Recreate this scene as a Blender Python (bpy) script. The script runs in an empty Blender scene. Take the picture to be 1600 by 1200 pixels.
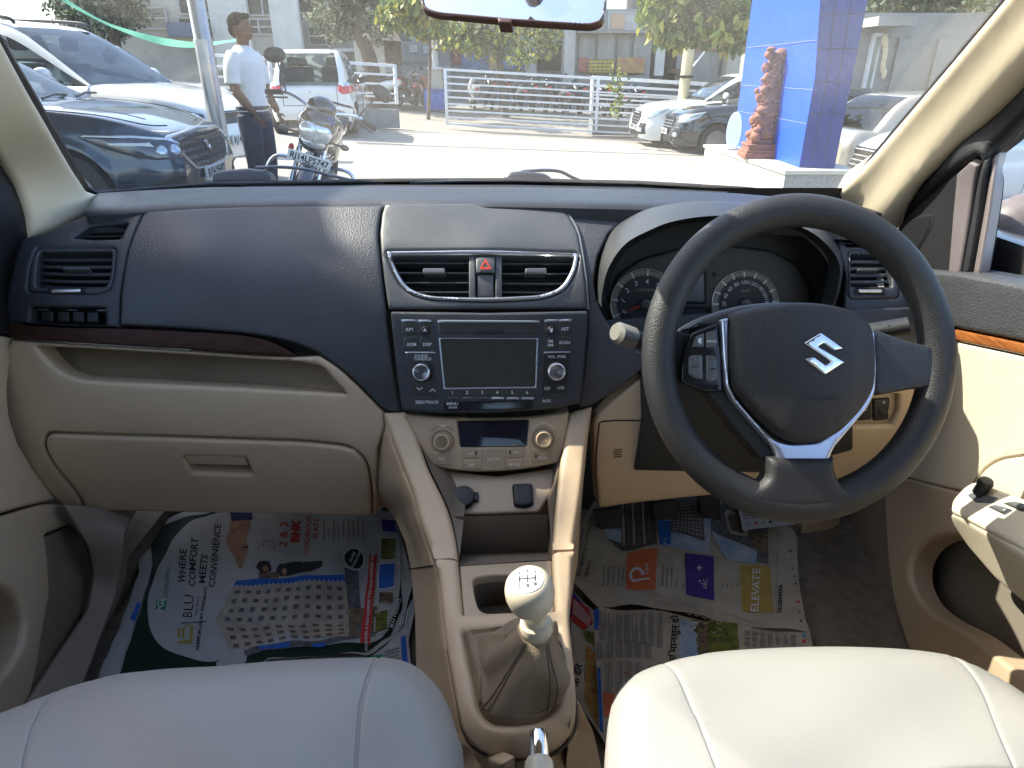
import bpy, bmesh, math, random
import numpy as np
from mathutils import Vector, Matrix, Quaternion
from mathutils.geometry import delaunay_2d_cdt
from mathutils.bvhtree import BVHTree
rad = math.radians
scene = bpy.context.scene
COL = scene.collection
random.seed(7)
rng = np.random.default_rng(7)

# ---------------------------------------------------------------- camera
FPX = 1040.0
PITCH = rad(25.2)
CAMZ = 1.2
cam_d = bpy.data.cameras.new("camera")
cam_d.sensor_width = 36.0
cam_d.lens = 36.0 * FPX / 1600.0
cam_d.clip_start = 0.02
cam_d.clip_end = 2000
cam = bpy.data.objects.new("camera", cam_d)
COL.objects.link(cam)
cam.location = (0, 0, CAMZ)
cam.rotation_euler = (rad(90) - PITCH, 0, 0)
scene.camera = cam

# ---------------------------------------------------------------- light
SUN_DIR = Vector((0.64, -0.27, -0.72)).normalized()      # the way the light travels
sun_el = math.asin(-SUN_DIR.z)
sun_az = math.atan2(-SUN_DIR.x, -SUN_DIR.y)
w = bpy.data.worlds.new("World"); scene.world = w; w.use_nodes = True
nt = w.node_tree
bg = nt.nodes["Background"]
sky = nt.nodes.new("ShaderNodeTexSky"); sky.sky_type = 'NISHITA'; sky.sun_disc = False
sky.sun_elevation = sun_el; sky.sun_rotation = sun_az
sky.air_density = 1.0; sky.dust_density = 1.6
nt.links.new(sky.outputs[0], bg.inputs[0]); bg.inputs[1].default_value = 0.15
sl = bpy.data.lights.new("sun", 'SUN'); sl.energy = 3.5; sl.angle = rad(0.55); sl.color = (1, 0.93, 0.80)
so = bpy.data.objects.new("sun", sl); COL.objects.link(so)
so.rotation_euler = SUN_DIR.to_track_quat('-Z', 'Y').to_euler()
scene.view_settings.view_transform = 'Standard'
scene.view_settings.look = 'None'
scene.view_settings.exposure = 1.86
scene.view_settings.gamma = 1.0
scene.cycles.max_bounces = 10
scene.cycles.diffuse_bounces = 5
scene.cycles.glossy_bounces = 4
scene.cycles.transparent_max_bounces = 24
scene.cycles.transmission_bounces = 4
scene.cycles.caustics_reflective = False
scene.cycles.caustics_refractive = False
scene.cycles.sample_clamp_indirect = 6
scene.cycles.use_denoising = True
try:
    scene.cycles.denoiser = 'OPENIMAGEDENOISE'
except Exception:
    pass

# ---------------------------------------------------------------- pixel <-> space
cP, sP = math.cos(PITCH), math.sin(PITCH)
def rays(px, py):
    u = (np.asarray(px, float) - 800) / FPX; v = (600 - np.asarray(py, float)) / FPX
    return np.stack([u, cP + sP * v, -sP + cP * v], -1)
def pixel(p):
    p = np.asarray(p, float) - (0, 0, CAMZ)
    d = p[..., 1] * cP - p[..., 2] * sP
    v = p[..., 1] * sP + p[..., 2] * cP
    return 800 + FPX * p[..., 0] / d, 600 - FPX * v / d
def at(px, py, **k):
    """the point of a picture direction that has the given X, Y, Z or depth W"""
    r = rays(px, py)
    if 'Y' in k: t = k['Y'] / r[1]
    elif 'X' in k: t = k['X'] / r[0]
    elif 'Z' in k: t = (k['Z'] - CAMZ) / r[2]
    else: t = k['W']
    return np.array([0, 0, CAMZ]) + r * t

class Surf:
    """smooth surface through control points (px, py, axis, value)"""
    def __init__(s, ctrl, stiff=1e-5):
        pts, q = [], []
        for c in ctrl:
            px, py, ax, val = c
            r = rays(px, py)
            t = {'Y': lambda: val / r[1], 'X': lambda: val / r[0], 'Z': lambda: (val - CAMZ) / r[2], 'W': lambda: val}[ax]()
            pts.append((px / 1000., py / 1000.)); q.append(1 / t)
        s.p = np.array(pts); q = np.array(q); n = len(q)
        s.lin = n < 4
        if s.lin:
            A = np.c_[np.ones(n), s.p]
            s.c = np.linalg.lstsq(A, q, rcond=None)[0]; return
        d = np.linalg.norm(s.p[:, None] - s.p[None], axis=-1)
        K = s.U(d) + stiff * np.eye(n)
        P = np.c_[np.ones(n), s.p]
        A = np.block([[K, P], [P.T, np.zeros((3, 3))]])
        s.c = np.linalg.lstsq(A, np.r_[q, 0, 0, 0], rcond=None)[0]
    @staticmethod
    def U(d):
        return np.where(d > 1e-9, d * d * np.log(np.maximum(d, 1e-9)), 0)
    def P(s, uv):
        uv = np.asarray(uv, float); x = uv / 1000.
        if s.lin: q = s.c[0] + x @ s.c[1:]
        else:
            d = np.linalg.norm(x[:, None] - s.p[None], axis=-1)
            q = s.U(d) @ s.c[:-3] + s.c[-3] + x @ s.c[-2:]
        q = np.maximum(q, 0.2)
        return np.array([0, 0, CAMZ]) + rays(uv[:, 0], uv[:, 1]) / q[:, None]
    eps = 2.0
    def PN(s, uv):
        uv = np.asarray(uv, float); e = s.eps
        p = s.P(uv)
        a = s.P(uv + [e, 0]) - s.P(uv - [e, 0]); b = s.P(uv + [0, e]) - s.P(uv - [0, e])
        n = np.cross(b, a); n /= np.linalg.norm(n, axis=1)[:, None] + 1e-12
        n *= np.where(((p - s.eye()) * n).sum(1) > 0, -1, 1)[:, None]
        return p, n
    def eye(s): return np.array([0, 0, CAMZ])

class Flat(Surf):
    """plane in a local frame: o + u*U + v*V, optional height function"""
    def __init__(s, o, U, V, hf=None):
        s.o = np.array(o, float); s.Uv = np.array(U, float); s.Vv = np.array(V, float)
        s.n = np.cross(s.Uv, s.Vv); s.n /= np.linalg.norm(s.n); s.hf = hf; s.eps = 1e-3
    def P(s, uv):
        uv = np.asarray(uv, float)
        p = s.o + uv[:, :1] * s.Uv + uv[:, 1:2] * s.Vv
        if s.hf is not None: p = p + s.n * np.asarray(s.hf(uv[:, 0], uv[:, 1]))[:, None]
        return p
    def PN(s, uv):
        uv = np.asarray(uv, float); e = s.eps; p = s.P(uv)
        a = s.P(uv + [e, 0]) - s.P(uv - [e, 0]); b = s.P(uv + [0, e]) - s.P(uv - [0, e])
        n = np.cross(a, b); n /= np.linalg.norm(n, axis=1)[:, None] + 1e-12
        n *= np.where((n @ s.n) < 0, -1, 1)[:, None]
        return p, n

class Cast(Surf):
    """plane coordinates thrown on to a mesh along the plane's normal"""
    def __init__(s, bvh, o, U, V):
        s.b = bvh; s.o = Vector(o); s.Uv = Vector(U); s.Vv = Vector(V); s.n = s.Uv.cross(s.Vv).normalized()
    def PN(s, uv):
        P, N = [], []; last = None
        for u, v in uv:
            o = s.o + s.Uv * float(u) + s.Vv * float(v)
            h = s.b.ray_cast(o + s.n * 3, -s.n)
            if h[0] is None:
                h = s.b.find_nearest(o)
            n = h[1]
            if n.dot(s.n) < 0: n = -n
            P.append(h[0]); N.append(n)
        return np.array(P), np.array(N)
    def P(s, uv): return s.PN(uv)[0]

# ---------------------------------------------------------------- 2D outlines
def sp(pts, n=8, closed=False):
    """Catmull-Rom through points"""
    P = np.array(pts, float); out = []; m = len(P)
    for i in range(m if closed else m - 1):
        if closed: p0, p1, p2, p3 = P[(i - 1) % m], P[i], P[(i + 1) % m], P[(i + 2) % m]
        else: p0, p1, p2, p3 = P[max(i - 1, 0)], P[i], P[i + 1], P[min(i + 2, m - 1)]
        for k in range(n):
            t = k / n
            out.append(.5 * ((2 * p1) + (-p0 + p2) * t + (2 * p0 - 5 * p1 + 4 * p2 - p3) * t * t + (-p0 + 3 * p1 - 3 * p2 + p3) * t ** 3))
    if not closed: out.append(P[-1])
    return [tuple(x) for x in out]
def rc(pts, r=6, n=5):
    """round the corners of a polygon"""
    P = [np.array(p, float) for p in pts]; out = []; m = len(P)
    for i in range(m):
        a, b, c = P[i - 1], P[i], P[(i + 1) % m]
        ri = r[i] if isinstance(r, (list, tuple)) else r
        la, lc = np.linalg.norm(a - b), np.linalg.norm(c - b)
        k = min(ri, la * .48, lc * .48)
        p, q = b + (a - b) / la * k, b + (c - b) / lc * k
        for j in range(n + 1):
            t = j / n
            out.append(tuple((1 - t) ** 2 * p + 2 * t * (1 - t) * b + t * t * q))
    return out
def rect(x0, y0, x1, y1): return [(x0, y0), (x1, y0), (x1, y1), (x0, y1)]
def ell(cx, cy, rx, ry=None, n=32, a0=0):
    ry = rx if ry is None else ry
    return [(cx + rx * math.cos(a0 + 2 * math.pi * i / n), cy + ry * math.sin(a0 + 2 * math.pi * i / n)) for i in range(n)]
def resample(poly, step):
    P = np.array(poly, float); out = []
    for i in range(len(P)):
        a, b = P[i], P[(i + 1) % len(P)]
        L = np.linalg.norm(b - a)
        if L < 1e-7: continue
        k = max(1, int(L / step + .5))
        for j in range(k): out.append(a + (b - a) * j / k)
    tol = min(step * .12, 4e-3 * float(max(P.max(0) - P.min(0))) + 1e-9)
    Q = [out[0]]
    for p in out[1:]:
        if np.linalg.norm(p - Q[-1]) > tol: Q.append(p)
    if len(Q) > 3 and np.linalg.norm(Q[-1] - Q[0]) < tol: Q.pop()
    return np.array(Q)
def inside(P, poly):
    x, y = P[:, 0], P[:, 1]; r = np.zeros(len(P), bool); A = poly; B = np.roll(poly, -1, 0)
    for (x1, y1), (x2, y2) in zip(A, B):
        if y1 == y2: continue
        c = (y1 > y) != (y2 > y)
        r ^= c & (x < (x2 - x1) * (y - y1) / (y2 - y1) + x1)
    return r
def dist(P, loops, skip=()):
    best = np.full(len(P), 1e9)
    for L in loops:
        A = L; D = np.roll(L, -1, 0) - L; dd = (D * D).sum(1) + 1e-18
        if len(skip):
            M_ = L + D * .5; kp = np.ones(len(L), bool)
            for x_, y_, r_ in skip: kp &= np.hypot(M_[:, 0] - x_, M_[:, 1] - y_) > r_
            A, D, dd = A[kp], D[kp], dd[kp]
            if not len(A): continue
        for k in range(0, len(P), 2000):
            Q = P[k:k + 2000]
            W = Q[:, None] - A[None]
            t = np.clip((W * D[None]).sum(-1) / dd, 0, 1)
            e = W - t[..., None] * D[None]
            best[k:k + 2000] = np.minimum(best[k:k + 2000], np.sqrt((e * e).sum(-1)).min(1))
    return best
def area(L):
    x, y = L[:, 0], L[:, 1]
    return .5 * np.sum(x * np.roll(y, -1) - y * np.roll(x, -1))

# ---------------------------------------------------------------- text
_tc = {}
def text2d(s, size=1.0, align='CENTER', bold=0.0, spacing=1.0):
    key = (s, align, bold, spacing)
    if key not in _tc:
        c = bpy.data.curves.new("t", 'FONT'); c.body = s; c.align_x = align; c.align_y = 'CENTER'
        c.size = 1.0; c.resolution_u = 2; c.offset = bold; c.space_character = spacing
        o = bpy.data.objects.new("t", c); COL.objects.link(o)
        dg = bpy.context.evaluated_depsgraph_get()
        m = bpy.data.meshes.new_from_object(o.evaluated_get(dg))
        V = np.array([v.co[:2] for v in m.vertices]).reshape(-1, 2); F = [tuple(p.vertices) for p in m.polygons]
        bpy.data.objects.remove(o); bpy.data.curves.remove(c); bpy.data.meshes.remove(m)
        _tc[key] = (V, F)
    V, F = _tc[key]
    return V * size, F

# ---------------------------------------------------------------- mesh builder
class MB:
    def __init__(s): s.v = []; s.f = []; s.m = []; s.mats = []; s.nv = 0; s.sm = []
    def mi(s, mat):
        if mat not in s.mats: s.mats.append(mat)
        return s.mats.index(mat)
    def add(s, V, F, mat, smooth=True):
        V = np.asarray(V, float).reshape(-1, 3); s.v.append(V); k = s.mi(mat); o = s.nv
        for f in F: s.f.append(tuple(int(i) + o for i in f)); s.m.append(k); s.sm.append(smooth)
        s.nv += len(V); return s
    def panel(s, outline, surf, mat, bevel=6., h=.004, thick=.012, off=0., holes=(), grid=16., step=None, prof=None, backmat=None, fn=None, nobev=()):
        step = step or grid * .5
        L = [resample(outline, step)] + [resample(hh, step) for hh in holes]
        if area(L[0]) < 0: L[0] = L[0][::-1]
        for i in range(1, len(L)):
            if area(L[i]) > 0: L[i] = L[i][::-1]
        pts = [l for l in L]; n0 = sum(map(len, L))
        if bevel > 0:
            for fr in (.12, .35, .65, 1.0):
                for l in L:
                    T = np.roll(l, -1, 0) - np.roll(l, 1, 0); T /= np.linalg.norm(T, axis=1)[:, None] + 1e-12
                    N = np.c_[-T[:, 1], T[:, 0]]
                    Q = l + N * bevel * fr
                    Q = Q[inside(Q, L[0])]
                    if len(Q):
                        Q = Q[dist(Q, L) > bevel * fr * .93]
                        if len(Q): pts.append(Q)
        lo, hi = L[0].min(0), L[0].max(0)
        gx, gy = np.meshgrid(np.arange(lo[0] + grid * .4, hi[0], grid), np.arange(lo[1] + grid * .4, hi[1], grid))
        gx = gx + (np.arange(gx.shape[0]) % 2)[:, None] * grid * .5
        G = np.c_[gx.ravel(), gy.ravel()]
        if len(G):
            G = G[inside(G, L[0])]
            if len(G): G = G[dist(G, L) > max(bevel * 1.25, step * .6)]
            if len(G): pts.append(G)
        A = np.concatenate(pts)
        edges = []; o = 0
        for l in L:
            edges += [(o + i, o + (i + 1) % len(l)) for i in range(len(l))]; o += len(l)
        sc = 1.0 / max(hi - lo)
        B = (A - lo) * sc
        vo, eo, fo, ov, _, _ = delaunay_2d_cdt([Vector(b) for b in B], edges, [], 0, 1e-6)
        V2 = np.array([tuple(v) for v in vo]) / sc + lo
        cen = np.array([V2[list(f)].mean(0) for f in fo])
        keep = inside(cen, L[0])
        for l in L[1:]: keep &= ~inside(cen, l)
        F = [tuple(f) for f, k in zip(fo, keep) if k]
        P, N = surf.PN(V2)
        d = dist(V2, L, nobev)
        if bevel > 0:
            t = np.clip(d / bevel, 0, 1); b = np.sqrt(np.maximum(0, 1 - (1 - t) ** 2))
        else: b = np.ones(len(V2))
        if prof is not None: b = prof(np.clip(d / max(bevel, 1e-6), 0, 1), d)
        hh = off + h * b
        if fn is not None: hh = hh + fn(V2[:, 0], V2[:, 1])
        Q = P + N * np.asarray(hh)[:, None]
        # orientation
        if F:
            a, b_, c = Q[F[0][0]], Q[F[0][1]], Q[F[0][2]]
            tot = 0
            for f in F[::max(1, len(F) // 12)]:
                tot += np.dot(np.cross(Q[f[1]] - Q[f[0]], Q[f[2]] - Q[f[0]]), N[f[0]])
            if tot < 0: F = [f[::-1] for f in F]
        s.add(Q, F, mat)
        if thick > 0:
            mp = {}
            for i, lst in enumerate(ov):
                for j in lst: mp[j] = i
            o = 0; Vs = []; Fs = []
            for l in L:
                idx = [mp.get(o + i, -1) for i in range(len(l))]
                idx = [i for i in idx if i >= 0]; n = len(idx); b0 = len(Vs)
                for i in idx: Vs.append(Q[i])
                for i in idx: Vs.append(P[i] + N[i] * (off - thick) if fn is None else Q[i] - N[i] * thick)
                for i in range(n):
                    j = (i + 1) % n; Fs.append((b0 + j, b0 + i, b0 + n + i, b0 + n + j))
                o += len(l)
            s.add(Vs, Fs, backmat or mat)
        return s
    def text(s, st, x, y, size, surf, mat, ang=0, off=.0006, align='CENTER', bold=0., sx=1., spacing=1., flip=-1):
        """flip=-1 when v runs down (pixels)"""
        V, F = text2d(st, size, align, bold, spacing)
        if len(V) == 0: return s
        c, n = math.cos(ang), math.sin(ang)
        X = V[:, 0] * sx; Y = V[:, 1] * flip
        Q = np.c_[x + X * c - Y * n, y + X * n + Y * c]
        P, N = surf.PN(Q)
        return s.add(P + N * off, F, mat, False)
    def flat(s, poly, surf, mat, off=.0005, grid=None):
        return s.panel(poly, surf, mat, bevel=0, h=0, thick=0, off=off, grid=grid or 40)
    def tube(s, pts, r, mat, n=10, caps=True, closed=False, flat=1.0, up=None):
        P = [Vector(p) for p in pts]; m = len(P)
        R = r if isinstance(r, (list, tuple, np.ndarray)) else [r] * m
        V = []; F = []; pu = Vector(up) if up is not None else None
        for i in range(m):
            if closed: t = P[(i + 1) % m] - P[i - 1]
            else: t = P[min(i + 1, m - 1)] - P[max(i - 1, 0)]
            t.normalize()
            if pu is None: pu = Vector((0, 0, 1)) if abs(t.z) < .9 else Vector((1, 0, 0))
            a = (pu - t * pu.dot(t)).normalized(); b = t.cross(a); pu = a if up is None else Vector(up)
            for k in range(n):
                an = 2 * math.pi * k / n
                V.append(P[i] + (a * math.cos(an) * flat + b * math.sin(an)) * R[i])
        for i in range(m if closed else m - 1):
            for k in range(n):
                i2 = (i + 1) % m
                F.append((i * n + k, i * n + (k + 1) % n, i2 * n + (k + 1) % n, i2 * n + k))
        if caps and not closed:
            F.append(tuple(range(n))[::-1]); F.append(tuple((m - 1) * n + k for k in range(n)))
        return s.add([tuple(v) for v in V], F, mat)
    def box(s, c, size, mat, R=None, bev=0.0):
        x, y, z = [a / 2 for a in size]
        bm = bmesh.new(); bmesh.ops.create_cube(bm, size=1)
        bmesh.ops.scale(bm, vec=size, verts=bm.verts)
        if bev > 0: bmesh.ops.bevel(bm, geom=bm.edges[:], offset=min(bev, min(size) * .45), segments=2, profile=.5, affect='EDGES')
        bm.verts.index_update()
        M = Matrix.Translation(Vector(c)) @ (R.to_4x4() if R is not None else Matrix())
        V = [tuple(M @ v.co) for v in bm.verts]; F = [tuple(v.index for v in f.verts) for f in bm.faces]; bm.free()
        return s.add(V, F, mat)
    def lathe(s, prof, c, ax, mat, n=24, x=None):
        """prof: (r, h) along axis ax from c"""
        ax = Vector(ax).normalized(); a = Vector(x) if x is not None else (Vector((0, 0, 1)) if abs(ax.z) < .9 else Vector((1, 0, 0)))
        a = (a - ax * a.dot(ax)).normalized(); b = ax.cross(a); c = Vector(c); V = []; F = []
        for r, h in prof:
            for k in range(n):
                an = 2 * math.pi * k / n; V.append(tuple(c + ax * h + (a * math.cos(an) + b * math.sin(an)) * r))
        m = len(prof)
        for i in range(m - 1):
            for k in range(n): F.append((i * n + k, i * n + (k + 1) % n, (i + 1) * n + (k + 1) % n, (i + 1) * n + k))
        if prof[0][0] > 1e-6: F.append(tuple(range(n))[::-1])
        if prof[-1][0] > 1e-6: F.append(tuple((m - 1) * n + k for k in range(n)))
        return s.add(V, F, mat)
    def grid(s, P, mat, flip=False, closed_u=False):
        """P[i][j] points"""
        P = np.asarray(P, float); a, b = P.shape[:2]; F = []
        for i in range(a - 1):
            for j in range(b if closed_u else b - 1):
                j2 = (j + 1) % b
                f = (i * b + j, i * b + j2, (i + 1) * b + j2, (i + 1) * b + j)
                F.append(f[::-1] if flip else f)
        return s.add(P.reshape(-1, 3), F, mat)
    def blob(s, c, r, mat, n=12, R=None, m=8):
        V = []; F = []
        r = r if isinstance(r, (tuple, list)) else (r, r, r)
        for i in range(m + 1):
            th = math.pi * i / m
            for k in range(n):
                an = 2 * math.pi * k / n
                v = Vector((r[0] * math.sin(th) * math.cos(an), r[1] * math.sin(th) * math.sin(an), r[2] * math.cos(th)))
                if R is not None: v = R @ v
                V.append(tuple(Vector(c) + v))
        for i in range(m):
            for k in range(n): F.append(((i + 1) * n + k, (i + 1) * n + (k + 1) % n, i * n + (k + 1) % n, i * n + k))
        return s.add(V, F, mat)
    def mesh(s, name, sharp=38):
        me = bpy.data.meshes.new(name)
        V = np.concatenate(s.v) if s.v else np.zeros((0, 3))
        me.from_pydata(V.tolist(), [], s.f)
        for m in s.mats: me.materials.append(m)
        me.polygons.foreach_set("material_index", s.m)
        me.polygons.foreach_set("use_smooth", s.sm)
        me.update()
        if sharp: me.set_sharp_from_angle(angle=rad(sharp))
        me.validate()
        return me
    def build(s, name, parent=None, label=None, cat=None, group=None, kind=None, sharp=38, local=False):
        o = bpy.data.objects.new(name, s.mesh(name, sharp)); COL.objects.link(o)
        if parent is not None:
            o.parent = parent
            if not local: o.matrix_parent_inverse = wm(parent).inverted()
        tag(o, label, cat, group, kind)
        return o
def wm(o):
    M = Matrix.LocRotScale(o.location, o.rotation_euler, o.scale)
    if o.parent: M = wm(o.parent) @ o.matrix_parent_inverse @ M
    return M
def tag(o, label=None, cat=None, group=None, kind=None):
    if label: o['label'] = label
    if cat: o['category'] = cat
    if group: o['group'] = group
    if kind: o['kind'] = kind
    return o
def thing(name, loc, label, cat, group=None, rz=0):
    o = bpy.data.objects.new(name, None); COL.objects.link(o); o.location = loc; o.rotation_euler = (0, 0, rz)
    o.empty_display_size = .1
    return tag(o, label, cat, group)
def copy_tree(o, parent=None):
    c = o.copy(); COL.objects.link(c)
    if parent is not None: c.parent = parent
    for ch in list(o.children): copy_tree(ch, c)
    return c
def bvh_of(obj_or_mb):
    V = np.concatenate(obj_or_mb.v)
    return BVHTree.FromPolygons([tuple(v) for v in V], obj_or_mb.f)

# ---------------------------------------------------------------- materials
def lin(c):
    if isinstance(c, str):
        c = [int(c[i:i + 2], 16) / 255 for i in (0, 2, 4)]
        c = [x / 12.92 if x <= .04045 else ((x + .055) / 1.055) ** 2.4 for x in c]
    return tuple(c)[:3]
_mc = {}
def mat(name, col=(.5, .5, .5), rough=.5, metal=0., var=.0, vscale=8., bump=0., bscale=400., btype='voronoi', spec=.5, coat=0., emit=0., c2=None, aniso=None, trans=0., sheen=0, rvar=0., speck=None):
    if name in _mc: return _mc[name]
    m = bpy.data.materials.new(name); m.use_nodes = True; nt = m.node_tree; N = nt.nodes; Lk = nt.links
    b = N["Principled BSDF"]; c = lin(col)
    b.inputs['Base Color'].default_value = (*c, 1); b.inputs['Roughness'].default_value = rough; b.inputs['Metallic'].default_value = metal
    b.inputs['Specular IOR Level'].default_value = spec
    b.inputs['Coat Weight'].default_value = coat; b.inputs['Coat Roughness'].default_value = .05
    if trans: b.inputs['Transmission Weight'].default_value = trans
    if emit: b.inputs['Emission Color'].default_value = (*c, 1); b.inputs['Emission Strength'].default_value = emit
    tc = N.new('ShaderNodeTexCoord')
    def mapping(sc):
        if isinstance(sc, (int, float)): sc = (sc, sc, sc)
        mp = N.new('ShaderNodeMapping'); mp.inputs['Scale'].default_value = sc; Lk.new(tc.outputs['Object'], mp.inputs[0]); return mp.outputs[0]
    if var > 0 or c2 is not None:
        n = N.new('ShaderNodeTexNoise'); n.inputs['Scale'].default_value = 1; n.inputs['Detail'].default_value = 6; n.inputs['Roughness'].default_value = .6
        Lk.new(mapping(vscale), n.inputs['Vector'])
        r = N.new('ShaderNodeValToRGB'); r.color_ramp.elements[0].position = .3; r.color_ramp.elements[1].position = .7
        d = lin(c2) if c2 is not None else tuple(x * (1 - var) for x in c)
        e = c if c2 is not None else tuple(min(1, x * (1 + var * .5)) for x in c)
        r.color_ramp.elements[0].color = (*d, 1); r.color_ramp.elements[1].color = (*e, 1)
        Lk.new(n.outputs[0], r.inputs[0]); last = r.outputs[0]
        if speck:
            v = N.new('ShaderNodeTexNoise'); v.inputs['Scale'].default_value = 1; v.inputs['Detail'].default_value = 2; Lk.new(mapping(speck[0]), v.inputs['Vector'])
            mx = N.new('ShaderNodeMix'); mx.data_type = 'RGBA'; rr = N.new('ShaderNodeValToRGB'); rr.color_ramp.elements[0].position = speck[2]; rr.color_ramp.elements[1].position = speck[2] + .06
            Lk.new(v.outputs[0], rr.inputs[0]); Lk.new(rr.outputs[0], mx.inputs[0]); Lk.new(last, mx.inputs[6]); mx.inputs[7].default_value = (*lin(speck[1]), 1); last = mx.outputs[2]
        Lk.new(last, b.inputs['Base Color'])
        if rvar:
            rr = N.new('ShaderNodeMapRange'); rr.inputs[3].default_value = max(.02, rough - rvar); rr.inputs[4].default_value = rough + rvar
            rr.inputs[1].default_value = .3; rr.inputs[2].default_value = .7
            Lk.new(n.outputs[0], rr.inputs[0]); Lk.new(rr.outputs[0], b.inputs['Roughness'])
    if bump > 0:
        if btype == 'voronoi':
            t = N.new('ShaderNodeTexVoronoi'); t.inputs['Scale'].default_value = 1; Lk.new(mapping(bscale), t.inputs['Vector']); out = t.outputs['Distance']
        elif btype == 'crackle':
            t = N.new('ShaderNodeTexVoronoi'); t.feature = 'DISTANCE_TO_EDGE'; t.inputs['Scale'].default_value = 1; Lk.new(mapping(bscale), t.inputs['Vector'])
            mr = N.new('ShaderNodeMapRange'); mr.inputs[2].default_value = .15; Lk.new(t.outputs['Distance'], mr.inputs[0]); out = mr.outputs[0]
        else:
            t = N.new('ShaderNodeTexNoise'); t.inputs['Scale'].default_value = 1; t.inputs['Detail'].default_value = 3; Lk.new(mapping(bscale), t.inputs['Vector']); out = t.outputs[0]
        bp = N.new('ShaderNodeBump'); bp.inputs['Strength'].default_value = bump; bp.inputs['Distance'].default_value = .001 if btype != 'noise' else .002
        Lk.new(out, bp.inputs['Height']); Lk.new(bp.outputs[0], b.inputs['Normal'])
    _mc[name] = m
    return m
def glassmat(name, tint=(.8, .85, .88), refl=.5, op=.1, dust=0., dcol=(.8, .8, .78), dscale=60.):
    """thin pane: see-through, fresnel reflection, a film of dust"""
    if name in _mc: return _mc[name]
    m = bpy.data.materials.new(name); m.use_nodes = True; nt = m.node_tree; N = nt.nodes; Lk = nt.links
    N.remove(N["Principled BSDF"]); out = N["Material Output"]
    tr = N.new('ShaderNodeBsdfTransparent'); tr.inputs[0].default_value = (*tint, 1)
    gl = N.new('ShaderNodeBsdfGlossy'); gl.inputs['Roughness'].default_value = .02
    fr = N.new('ShaderNodeFresnel'); fr.inputs[0].default_value = 1.5
    mu = N.new('ShaderNodeMath'); mu.operation = 'MULTIPLY'; mu.inputs[1].default_value = refl; Lk.new(fr.outputs[0], mu.inputs[0])
    m1 = N.new('ShaderNodeMixShader'); Lk.new(mu.outputs[0], m1.inputs[0]); Lk.new(tr.outputs[0], m1.inputs[1]); Lk.new(gl.outputs[0], m1.inputs[2])
    last = m1.outputs[0]
    if dust > 0:
        tc = N.new('ShaderNodeTexCoord'); n = N.new('ShaderNodeTexNoise'); n.inputs['Scale'].default_value = dscale; n.inputs['Detail'].default_value = 8; n.inputs['Roughness'].default_value = .8
        Lk.new(tc.outputs['Object'], n.inputs['Vector'])
        n2 = N.new('ShaderNodeTexNoise'); n2.inputs['Scale'].default_value = 3.5; n2.inputs['Detail'].default_value = 3; Lk.new(tc.outputs['Object'], n2.inputs['Vector'])
        # fine curved scratches left by the wiper
        wv = N.new('ShaderNodeTexWave'); wv.wave_type = 'RINGS'; wv.rings_direction = 'Z'; wv.inputs['Scale'].default_value = 60; wv.inputs['Distortion'].default_value = 3; wv.inputs['Detail'].default_value = 4
        mp = N.new('ShaderNodeMapping'); mp.inputs['Location'].default_value = (-.2, -1.3, 0); Lk.new(tc.outputs['Object'], mp.inputs[0]); Lk.new(mp.outputs[0], wv.inputs['Vector'])
        r = N.new('ShaderNodeMapRange'); r.inputs[1].default_value = .35; r.inputs[2].default_value = .75; r.inputs[3].default_value = dust * .45; r.inputs[4].default_value = dust * 1.5
        Lk.new(n.outputs[0], r.inputs[0])
        r2 = N.new('ShaderNodeMapRange'); r2.inputs[1].default_value = .35; r2.inputs[2].default_value = .65; r2.inputs[3].default_value = .55; r2.inputs[4].default_value = 1.3; Lk.new(n2.outputs[0], r2.inputs[0])
        r3 = N.new('ShaderNodeMapRange'); r3.inputs[1].default_value = .9; r3.inputs[2].default_value = 1.0; r3.inputs[3].default_value = 1.; r3.inputs[4].default_value = 1.22; Lk.new(wv.outputs['Fac'], r3.inputs[0])
        a = N.new('ShaderNodeMath'); a.operation = 'MULTIPLY'; Lk.new(r.outputs[0], a.inputs[0]); Lk.new(r2.outputs[0], a.inputs[1])
        a2 = N.new('ShaderNodeMath'); a2.operation = 'MULTIPLY'; Lk.new(a.outputs[0], a2.inputs[0]); Lk.new(r3.outputs[0], a2.inputs[1])
        df = N.new('ShaderNodeBsdfTranslucent'); df.inputs[0].default_value = (*dcol, 1)
        d2 = N.new('ShaderNodeBsdfDiffuse'); d2.inputs[0].default_value = (*dcol, 1)
        mm = N.new('ShaderNodeMixShader'); mm.inputs[0].default_value = .25; Lk.new(df.outputs[0], mm.inputs[1]); Lk.new(d2.outputs[0], mm.inputs[2])
        m2 = N.new('ShaderNodeMixShader'); Lk.new(a2.outputs[0], m2.inputs[0]); Lk.new(last, m2.inputs[1]); Lk.new(mm.outputs[0], m2.inputs[2]); last = m2.outputs[0]
    Lk.new(last, out.inputs[0])
    _mc[name] = m
    return m
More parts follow.
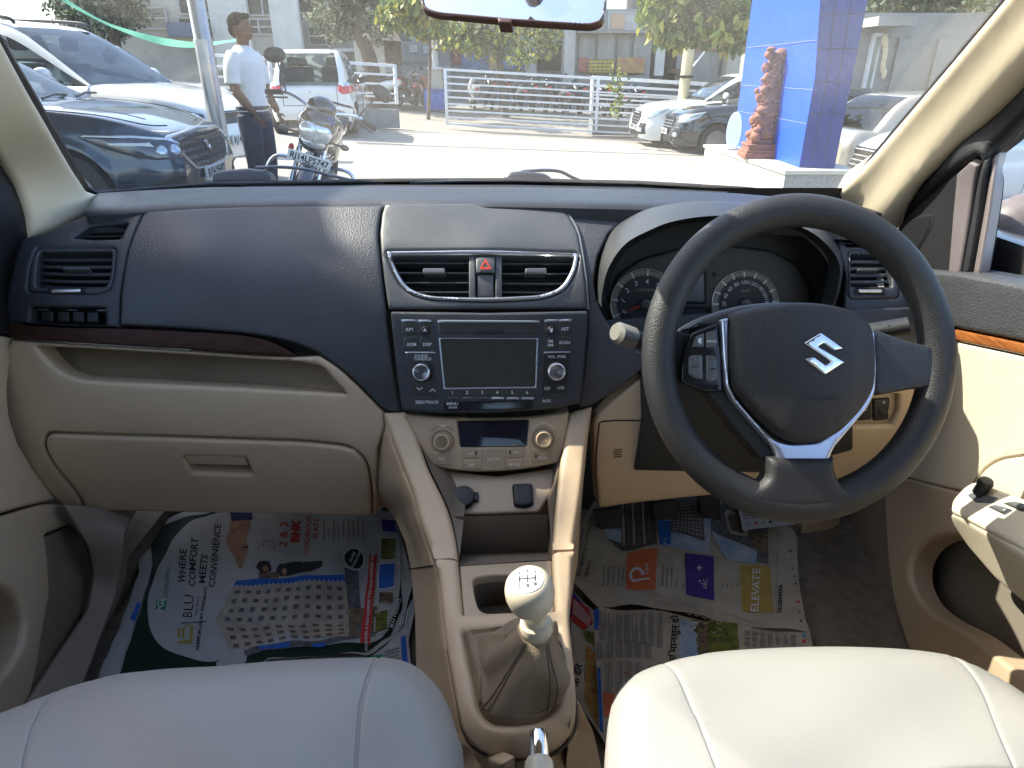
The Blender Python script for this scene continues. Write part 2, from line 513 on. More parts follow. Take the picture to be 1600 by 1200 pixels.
# ================================================================ MATERIALS of the cabin
BLK = mat('black_plastic', (.031, .034, .041), .45, bump=.4, bscale=620, var=.12, vscale=14, rvar=.05)
PAD = mat('airbag_plastic', (.048, .050, .056), .46, bump=.5, bscale=430, var=.15, vscale=9, rvar=.05)
SAT = mat('satin_plastic', (.085, .088, .09), .42, bump=.25, bscale=900, var=.25, vscale=6, rvar=.07, speck=(240, (.25, .25, .24), .74))
GLS = mat('gloss_black', (.008, .009, .012), .12)
DRK = mat('dark_void', (.004, .004, .005), .8)
MATB = mat('matt_black', (.012, .013, .015), .55)
CHR = mat('satin_silver', (.62, .63, .65), .28, metal=.9, var=.08, vscale=40)
CHROME = mat('chrome', (.80, .81, .83), .08, metal=1.)
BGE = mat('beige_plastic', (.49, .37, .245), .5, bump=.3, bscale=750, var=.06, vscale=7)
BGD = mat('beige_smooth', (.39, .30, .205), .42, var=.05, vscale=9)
WOOD = mat('walnut_trim', (.055, .022, .013), .5, c2=(.018, .008, .006), vscale=(30, 30, 200), var=.4, coat=0, spec=.2)
WOODL = mat('teak_trim', (.36, .13, .035), .25, c2=(.17, .055, .016), vscale=(60, 25, 260), var=.4, coat=.6)
PRINT = mat('white_print', (.62, .64, .66), .6)
PRINTG = mat('grey_print', (.22, .2, .17), .6)
SCRN = mat('screen_film', (.018, .017, .014), .38, var=.3, vscale=30, speck=(1500, (.12, .105, .075), .58))
LCD = mat('lcd_glass', (.10, .105, .11), .2)
NAVY = mat('climate_glass', (.006, .008, .02), .05)
PILL = mat('pillar_trim', (.78, .66, .47), .55, bump=.25, bscale=900, var=.05, vscale=5)
SEATL = mat('seat_leather', (.285, .28, .265), .42, bump=.14, btype='crackle', bscale=420, var=.04, vscale=6)
SEAM = mat('seam_thread', (.33, .33, .34), .7)
CARPET = mat('floor_carpet', (.15, .122, .09), .95, var=.35, vscale=60, bump=.8, btype='noise', bscale=500)
RUB = mat('rubber', (.014, .014, .015), .6, bump=.3, bscale=300)
LEAB = mat('black_leather', (.018, .018, .019), .5, bump=.4, btype='crackle', bscale=380)
FOAMB = mat('wheel_rim_grain', (.022, .022, .023), .5, bump=.28, btype='crackle', bscale=300)

# ================================================================ DASHBOARD
dash = thing('dashboard', (0, 1.05, .33), 'two tone car dashboard, black above and beige below, behind the steering wheel', 'dashboard')
DS = Surf([(60, 330, 'Y', 1.10), (145, 335, 'Y', 1.10), (400, 325, 'Y', 1.12), (760, 322, 'Y', 1.13), (1000, 325, 'Y', 1.13), (1400, 345, 'Y', 1.10),
           (60, 400, 'Y', 1.00), (300, 400, 'Y', 1.015), (600, 400, 'Y', 1.035), (760, 400, 'Y', 1.03), (1000, 400, 'Y', 1.04), (1400, 400, 'Y', 1.03),
           (30, 520, 'Y', .95), (300, 520, 'Y', .955), (600, 520, 'Y', .975), (760, 520, 'Y', .965), (950, 520, 'Y', .98), (1420, 520, 'Y', .97),
           (600, 640, 'Y', .945), (760, 640, 'Y', .93), (900, 640, 'Y', .945), (1400, 640, 'Y', .95), (300, 600, 'Y', .93), (60, 600, 'Y', .92),
           (60, 700, 'Y', .90), (300, 700, 'Y', .92), (560, 700, 'Y', .925), (760, 720, 'Y', .915), (1000, 720, 'Y', .94), (1300, 720, 'Y', .95),
           (140, 795, 'Y', .93), (300, 795, 'Y', .945), (560, 795, 'Y', .945), (1000, 790, 'Y', .96), (1300, 770, 'Y', .96)])
TP = Surf([(150, 303, 'Y', 1.30), (400, 293, 'Y', 1.36), (760, 289, 'Y', 1.40), (1150, 299, 'Y', 1.34), (1330, 312, 'Y', 1.26),
           (140, 333, 'Y', 1.10), (400, 325, 'Y', 1.115), (760, 322, 'Y', 1.12), (1100, 326, 'Y', 1.12), (1400, 345, 'Y', 1.08)])

# top pad
m = MB()
top_edge = [(133, 338), (141, 322), (153, 306), (330, 297), (600, 296), (800, 297), (1000, 301), (1150, 307), (1320, 322), (1380, 338)]
m.panel(rc(top_edge + [(1330, 345), (1180, 334), (1000, 328), (870, 325), (740, 323), (598, 322), (350, 326), (232, 332)], 4), TP, BLK, bevel=5, h=.010, thick=.03, grid=22)
m.build('upper_pad', dash)
m = MB()
m.panel(rc([(150, 306), (200, 297), (330, 289), (600, 284), (800, 283), (1000, 288), (1160, 297), (1320, 314), (1322, 322), (1150, 308), (1000, 303), (800, 299), (600, 298), (330, 299)], 2), TP, MATB, bevel=0, h=0, thick=.02, off=-.012, grid=24)
m.panel([(345, 297), (390, 292), (600, 290), (800, 290), (1000, 294), (1140, 301), (1130, 303), (1000, 299), (800, 297), (600, 297), (390, 298)], TP, DRK, bevel=0, h=0, thick=0, off=.0015, grid=24)
m.build('defroster_trough', dash)

# passenger airbag panel
seamL = [(228, 334), (213, 368), (203, 400), (196, 440), (192, 470), (190, 508)]
botA = [(190, 508), (300, 514), (400, 523), (450, 533), (490, 547), (520, 566), (550, 590), (580, 620), (602, 640), (627, 645)]
seamR = [(627, 645), (618, 590), (608, 520), (601, 455), (595, 400), (592, 370), (596, 336), (602, 323)]
apan = sp(seamL, 4)[:-1] + sp(botA, 4)[:-1] + sp(seamR, 4)[:-1] + [(602, 323), (420, 326), (300, 330)]
m = MB()
def bulge(x, y):
    return .012 * np.exp(-((x - 400) / 190) ** 2 - ((y - 430) / 90) ** 2)
m.panel(apan, DS, PAD, bevel=5, h=.004, thick=.02, grid=14, fn=bulge)
m.text('SRS AIRBAG', 241, 488, 9, DS, mat('embossed', (.05, .056, .075), .35), off=.0052, sx=1.25)
m.build('airbag_panel', dash)

# left end panel with vents
endp = [(38, 374), (70, 366), (100, 352), (136, 338), (226, 334)] + [(x - 2.5, y) for x, y in sp(seamL, 4)] + [(190, 512), (100, 508), (15, 503), (12, 480), (18, 440), (28, 400)]
v_small = rc([(113, 374), (140, 355), (202, 350), (190, 375), (150, 377)], 4)
v_big = rc([(58, 388), (183, 389), (180, 430), (174, 455), (150, 461), (44, 457), (48, 420)], [8, 8, 6, 10, 8, 8, 8])
v_sw = rc([(50, 480), (166, 481), (168, 509), (48, 506)], 4)
m = MB()
m.panel(rc(endp, 3), DS, BLK, bevel=5, h=.004, thick=.03, holes=[v_small, v_big, v_sw], grid=13)
m.build('end_panel', dash)
def vent(parent, outline, ys, xl, xr, nm='air_vent', bez=None, bezmat=None, surf=DS, off=0., knob=None, hb=.004, slat=3.2, wheel=None, back=.035, slatmat=None):
    """a recessed grille: frame (own mesh), blades, tab"""
    m = MB(); slatmat = slatmat or MATB
    if bez is not None:
        m.panel(bez, surf, bezmat or CHR, bevel=5, h=hb, thick=.02, off=off, holes=[outline], grid=12)
    m.panel(outline, surf, DRK, bevel=0, h=0, thick=0, off=off - back, grid=18)
    P = np.array(outline)
    root = m.build(nm, parent)
    b = MB()
    for y in ys:
        poly = P; xs = []
        for i in range(len(P)):
            a, c = P[i], P[(i + 1) % len(P)]
            if (a[1] > y) != (c[1] > y): xs.append(a[0] + (y - a[1]) / (c[1] - a[1]) * (c[0] - a[0]))
        if len(xs) < 2: continue
        x0, x1 = min(xs), max(xs)
        b.panel(rect(x0 - 1, y, x1 + 1, y + slat), surf, slatmat, bevel=1, h=.001, thick=.016, off=off - .008, grid=14)
    if len(b.f): b.build('blade', root)
    if knob:
        k = MB(); k.panel(rc(rect(*knob), 3), surf, knobm, bevel=2, h=.003, thick=.012, off=off - .001, grid=8); k.build('vent_tab', root)
    if wheel:
        k = MB(); k.panel(rc(rect(wheel[0] - 5, wheel[1] - 3, wheel[2] + 5, wheel[3] + 3), 3), surf, DRK, bevel=0, h=0, thick=0, off=off + hb + .0006, grid=20)
        k.panel(rc(rect(*wheel), 3), surf, CHR, bevel=3, h=.004, thick=.002, off=off + hb, grid=7); k.build('thumb_wheel', root)
    return root
knobm = mat('vent_tab', (.10, .105, .11), .25)
vent(dash, v_small, [356, 362.5, 369], 0, 0, nm='demister_vent', slat=2)
r = vent(dash, rc([(62, 394), (176, 394), (173, 432), (167, 449), (146, 452), (56, 450), (57, 420)], 6), [398, 410, 422, 434, 445], 0, 0, slat=5.5, bez=v_big, bezmat=BLK, knob=(98, 418, 140, 421), hb=.003, back=.03, wheel=(83, 452.5, 129, 459))
# blank switch bay at the left end
m = MB(); m.panel(v_sw, DS, DRK, bevel=0, h=0, thick=0, off=-.02)
for x0 in (58, 84, 108, 131): m.panel(rc(rect(x0, 486, x0 + 18, 503), 2), DS, MATB, bevel=2, h=.002, thick=.01, off=-.009)
for x0 in (56, 103, 150): m.panel(rect(x0, 483, x0 + 13, 485), DS, knobm, bevel=0, h=0, thick=.006, off=-.004)
m.build('switch_bay', dash)

# ---- centre stack, upper satin panel with the twin vents
cL = [(603, 324), (598, 340), (595, 370), (597, 400), (602, 440), (609, 484)]
cR = [(868, 326), (888, 342), (902, 368), (910, 410), (915, 450), (917, 484)]
bez_o = rc([(604, 397), (755, 396), (904, 400), (900, 425), (884, 456), (848, 470), (758, 474), (670, 470), (632, 457), (614, 425)], [6, 40, 7, 14, 18, 30, 60, 30, 18, 14])
bez_i = rc([(612, 403), (755, 402), (896, 405), (892, 424), (877, 451), (845, 463), (758, 467), (672, 464), (638, 452), (621, 424)], [4, 40, 5, 12, 16, 26, 60, 26, 16, 12])
m = MB()
m.panel(rc(cL[::-1] + [(735, 323)] + cR, 2), DS, SAT, bevel=5, h=.006, thick=.02, off=.004, holes=[bez_o], grid=13)
m.build('centre_panel', dash)
m = MB(); m.panel(bez_o, DS, CHR, bevel=4, h=.006, thick=.02, off=.006, holes=[bez_i], grid=12, step=6); bz = m.build('vent_bezel', dash)
vl = rc([(612, 402), (733, 402), (737, 467), (672, 464), (638, 452), (621, 424)], [4, 2, 2, 26, 16, 12])
vr = rc([(784, 402), (896, 405), (892, 424), (877, 451), (845, 463), (783, 467)], [2, 5, 12, 16, 26, 2])
vent(dash, vl, [407, 423, 439, 454], 0, 0, off=.002, knob=(661, 420, 696, 429), slat=2.4, slatmat=mat('blade_grey', (.045, .047, .05), .3))
vent(dash, vr, [408, 424, 440, 454], 0, 0, off=.002, knob=(820, 420, 854, 429), slat=2.4, slatmat=mat('blade_grey'))
m = MB(); m.panel(rect(733, 402, 784, 468), DS, SAT, bevel=2, h=.002, thick=.02, off=.002, holes=[rect(743, 404, 774, 465)])
m.build('vent_divider', dash)
m = MB(); m.panel(rect(744, 405, 773, 428), DS, SAT, bevel=3, h=.002, thick=.01, off=.005)
m.panel(rect(746, 430, 771, 464), DS, SAT, bevel=3, h=.001, thick=.01, off=.001)
m.panel(rc([(758.5, 408), (768, 424), (749, 424)], 2), DS, mat('hazard_red', (.55, .06, .035), .4), bevel=0, h=0, thick=0, off=.0075, holes=[[(758.5, 413.5), (763.5, 421), (753.5, 421)]])
m.build('hazard_switch', dash)

# ---- stereo
ST = Surf([(610, 487, 'Y', .975), (760, 487, 'Y', .972), (918, 487, 'Y', .975), (628, 643, 'Y', .925), (765, 645, 'Y', .918), (905, 633, 'Y', .928)])
st_o = rc([(611, 487), (700, 488), (760, 489), (820, 488), (918, 486), (916, 530), (911, 585), (905, 630), (860, 639), (765, 645), (690, 645), (629, 641), (622, 590), (616, 535)], 5)
m = MB()
hl = [rect(637, 500, 676, 544), rect(851, 500, 893, 543), rc([(685, 502), (842, 503), (841, 521), (687, 521)], 2)]
scr = rc([(689, 529), (838, 530), (835, 603), (697, 605)], 2)
m.panel(st_o, ST, BLK, bevel=5, h=.004, thick=.02, off=.004, grid=13)
stereo = m.build('car_stereo', dash, label='black double-height car stereo with a blank screen')
def slab(poly, mt, off, h, name, parent, surf=ST, bevel=2, thick=.006, texts=(), tm=None, **k):
    m = MB(); m.panel(poly, surf, mt, bevel=bevel, h=h, thick=thick, off=off, **k)
    for t in texts:
        s, x, y, sz = t[:4]
        m.text(s, x, y, sz, surf, tm or PRINT, off=off + h + .0004, bold=.012, **(t[4] if len(t) > 4 else {}))
    return m.build(name, parent)
o1 = .0078
SILV = mat('silver_edge', (.42, .45, .50), .3, metal=.6)  # on key tops this silver paints the sunlit slanted edges
BTN = mat('stereo_button', (.030, .031, .030), .4, var=.2, vscale=60, speck=(1400, (.16, .145, .11), .62))
# key clusters
slab(rect(629, 501, 653, 523), BTN, o1, .0012, 'key', stereo, texts=[('RPT', 642, 515, 7)])
slab(rect(655, 501, 677, 523), BTN, o1, .0012, 'key', stereo)
m = MB(); P_, N_ = ST.PN(np.array([[666, 516]])); m.lathe([(.0062, 0), (.0062, .004), (.005, .006), (0, .006)], P_[0] + N_[0] * .008, N_[0], MATB); m.flat([(666, 512.5), (669, 517), (663, 517)], ST, PRINT, .0143); m.build('eject_button', stereo)
slab(rect(632, 525, 655, 546), BTN, o1, .0012, 'key', stereo, texts=[('BGM', 645, 538, 7)])
slab(rect(657, 525, 679, 546), BTN, o1, .0012, 'key', stereo, texts=[('DISP', 669, 538, 7)])
slab([(629, 499), (653.5, 499.5), (653.5, 502.5), (629, 502)], SILV, o1 + .0008, .0012, 'key_trim', stereo, bevel=1)
slab([(655, 499.5), (675, 500), (675, 503), (655, 503)], SILV, o1 + .0008, .0012, 'key_trim', stereo, bevel=1)
slab(rect(850, 501, 870, 523), BTN, o1, .0012, 'key', stereo)
m = MB(); P_, N_ = ST.PN(np.array([[860, 516]])); m.lathe([(.0062, 0), (.0062, .004), (.005, .006), (0, .006)], P_[0] + N_[0] * .008, N_[0], MATB)
m.flat([(857, 513), (863, 513), (861.5, 519), (858.5, 519)], ST, PRINT, .0143); m.build('mute_button', stereo)
slab(rect(872, 501, 893, 523), BTN, o1, .0012, 'key', stereo, texts=[('AST', 882, 514, 7)])
slab(rect(850, 525, 870, 545), BTN, o1, .0012, 'key', stereo, texts=[('FM', 859, 533, 6.5), ('AM', 859, 539, 6.5)])
slab(rect(872, 525, 892, 545), BTN, o1, .0012, 'key', stereo, texts=[('SCAN', 881, 535, 6.5)])
slab([(850, 499.5), (871, 499), (871, 502), (850, 503)], SILV, o1 + .0008, .0012, 'key_trim', stereo, bevel=1)
slab([(872.5, 499), (893, 498.5), (891, 502), (872.5, 502)], SILV, o1 + .0008, .0012, 'key_trim', stereo, bevel=1)
# knob fields
slab(rc([(635, 551), (681, 551), (685, 600), (684, 616), (647, 616), (641, 585)], 3), BTN, o1, .0008, 'knob_field', stereo, texts=[('SOUND', 660, 555.5, 6), ('TUNE/FLD', 662, 560.5, 6)])
slab([(635, 549), (681, 549.5), (681, 551.5), (635, 551)], SILV, o1 + .0008, .001, 'key_trim', stereo, bevel=1)
slab(rc([(849, 551), (890, 551), (888, 575), (884, 612), (845, 616), (846, 590)], 3), MATB, o1, .0008, 'knob_field', stereo, texts=[('VOL  PWR', 869, 557, 6), ('CD', 854, 606, 6.5), ('USB', 875, 605, 6.5)])
slab([(849, 549), (890, 548.5), (890, 550.5), (849, 551.5)], SILV, o1 + .0008, .001, 'key_trim', stereo, bevel=1)
def knob(x, y, r, mt, ringm, capm, parent, surf=ST, off=.008, hgt=.016, nm='knob'):
    P_, N_ = surf.PN(np.array([[x, y]])); c = P_[0] + N_[0] * off; q = surf.P(np.array([[x + 1, y]]))[0] - P_[0]; s = np.linalg.norm(q)
    m = MB(); R = r * s
    m.lathe([(R * 1.28, 0), (R * 1.28, .001), (R * 1.05, .0015), (R * 1.02, .002), (R, hgt * .8)], c, N_[0], mt, n=36)
    m.lathe([(R, hgt * .8), (R * .98, hgt * .95), (R * .86, hgt), (R * .8, hgt * .97)], c, N_[0], ringm, n=36)
    m.lathe([(R * .82, hgt * .97), (0, hgt * .95)], c, N_[0], capm, n=36)
    return m.build(nm, parent)
KCAP = mat('knob_cap', (.05, .052, .056), .45)
knob(662, 580, 13.5, MATB, CHR, KCAP, stereo)
knob(867.5, 579, 13.5, MATB, CHR, KCAP, stereo)
# cd slot, screen, presets
slab(hl[2], BTN, o1, .001, 'disc_cover', stereo, holes=[[(746, 521.5), (752, 514), (785, 514), (791, 521.5)]] if 0 else [])
slab([(685, 500), (842, 501), (842, 504), (685, 504)], SILV, o1 + .0012, .001, 'key_trim', stereo, bevel=1)
slab([(743, 521), (748, 513.5), (783, 513.5), (789, 521)], MATB, o1 + .001, .0008, 'disc_tab', stereo, bevel=1)
slab(rect(688, 521.5, 841, 529), DRK, o1 - .0005, .0003, 'disc_slot', stereo, bevel=0)
slab(scr, SCRN, o1, .0006, 'screen', stereo, bevel=1)
slab(rc([(686, 527.5), (841, 528.5), (838, 606), (694, 608)], 2), SILV, o1, .0008, 'screen_frame', stereo, bevel=1, holes=[scr])
for i in range(6):
    x0 = 698 + i * 23; slab(rect(x0, 609, x0 + 21.5, 618), BTN, o1, .0006, 'preset_key', stereo, bevel=1, texts=[(str(i + 1), x0 + 10, 613.5 - 1, 7)])
    slab(rect(x0 + .5, 619.5, x0 + 21, 623), SILV if i > 2 else KCAP, o1, .0016, 'preset_key', stereo, bevel=1)
slab(rc([(694, 626), (834, 624), (833, 638), (696, 641)], 2), GLS, o1, .0006, 'lower_strip', stereo, texts=[('MENU', 708, 630, 6.5), ('ENTER', 709, 635.5, 4.5)])
m = MB(); m.text('SEEK/TRACK', 669, 627.5, 6.5, ST, PRINT, off=.0084, bold=.012); m.build('lettering', stereo); m = MB(); m.text('AUX', 853, 625.5, 6.5, ST, PRINT, off=.0084, bold=.012); m.build('lettering', stereo)
for (a, b, c) in [((653, 604), (657.5, 608), (662, 604)), ((673, 611), (677.5, 606.5), (682, 611))]:
    for p, q in ((a, b), (b, c)):
        d = np.array([-(q[1] - p[1]), q[0] - p[0]], float); d /= np.linalg.norm(d); p = np.array(p, float); q = np.array(q, float)
        m = MB(); m.flat([tuple(p + d * .7), tuple(q + d * .7), tuple(q - d * .7), tuple(p - d * .7)], ST, PRINT, .0094); m.build('seek_mark', stereo)

# ---- strip between stereo and right pad edge (dark), right dash field
m = MB()
hoodL = [(1010, 326), (975, 341), (950, 366), (937, 400), (929, 440), (930, 470), (945, 505), (965, 530), (1010, 560), (1010, 575), (985, 592), (955, 612), (925, 632), (906, 637), (912, 585), (917, 530), (919, 484), (917, 450), (912, 410), (904, 368), (890, 342), (871, 326)]
m.panel(sp([(871, 326), (890, 342), (904, 368), (912, 410), (917, 450), (919, 484), (917, 530), (912, 585), (906, 637)], 3)[:-1] + rc([(906, 637), (925, 633), (955, 614), (985, 592), (1010, 572), (1012, 556), (985, 540), (958, 515), (940, 490), (931, 465), (927, 440), (933, 402), (950, 366), (980, 340)], 3) + [(1015, 326), (940, 325)], DS, PAD, bevel=4, h=.003, thick=.02, grid=15)
m.build('side_field', dash)
m = MB()
cRo = sp([(869, 327), (889, 342), (903, 368), (911, 410), (916, 450), (918, 484)], 4)
m.tube([DS.PN(np.array([p]))[0][0] + DS.PN(np.array([p]))[1][0] * .006 for p in cRo], .0022, mat('seam_grey', (.16, .17, .18), .35), n=6)
m.build('stack_edge', dash)

# ---- instrument hood
back = sp([(927, 470), (925, 440), (931, 402), (948, 365), (978, 341), (1020, 327), (1100, 321), (1200, 326), (1262, 345), (1303, 378), (1320, 420), (1318, 460), (1310, 486)], 6)
front = sp([(940, 480), (941, 455), (951, 418), (976, 382), (1012, 361), (1055, 345), (1120, 337), (1200, 342), (1255, 356), (1292, 382), (1312, 415), (1308, 455), (1299, 484)], 6)
n = len(back); rowsN = 9; G = []
for j in range(rowsN):
    t = j / (rowsN - 1); row = []
    for k, (b, f) in enumerate(zip(back, front)):
        Yb = 1.06 if k in (0, n - 1) else 1.10; q = k / (n - 1); side = abs(q - .5) * 2
        Yb = 1.14 - .10 * side ** 3; Yf = .965 - .0 * side
        A = at(b[0], b[1], Y=Yb); B = at(f[0], f[1], Y=Yf)
        p = A * (1 - t) + B * t + np.array([0, 0, .014]) * math.sin(math.pi * t) * (1 - side * .7)
        row.append(p)
    G.append(row)
# rolled lip and inner tunnel
fr = np.array(G[-1]); cen = fr.mean(0)
inn = []
HOODC = at(1120, 450, Y=1.05)
for t, dd in ((.25, .006), (.5, .012), (1, .03)):
    inn.append([p + (cen - p) * (.012 * t / 1) * 2 + np.array([0, dd, 0]) for p in fr])
m = MB()
HOODM = mat('hood_plastic', (.042, .045, .047), .42, bump=.4, bscale=620, var=.1, vscale=20)
m.grid(np.array(G), HOODM)
m.grid(np.array([G[-1]] + inn), MATB)
tun = []
for t in (0, .3, .6, 1.):
    tun.append([np.array(inn[-1][k]) * (1 - t) + np.array(at(*(np.array(front[k]) * .94 + np.array([1122, 470]) * .06), Y=1.075)) * t for k in range(n)])
m.grid(np.array(tun), MATB)
m.build('instrument_hood', dash, sharp=50)

# ---- instrument cluster
CL = Surf([(950, 400, 'Y', 1.065), (1300, 400, 'Y', 1.065), (950, 520, 'Y', 1.035), (1300, 520, 'Y', 1.035)])
m = MB()
m.panel(sp([(925, 560), (935, 470), (955, 420), (1000, 375), (1060, 350), (1120, 345), (1200, 350), (1260, 372), (1300, 420), (1310, 480), (1310, 560)], 4), CL, MATB, bevel=0, h=0, thick=0, off=-.004, grid=30)
cluster = m.build('instrument_cluster', dash)
m = MB()
CF = mat('cluster_face', (.040, .038, .036), .5, var=.2, vscale=20)
m.panel(rc([(958, 500), (950, 470), (965, 430), (1000, 405), (1060, 388), (1120, 382), (1200, 390), (1240, 410), (1262, 440), (1268, 480), (1250, 484), (1225, 480), (1108, 484), (1106, 482), (1060, 482)], 8), CL, CF, bevel=5, h=.004, thick=.004, off=0)
m.build('cluster_mask', cluster)
GR = mat('gauge_ring', (.55, .53, .48), .3, metal=.6); GF = mat('gauge_face', (.012, .012, .014), .5); RED = mat('needle_red', (.55, .03, .02), .4, emit=.0)
def gauge(cx, cy, r, labels, a0, a1, minor, needle, unit):
    m = MB()
    m.panel(ell(cx, cy, r, n=48), CL, GF, bevel=0, h=0, thick=.002, off=.0055, grid=16)
    m.panel(ell(cx, cy, r, n=48), CL, GR, bevel=2.2, h=.003, thick=.006, off=.005, holes=[ell(cx, cy, r * .945, n=48)], grid=8)
    m.panel(ell(cx, cy, r * .93, n=48), CL, mat('scale_band', (.20, .185, .155), .5), bevel=0, h=0, thick=0, off=.0059, holes=[ell(cx, cy, r * .80, n=48)], grid=8)
    n = len(labels)
    for i in range((n - 1) * minor + 1):
        a = rad(a0 + (a1 - a0) * i / ((n - 1) * minor)); big = i % minor == 0
        c, s_ = math.cos(a), -math.sin(a); r1 = r * (.97 if big else .84); r0 = r * (.78 if big else .79); wv = 1.0 if big else .6
        m.flat([(cx + c * r0 - s_ * wv, cy + s_ * r0 + c * wv), (cx + c * r1 - s_ * wv, cy + s_ * r1 + c * wv), (cx + c * r1 + s_ * wv, cy + s_ * r1 - c * wv), (cx + c * r0 + s_ * wv, cy + s_ * r0 - c * wv)], CL, PRINT if big else GF, .0063)
        if big:
            L = labels[i // minor]
            m.text(L, cx + c * r * .62, cy + s_ * r * .62, 11 if len(L) < 2 else 8.5, CL, PRINT, ang=(math.pi / 2 - a) if len(L) > 1 else (math.pi / 2 - a) * .6, off=.0063)
    m.text(unit, cx, cy - r * .38, 6.5, CL, PRINTG, off=.0063, bold=.01)
    g = m.build('gauge', cluster)
    m = MB(); a = rad(needle); c, s_ = math.cos(a), -math.sin(a)
    m.panel([(cx + c * r * .82, cy + s_ * r * .82), (cx - s_ * 1.6, cy + c * 1.6), (cx - c * 8, cy - s_ * 8), (cx + s_ * 1.6, cy - c * 1.6)], CL, RED, bevel=.5, h=.0005, thick=.001, off=.009)
    m.panel(ell(cx, cy, 8.5, n=24), CL, mat('needle_hub', (.06, .06, .06), .3), bevel=3, h=.003, thick=.004, off=.0095); m.build('gauge_needle', cluster)
gauge(1007, 474, 55, ['0', '1', '2', '3', '4', '5', '6', '7', '8'], 202, -22 - 10, 4, 202, 'x1000 RPM')
gauge(1163, 474, 53, ['0', '20', '40', '60', '80', '100', '120', '140', '160', '180', '200', '220'], 203, -40, 4, 203, 'km/h')
m = MB(); m.panel(rect(1063, 418, 1103, 475), CL, MATB, bevel=3, h=.003, thick=.003, off=.004, holes=[rect(1067, 421, 1098, 470)]); m.panel(rect(1066, 420, 1099, 471), CL, LCD, bevel=0, h=0, thick=0, off=.0045); m.build('trip_display', cluster)
m = MB(); m.flat([(1112, 423), (1120, 428.5), (1112, 434)], CL, DRK, .0046); m.build('turn_arrow', cluster)
# stalks
def stalk(p0, p1, r0, r1, txt, lightend=None, nm='control_stalk'):
    m = MB(); A, B = np.array(p0), np.array(p1); d = (B - A) / np.linalg.norm(B - A)
    L = np.linalg.norm(B - A)
    ks = [(0, .8), (.15, .9), (.5, 1), (.52, 1.12), (.95, 1.2), (1., .9)]
    m.tube([A + d * L * k for k, _ in ks], [r0 + (r1 - r0) * k * q for k, q in ks], MATB, n=14, flat=.75)
    if lightend: m.tube([A + d * L * .80, A + d * L * .97, A + d * L * 1.01], [r1 * 1.22, r1 * 1.24, r1 * .9], lightend, n=14, flat=.75)
    return m, m.build(nm, dash)
stalk(at(1085, 560, Y=.84), at(962, 519, Y=.81), .012, .0155, '', mat('stalk_end', (.16, .15, .13), .4))
mm_, so_ = stalk(at(1290, 530, Y=.83), at(1419, 509, Y=.80), .015, .0145, '')
SKS = Surf([(1350, 500, 'Y', .802), (1430, 500, 'Y', .795), (1350, 530, 'Y', .800), (1430, 530, 'Y', .793)])
m = MB()
m.flat(ell(1390, 511, 3.2, n=16), SKS, PRINT, 0); m.flat(ell(1390, 511, 2., n=16), SKS, MATB, .0003)
for k in range(8):
    a = k * math.pi / 4; c, s_ = math.cos(a), math.sin(a); m.flat([(1390 + c * 4.2 - s_ * .5, 511 + s_ * 4.2 + c * .5), (1390 + c * 6.2, 511 + s_ * 6.2), (1390 + c * 4.2 + s_ * .5, 511 + s_ * 4.2 - c * .5)], SKS, PRINT, 0)
m.flat(ell(1375, 508, 1.6, n=8), SKS, PRINT, 0); m.flat(ell(1375, 515, 1.6, n=8), SKS, PRINT, 0); m.flat(ell(1389, 522, .9, n=8), SKS, PRINT, 0)
m.build('stalk_symbols', dash)
# column shroud
m = MB()
A = at(1185, 600, Y=.80); B = at(1185, 560, Y=1.02); d = B - A
for k in (0,):
    pass
m.tube([A, A + d * .25, A + d * .6, B], [.050, .060, .068, .07], MATB, n=24, flat=.85)
m.build('column_shroud', dash)
# dark knee panel under the column
m = MB(); m.panel(rc([(1000, 575), (1003, 655), (996, 700), (989, 731), (1070, 733), (1200, 735), (1330, 700), (1330, 560)], 5), DS, MATB, bevel=4, h=.004, thick=.02, off=.004, grid=20); m.build('knee_panel', dash)

# ---- right end panel with vent
m = MB(); m.panel(rc([(935, 500), (1108, 487), (1300, 487), (1310, 560), (1200, 575), (1000, 575), (960, 535)], 6), DS, BLK, bevel=4, h=.004, thick=.04, off=-.012, grid=20); m.build('cowl_panel', dash)
er = [(1296, 350), (1340, 345), (1392, 356), (1420, 395), (1445, 440), (1452, 500), (1455, 520), (1316, 524), (1319, 470), (1322, 430), (1312, 392)]
vrs = rc([(1306, 365), (1331, 366), (1340, 380), (1350, 387), (1322, 387)], 3)
vrb = rc([(1325, 392), (1385, 392), (1402, 435), (1404, 466), (1325, 468)], 7)
m = MB(); m.panel(rc(er, 5), DS, BLK, bevel=5, h=.003, thick=.03, holes=[vrs, vrb], grid=14); m.build('end_panel', dash)
vent(dash, vrs, [367, 374, 381], 0, 0, nm='demister_vent', slat=2.2)
r = vent(dash, rc([(1329, 397), (1381, 397), (1393, 435), (1393, 450), (1329, 450)], 4), [402, 413, 424, 435, 446], 0, 0, bez=vrb, bezmat=BLK, slat=5, knob=(1340, 420, 1372, 423), slatmat=mat('blade_grey'), wheel=(1338, 453, 1376, 459), hb=.003)
m = MB(); m.panel(rc([(1312, 486), (1420, 480), (1455, 500), (1460, 545), (1440, 570), (1290, 580)], 8), DS, BLK, bevel=4, h=.003, thick=.02, off=.006); m.build('lower_field', dash)

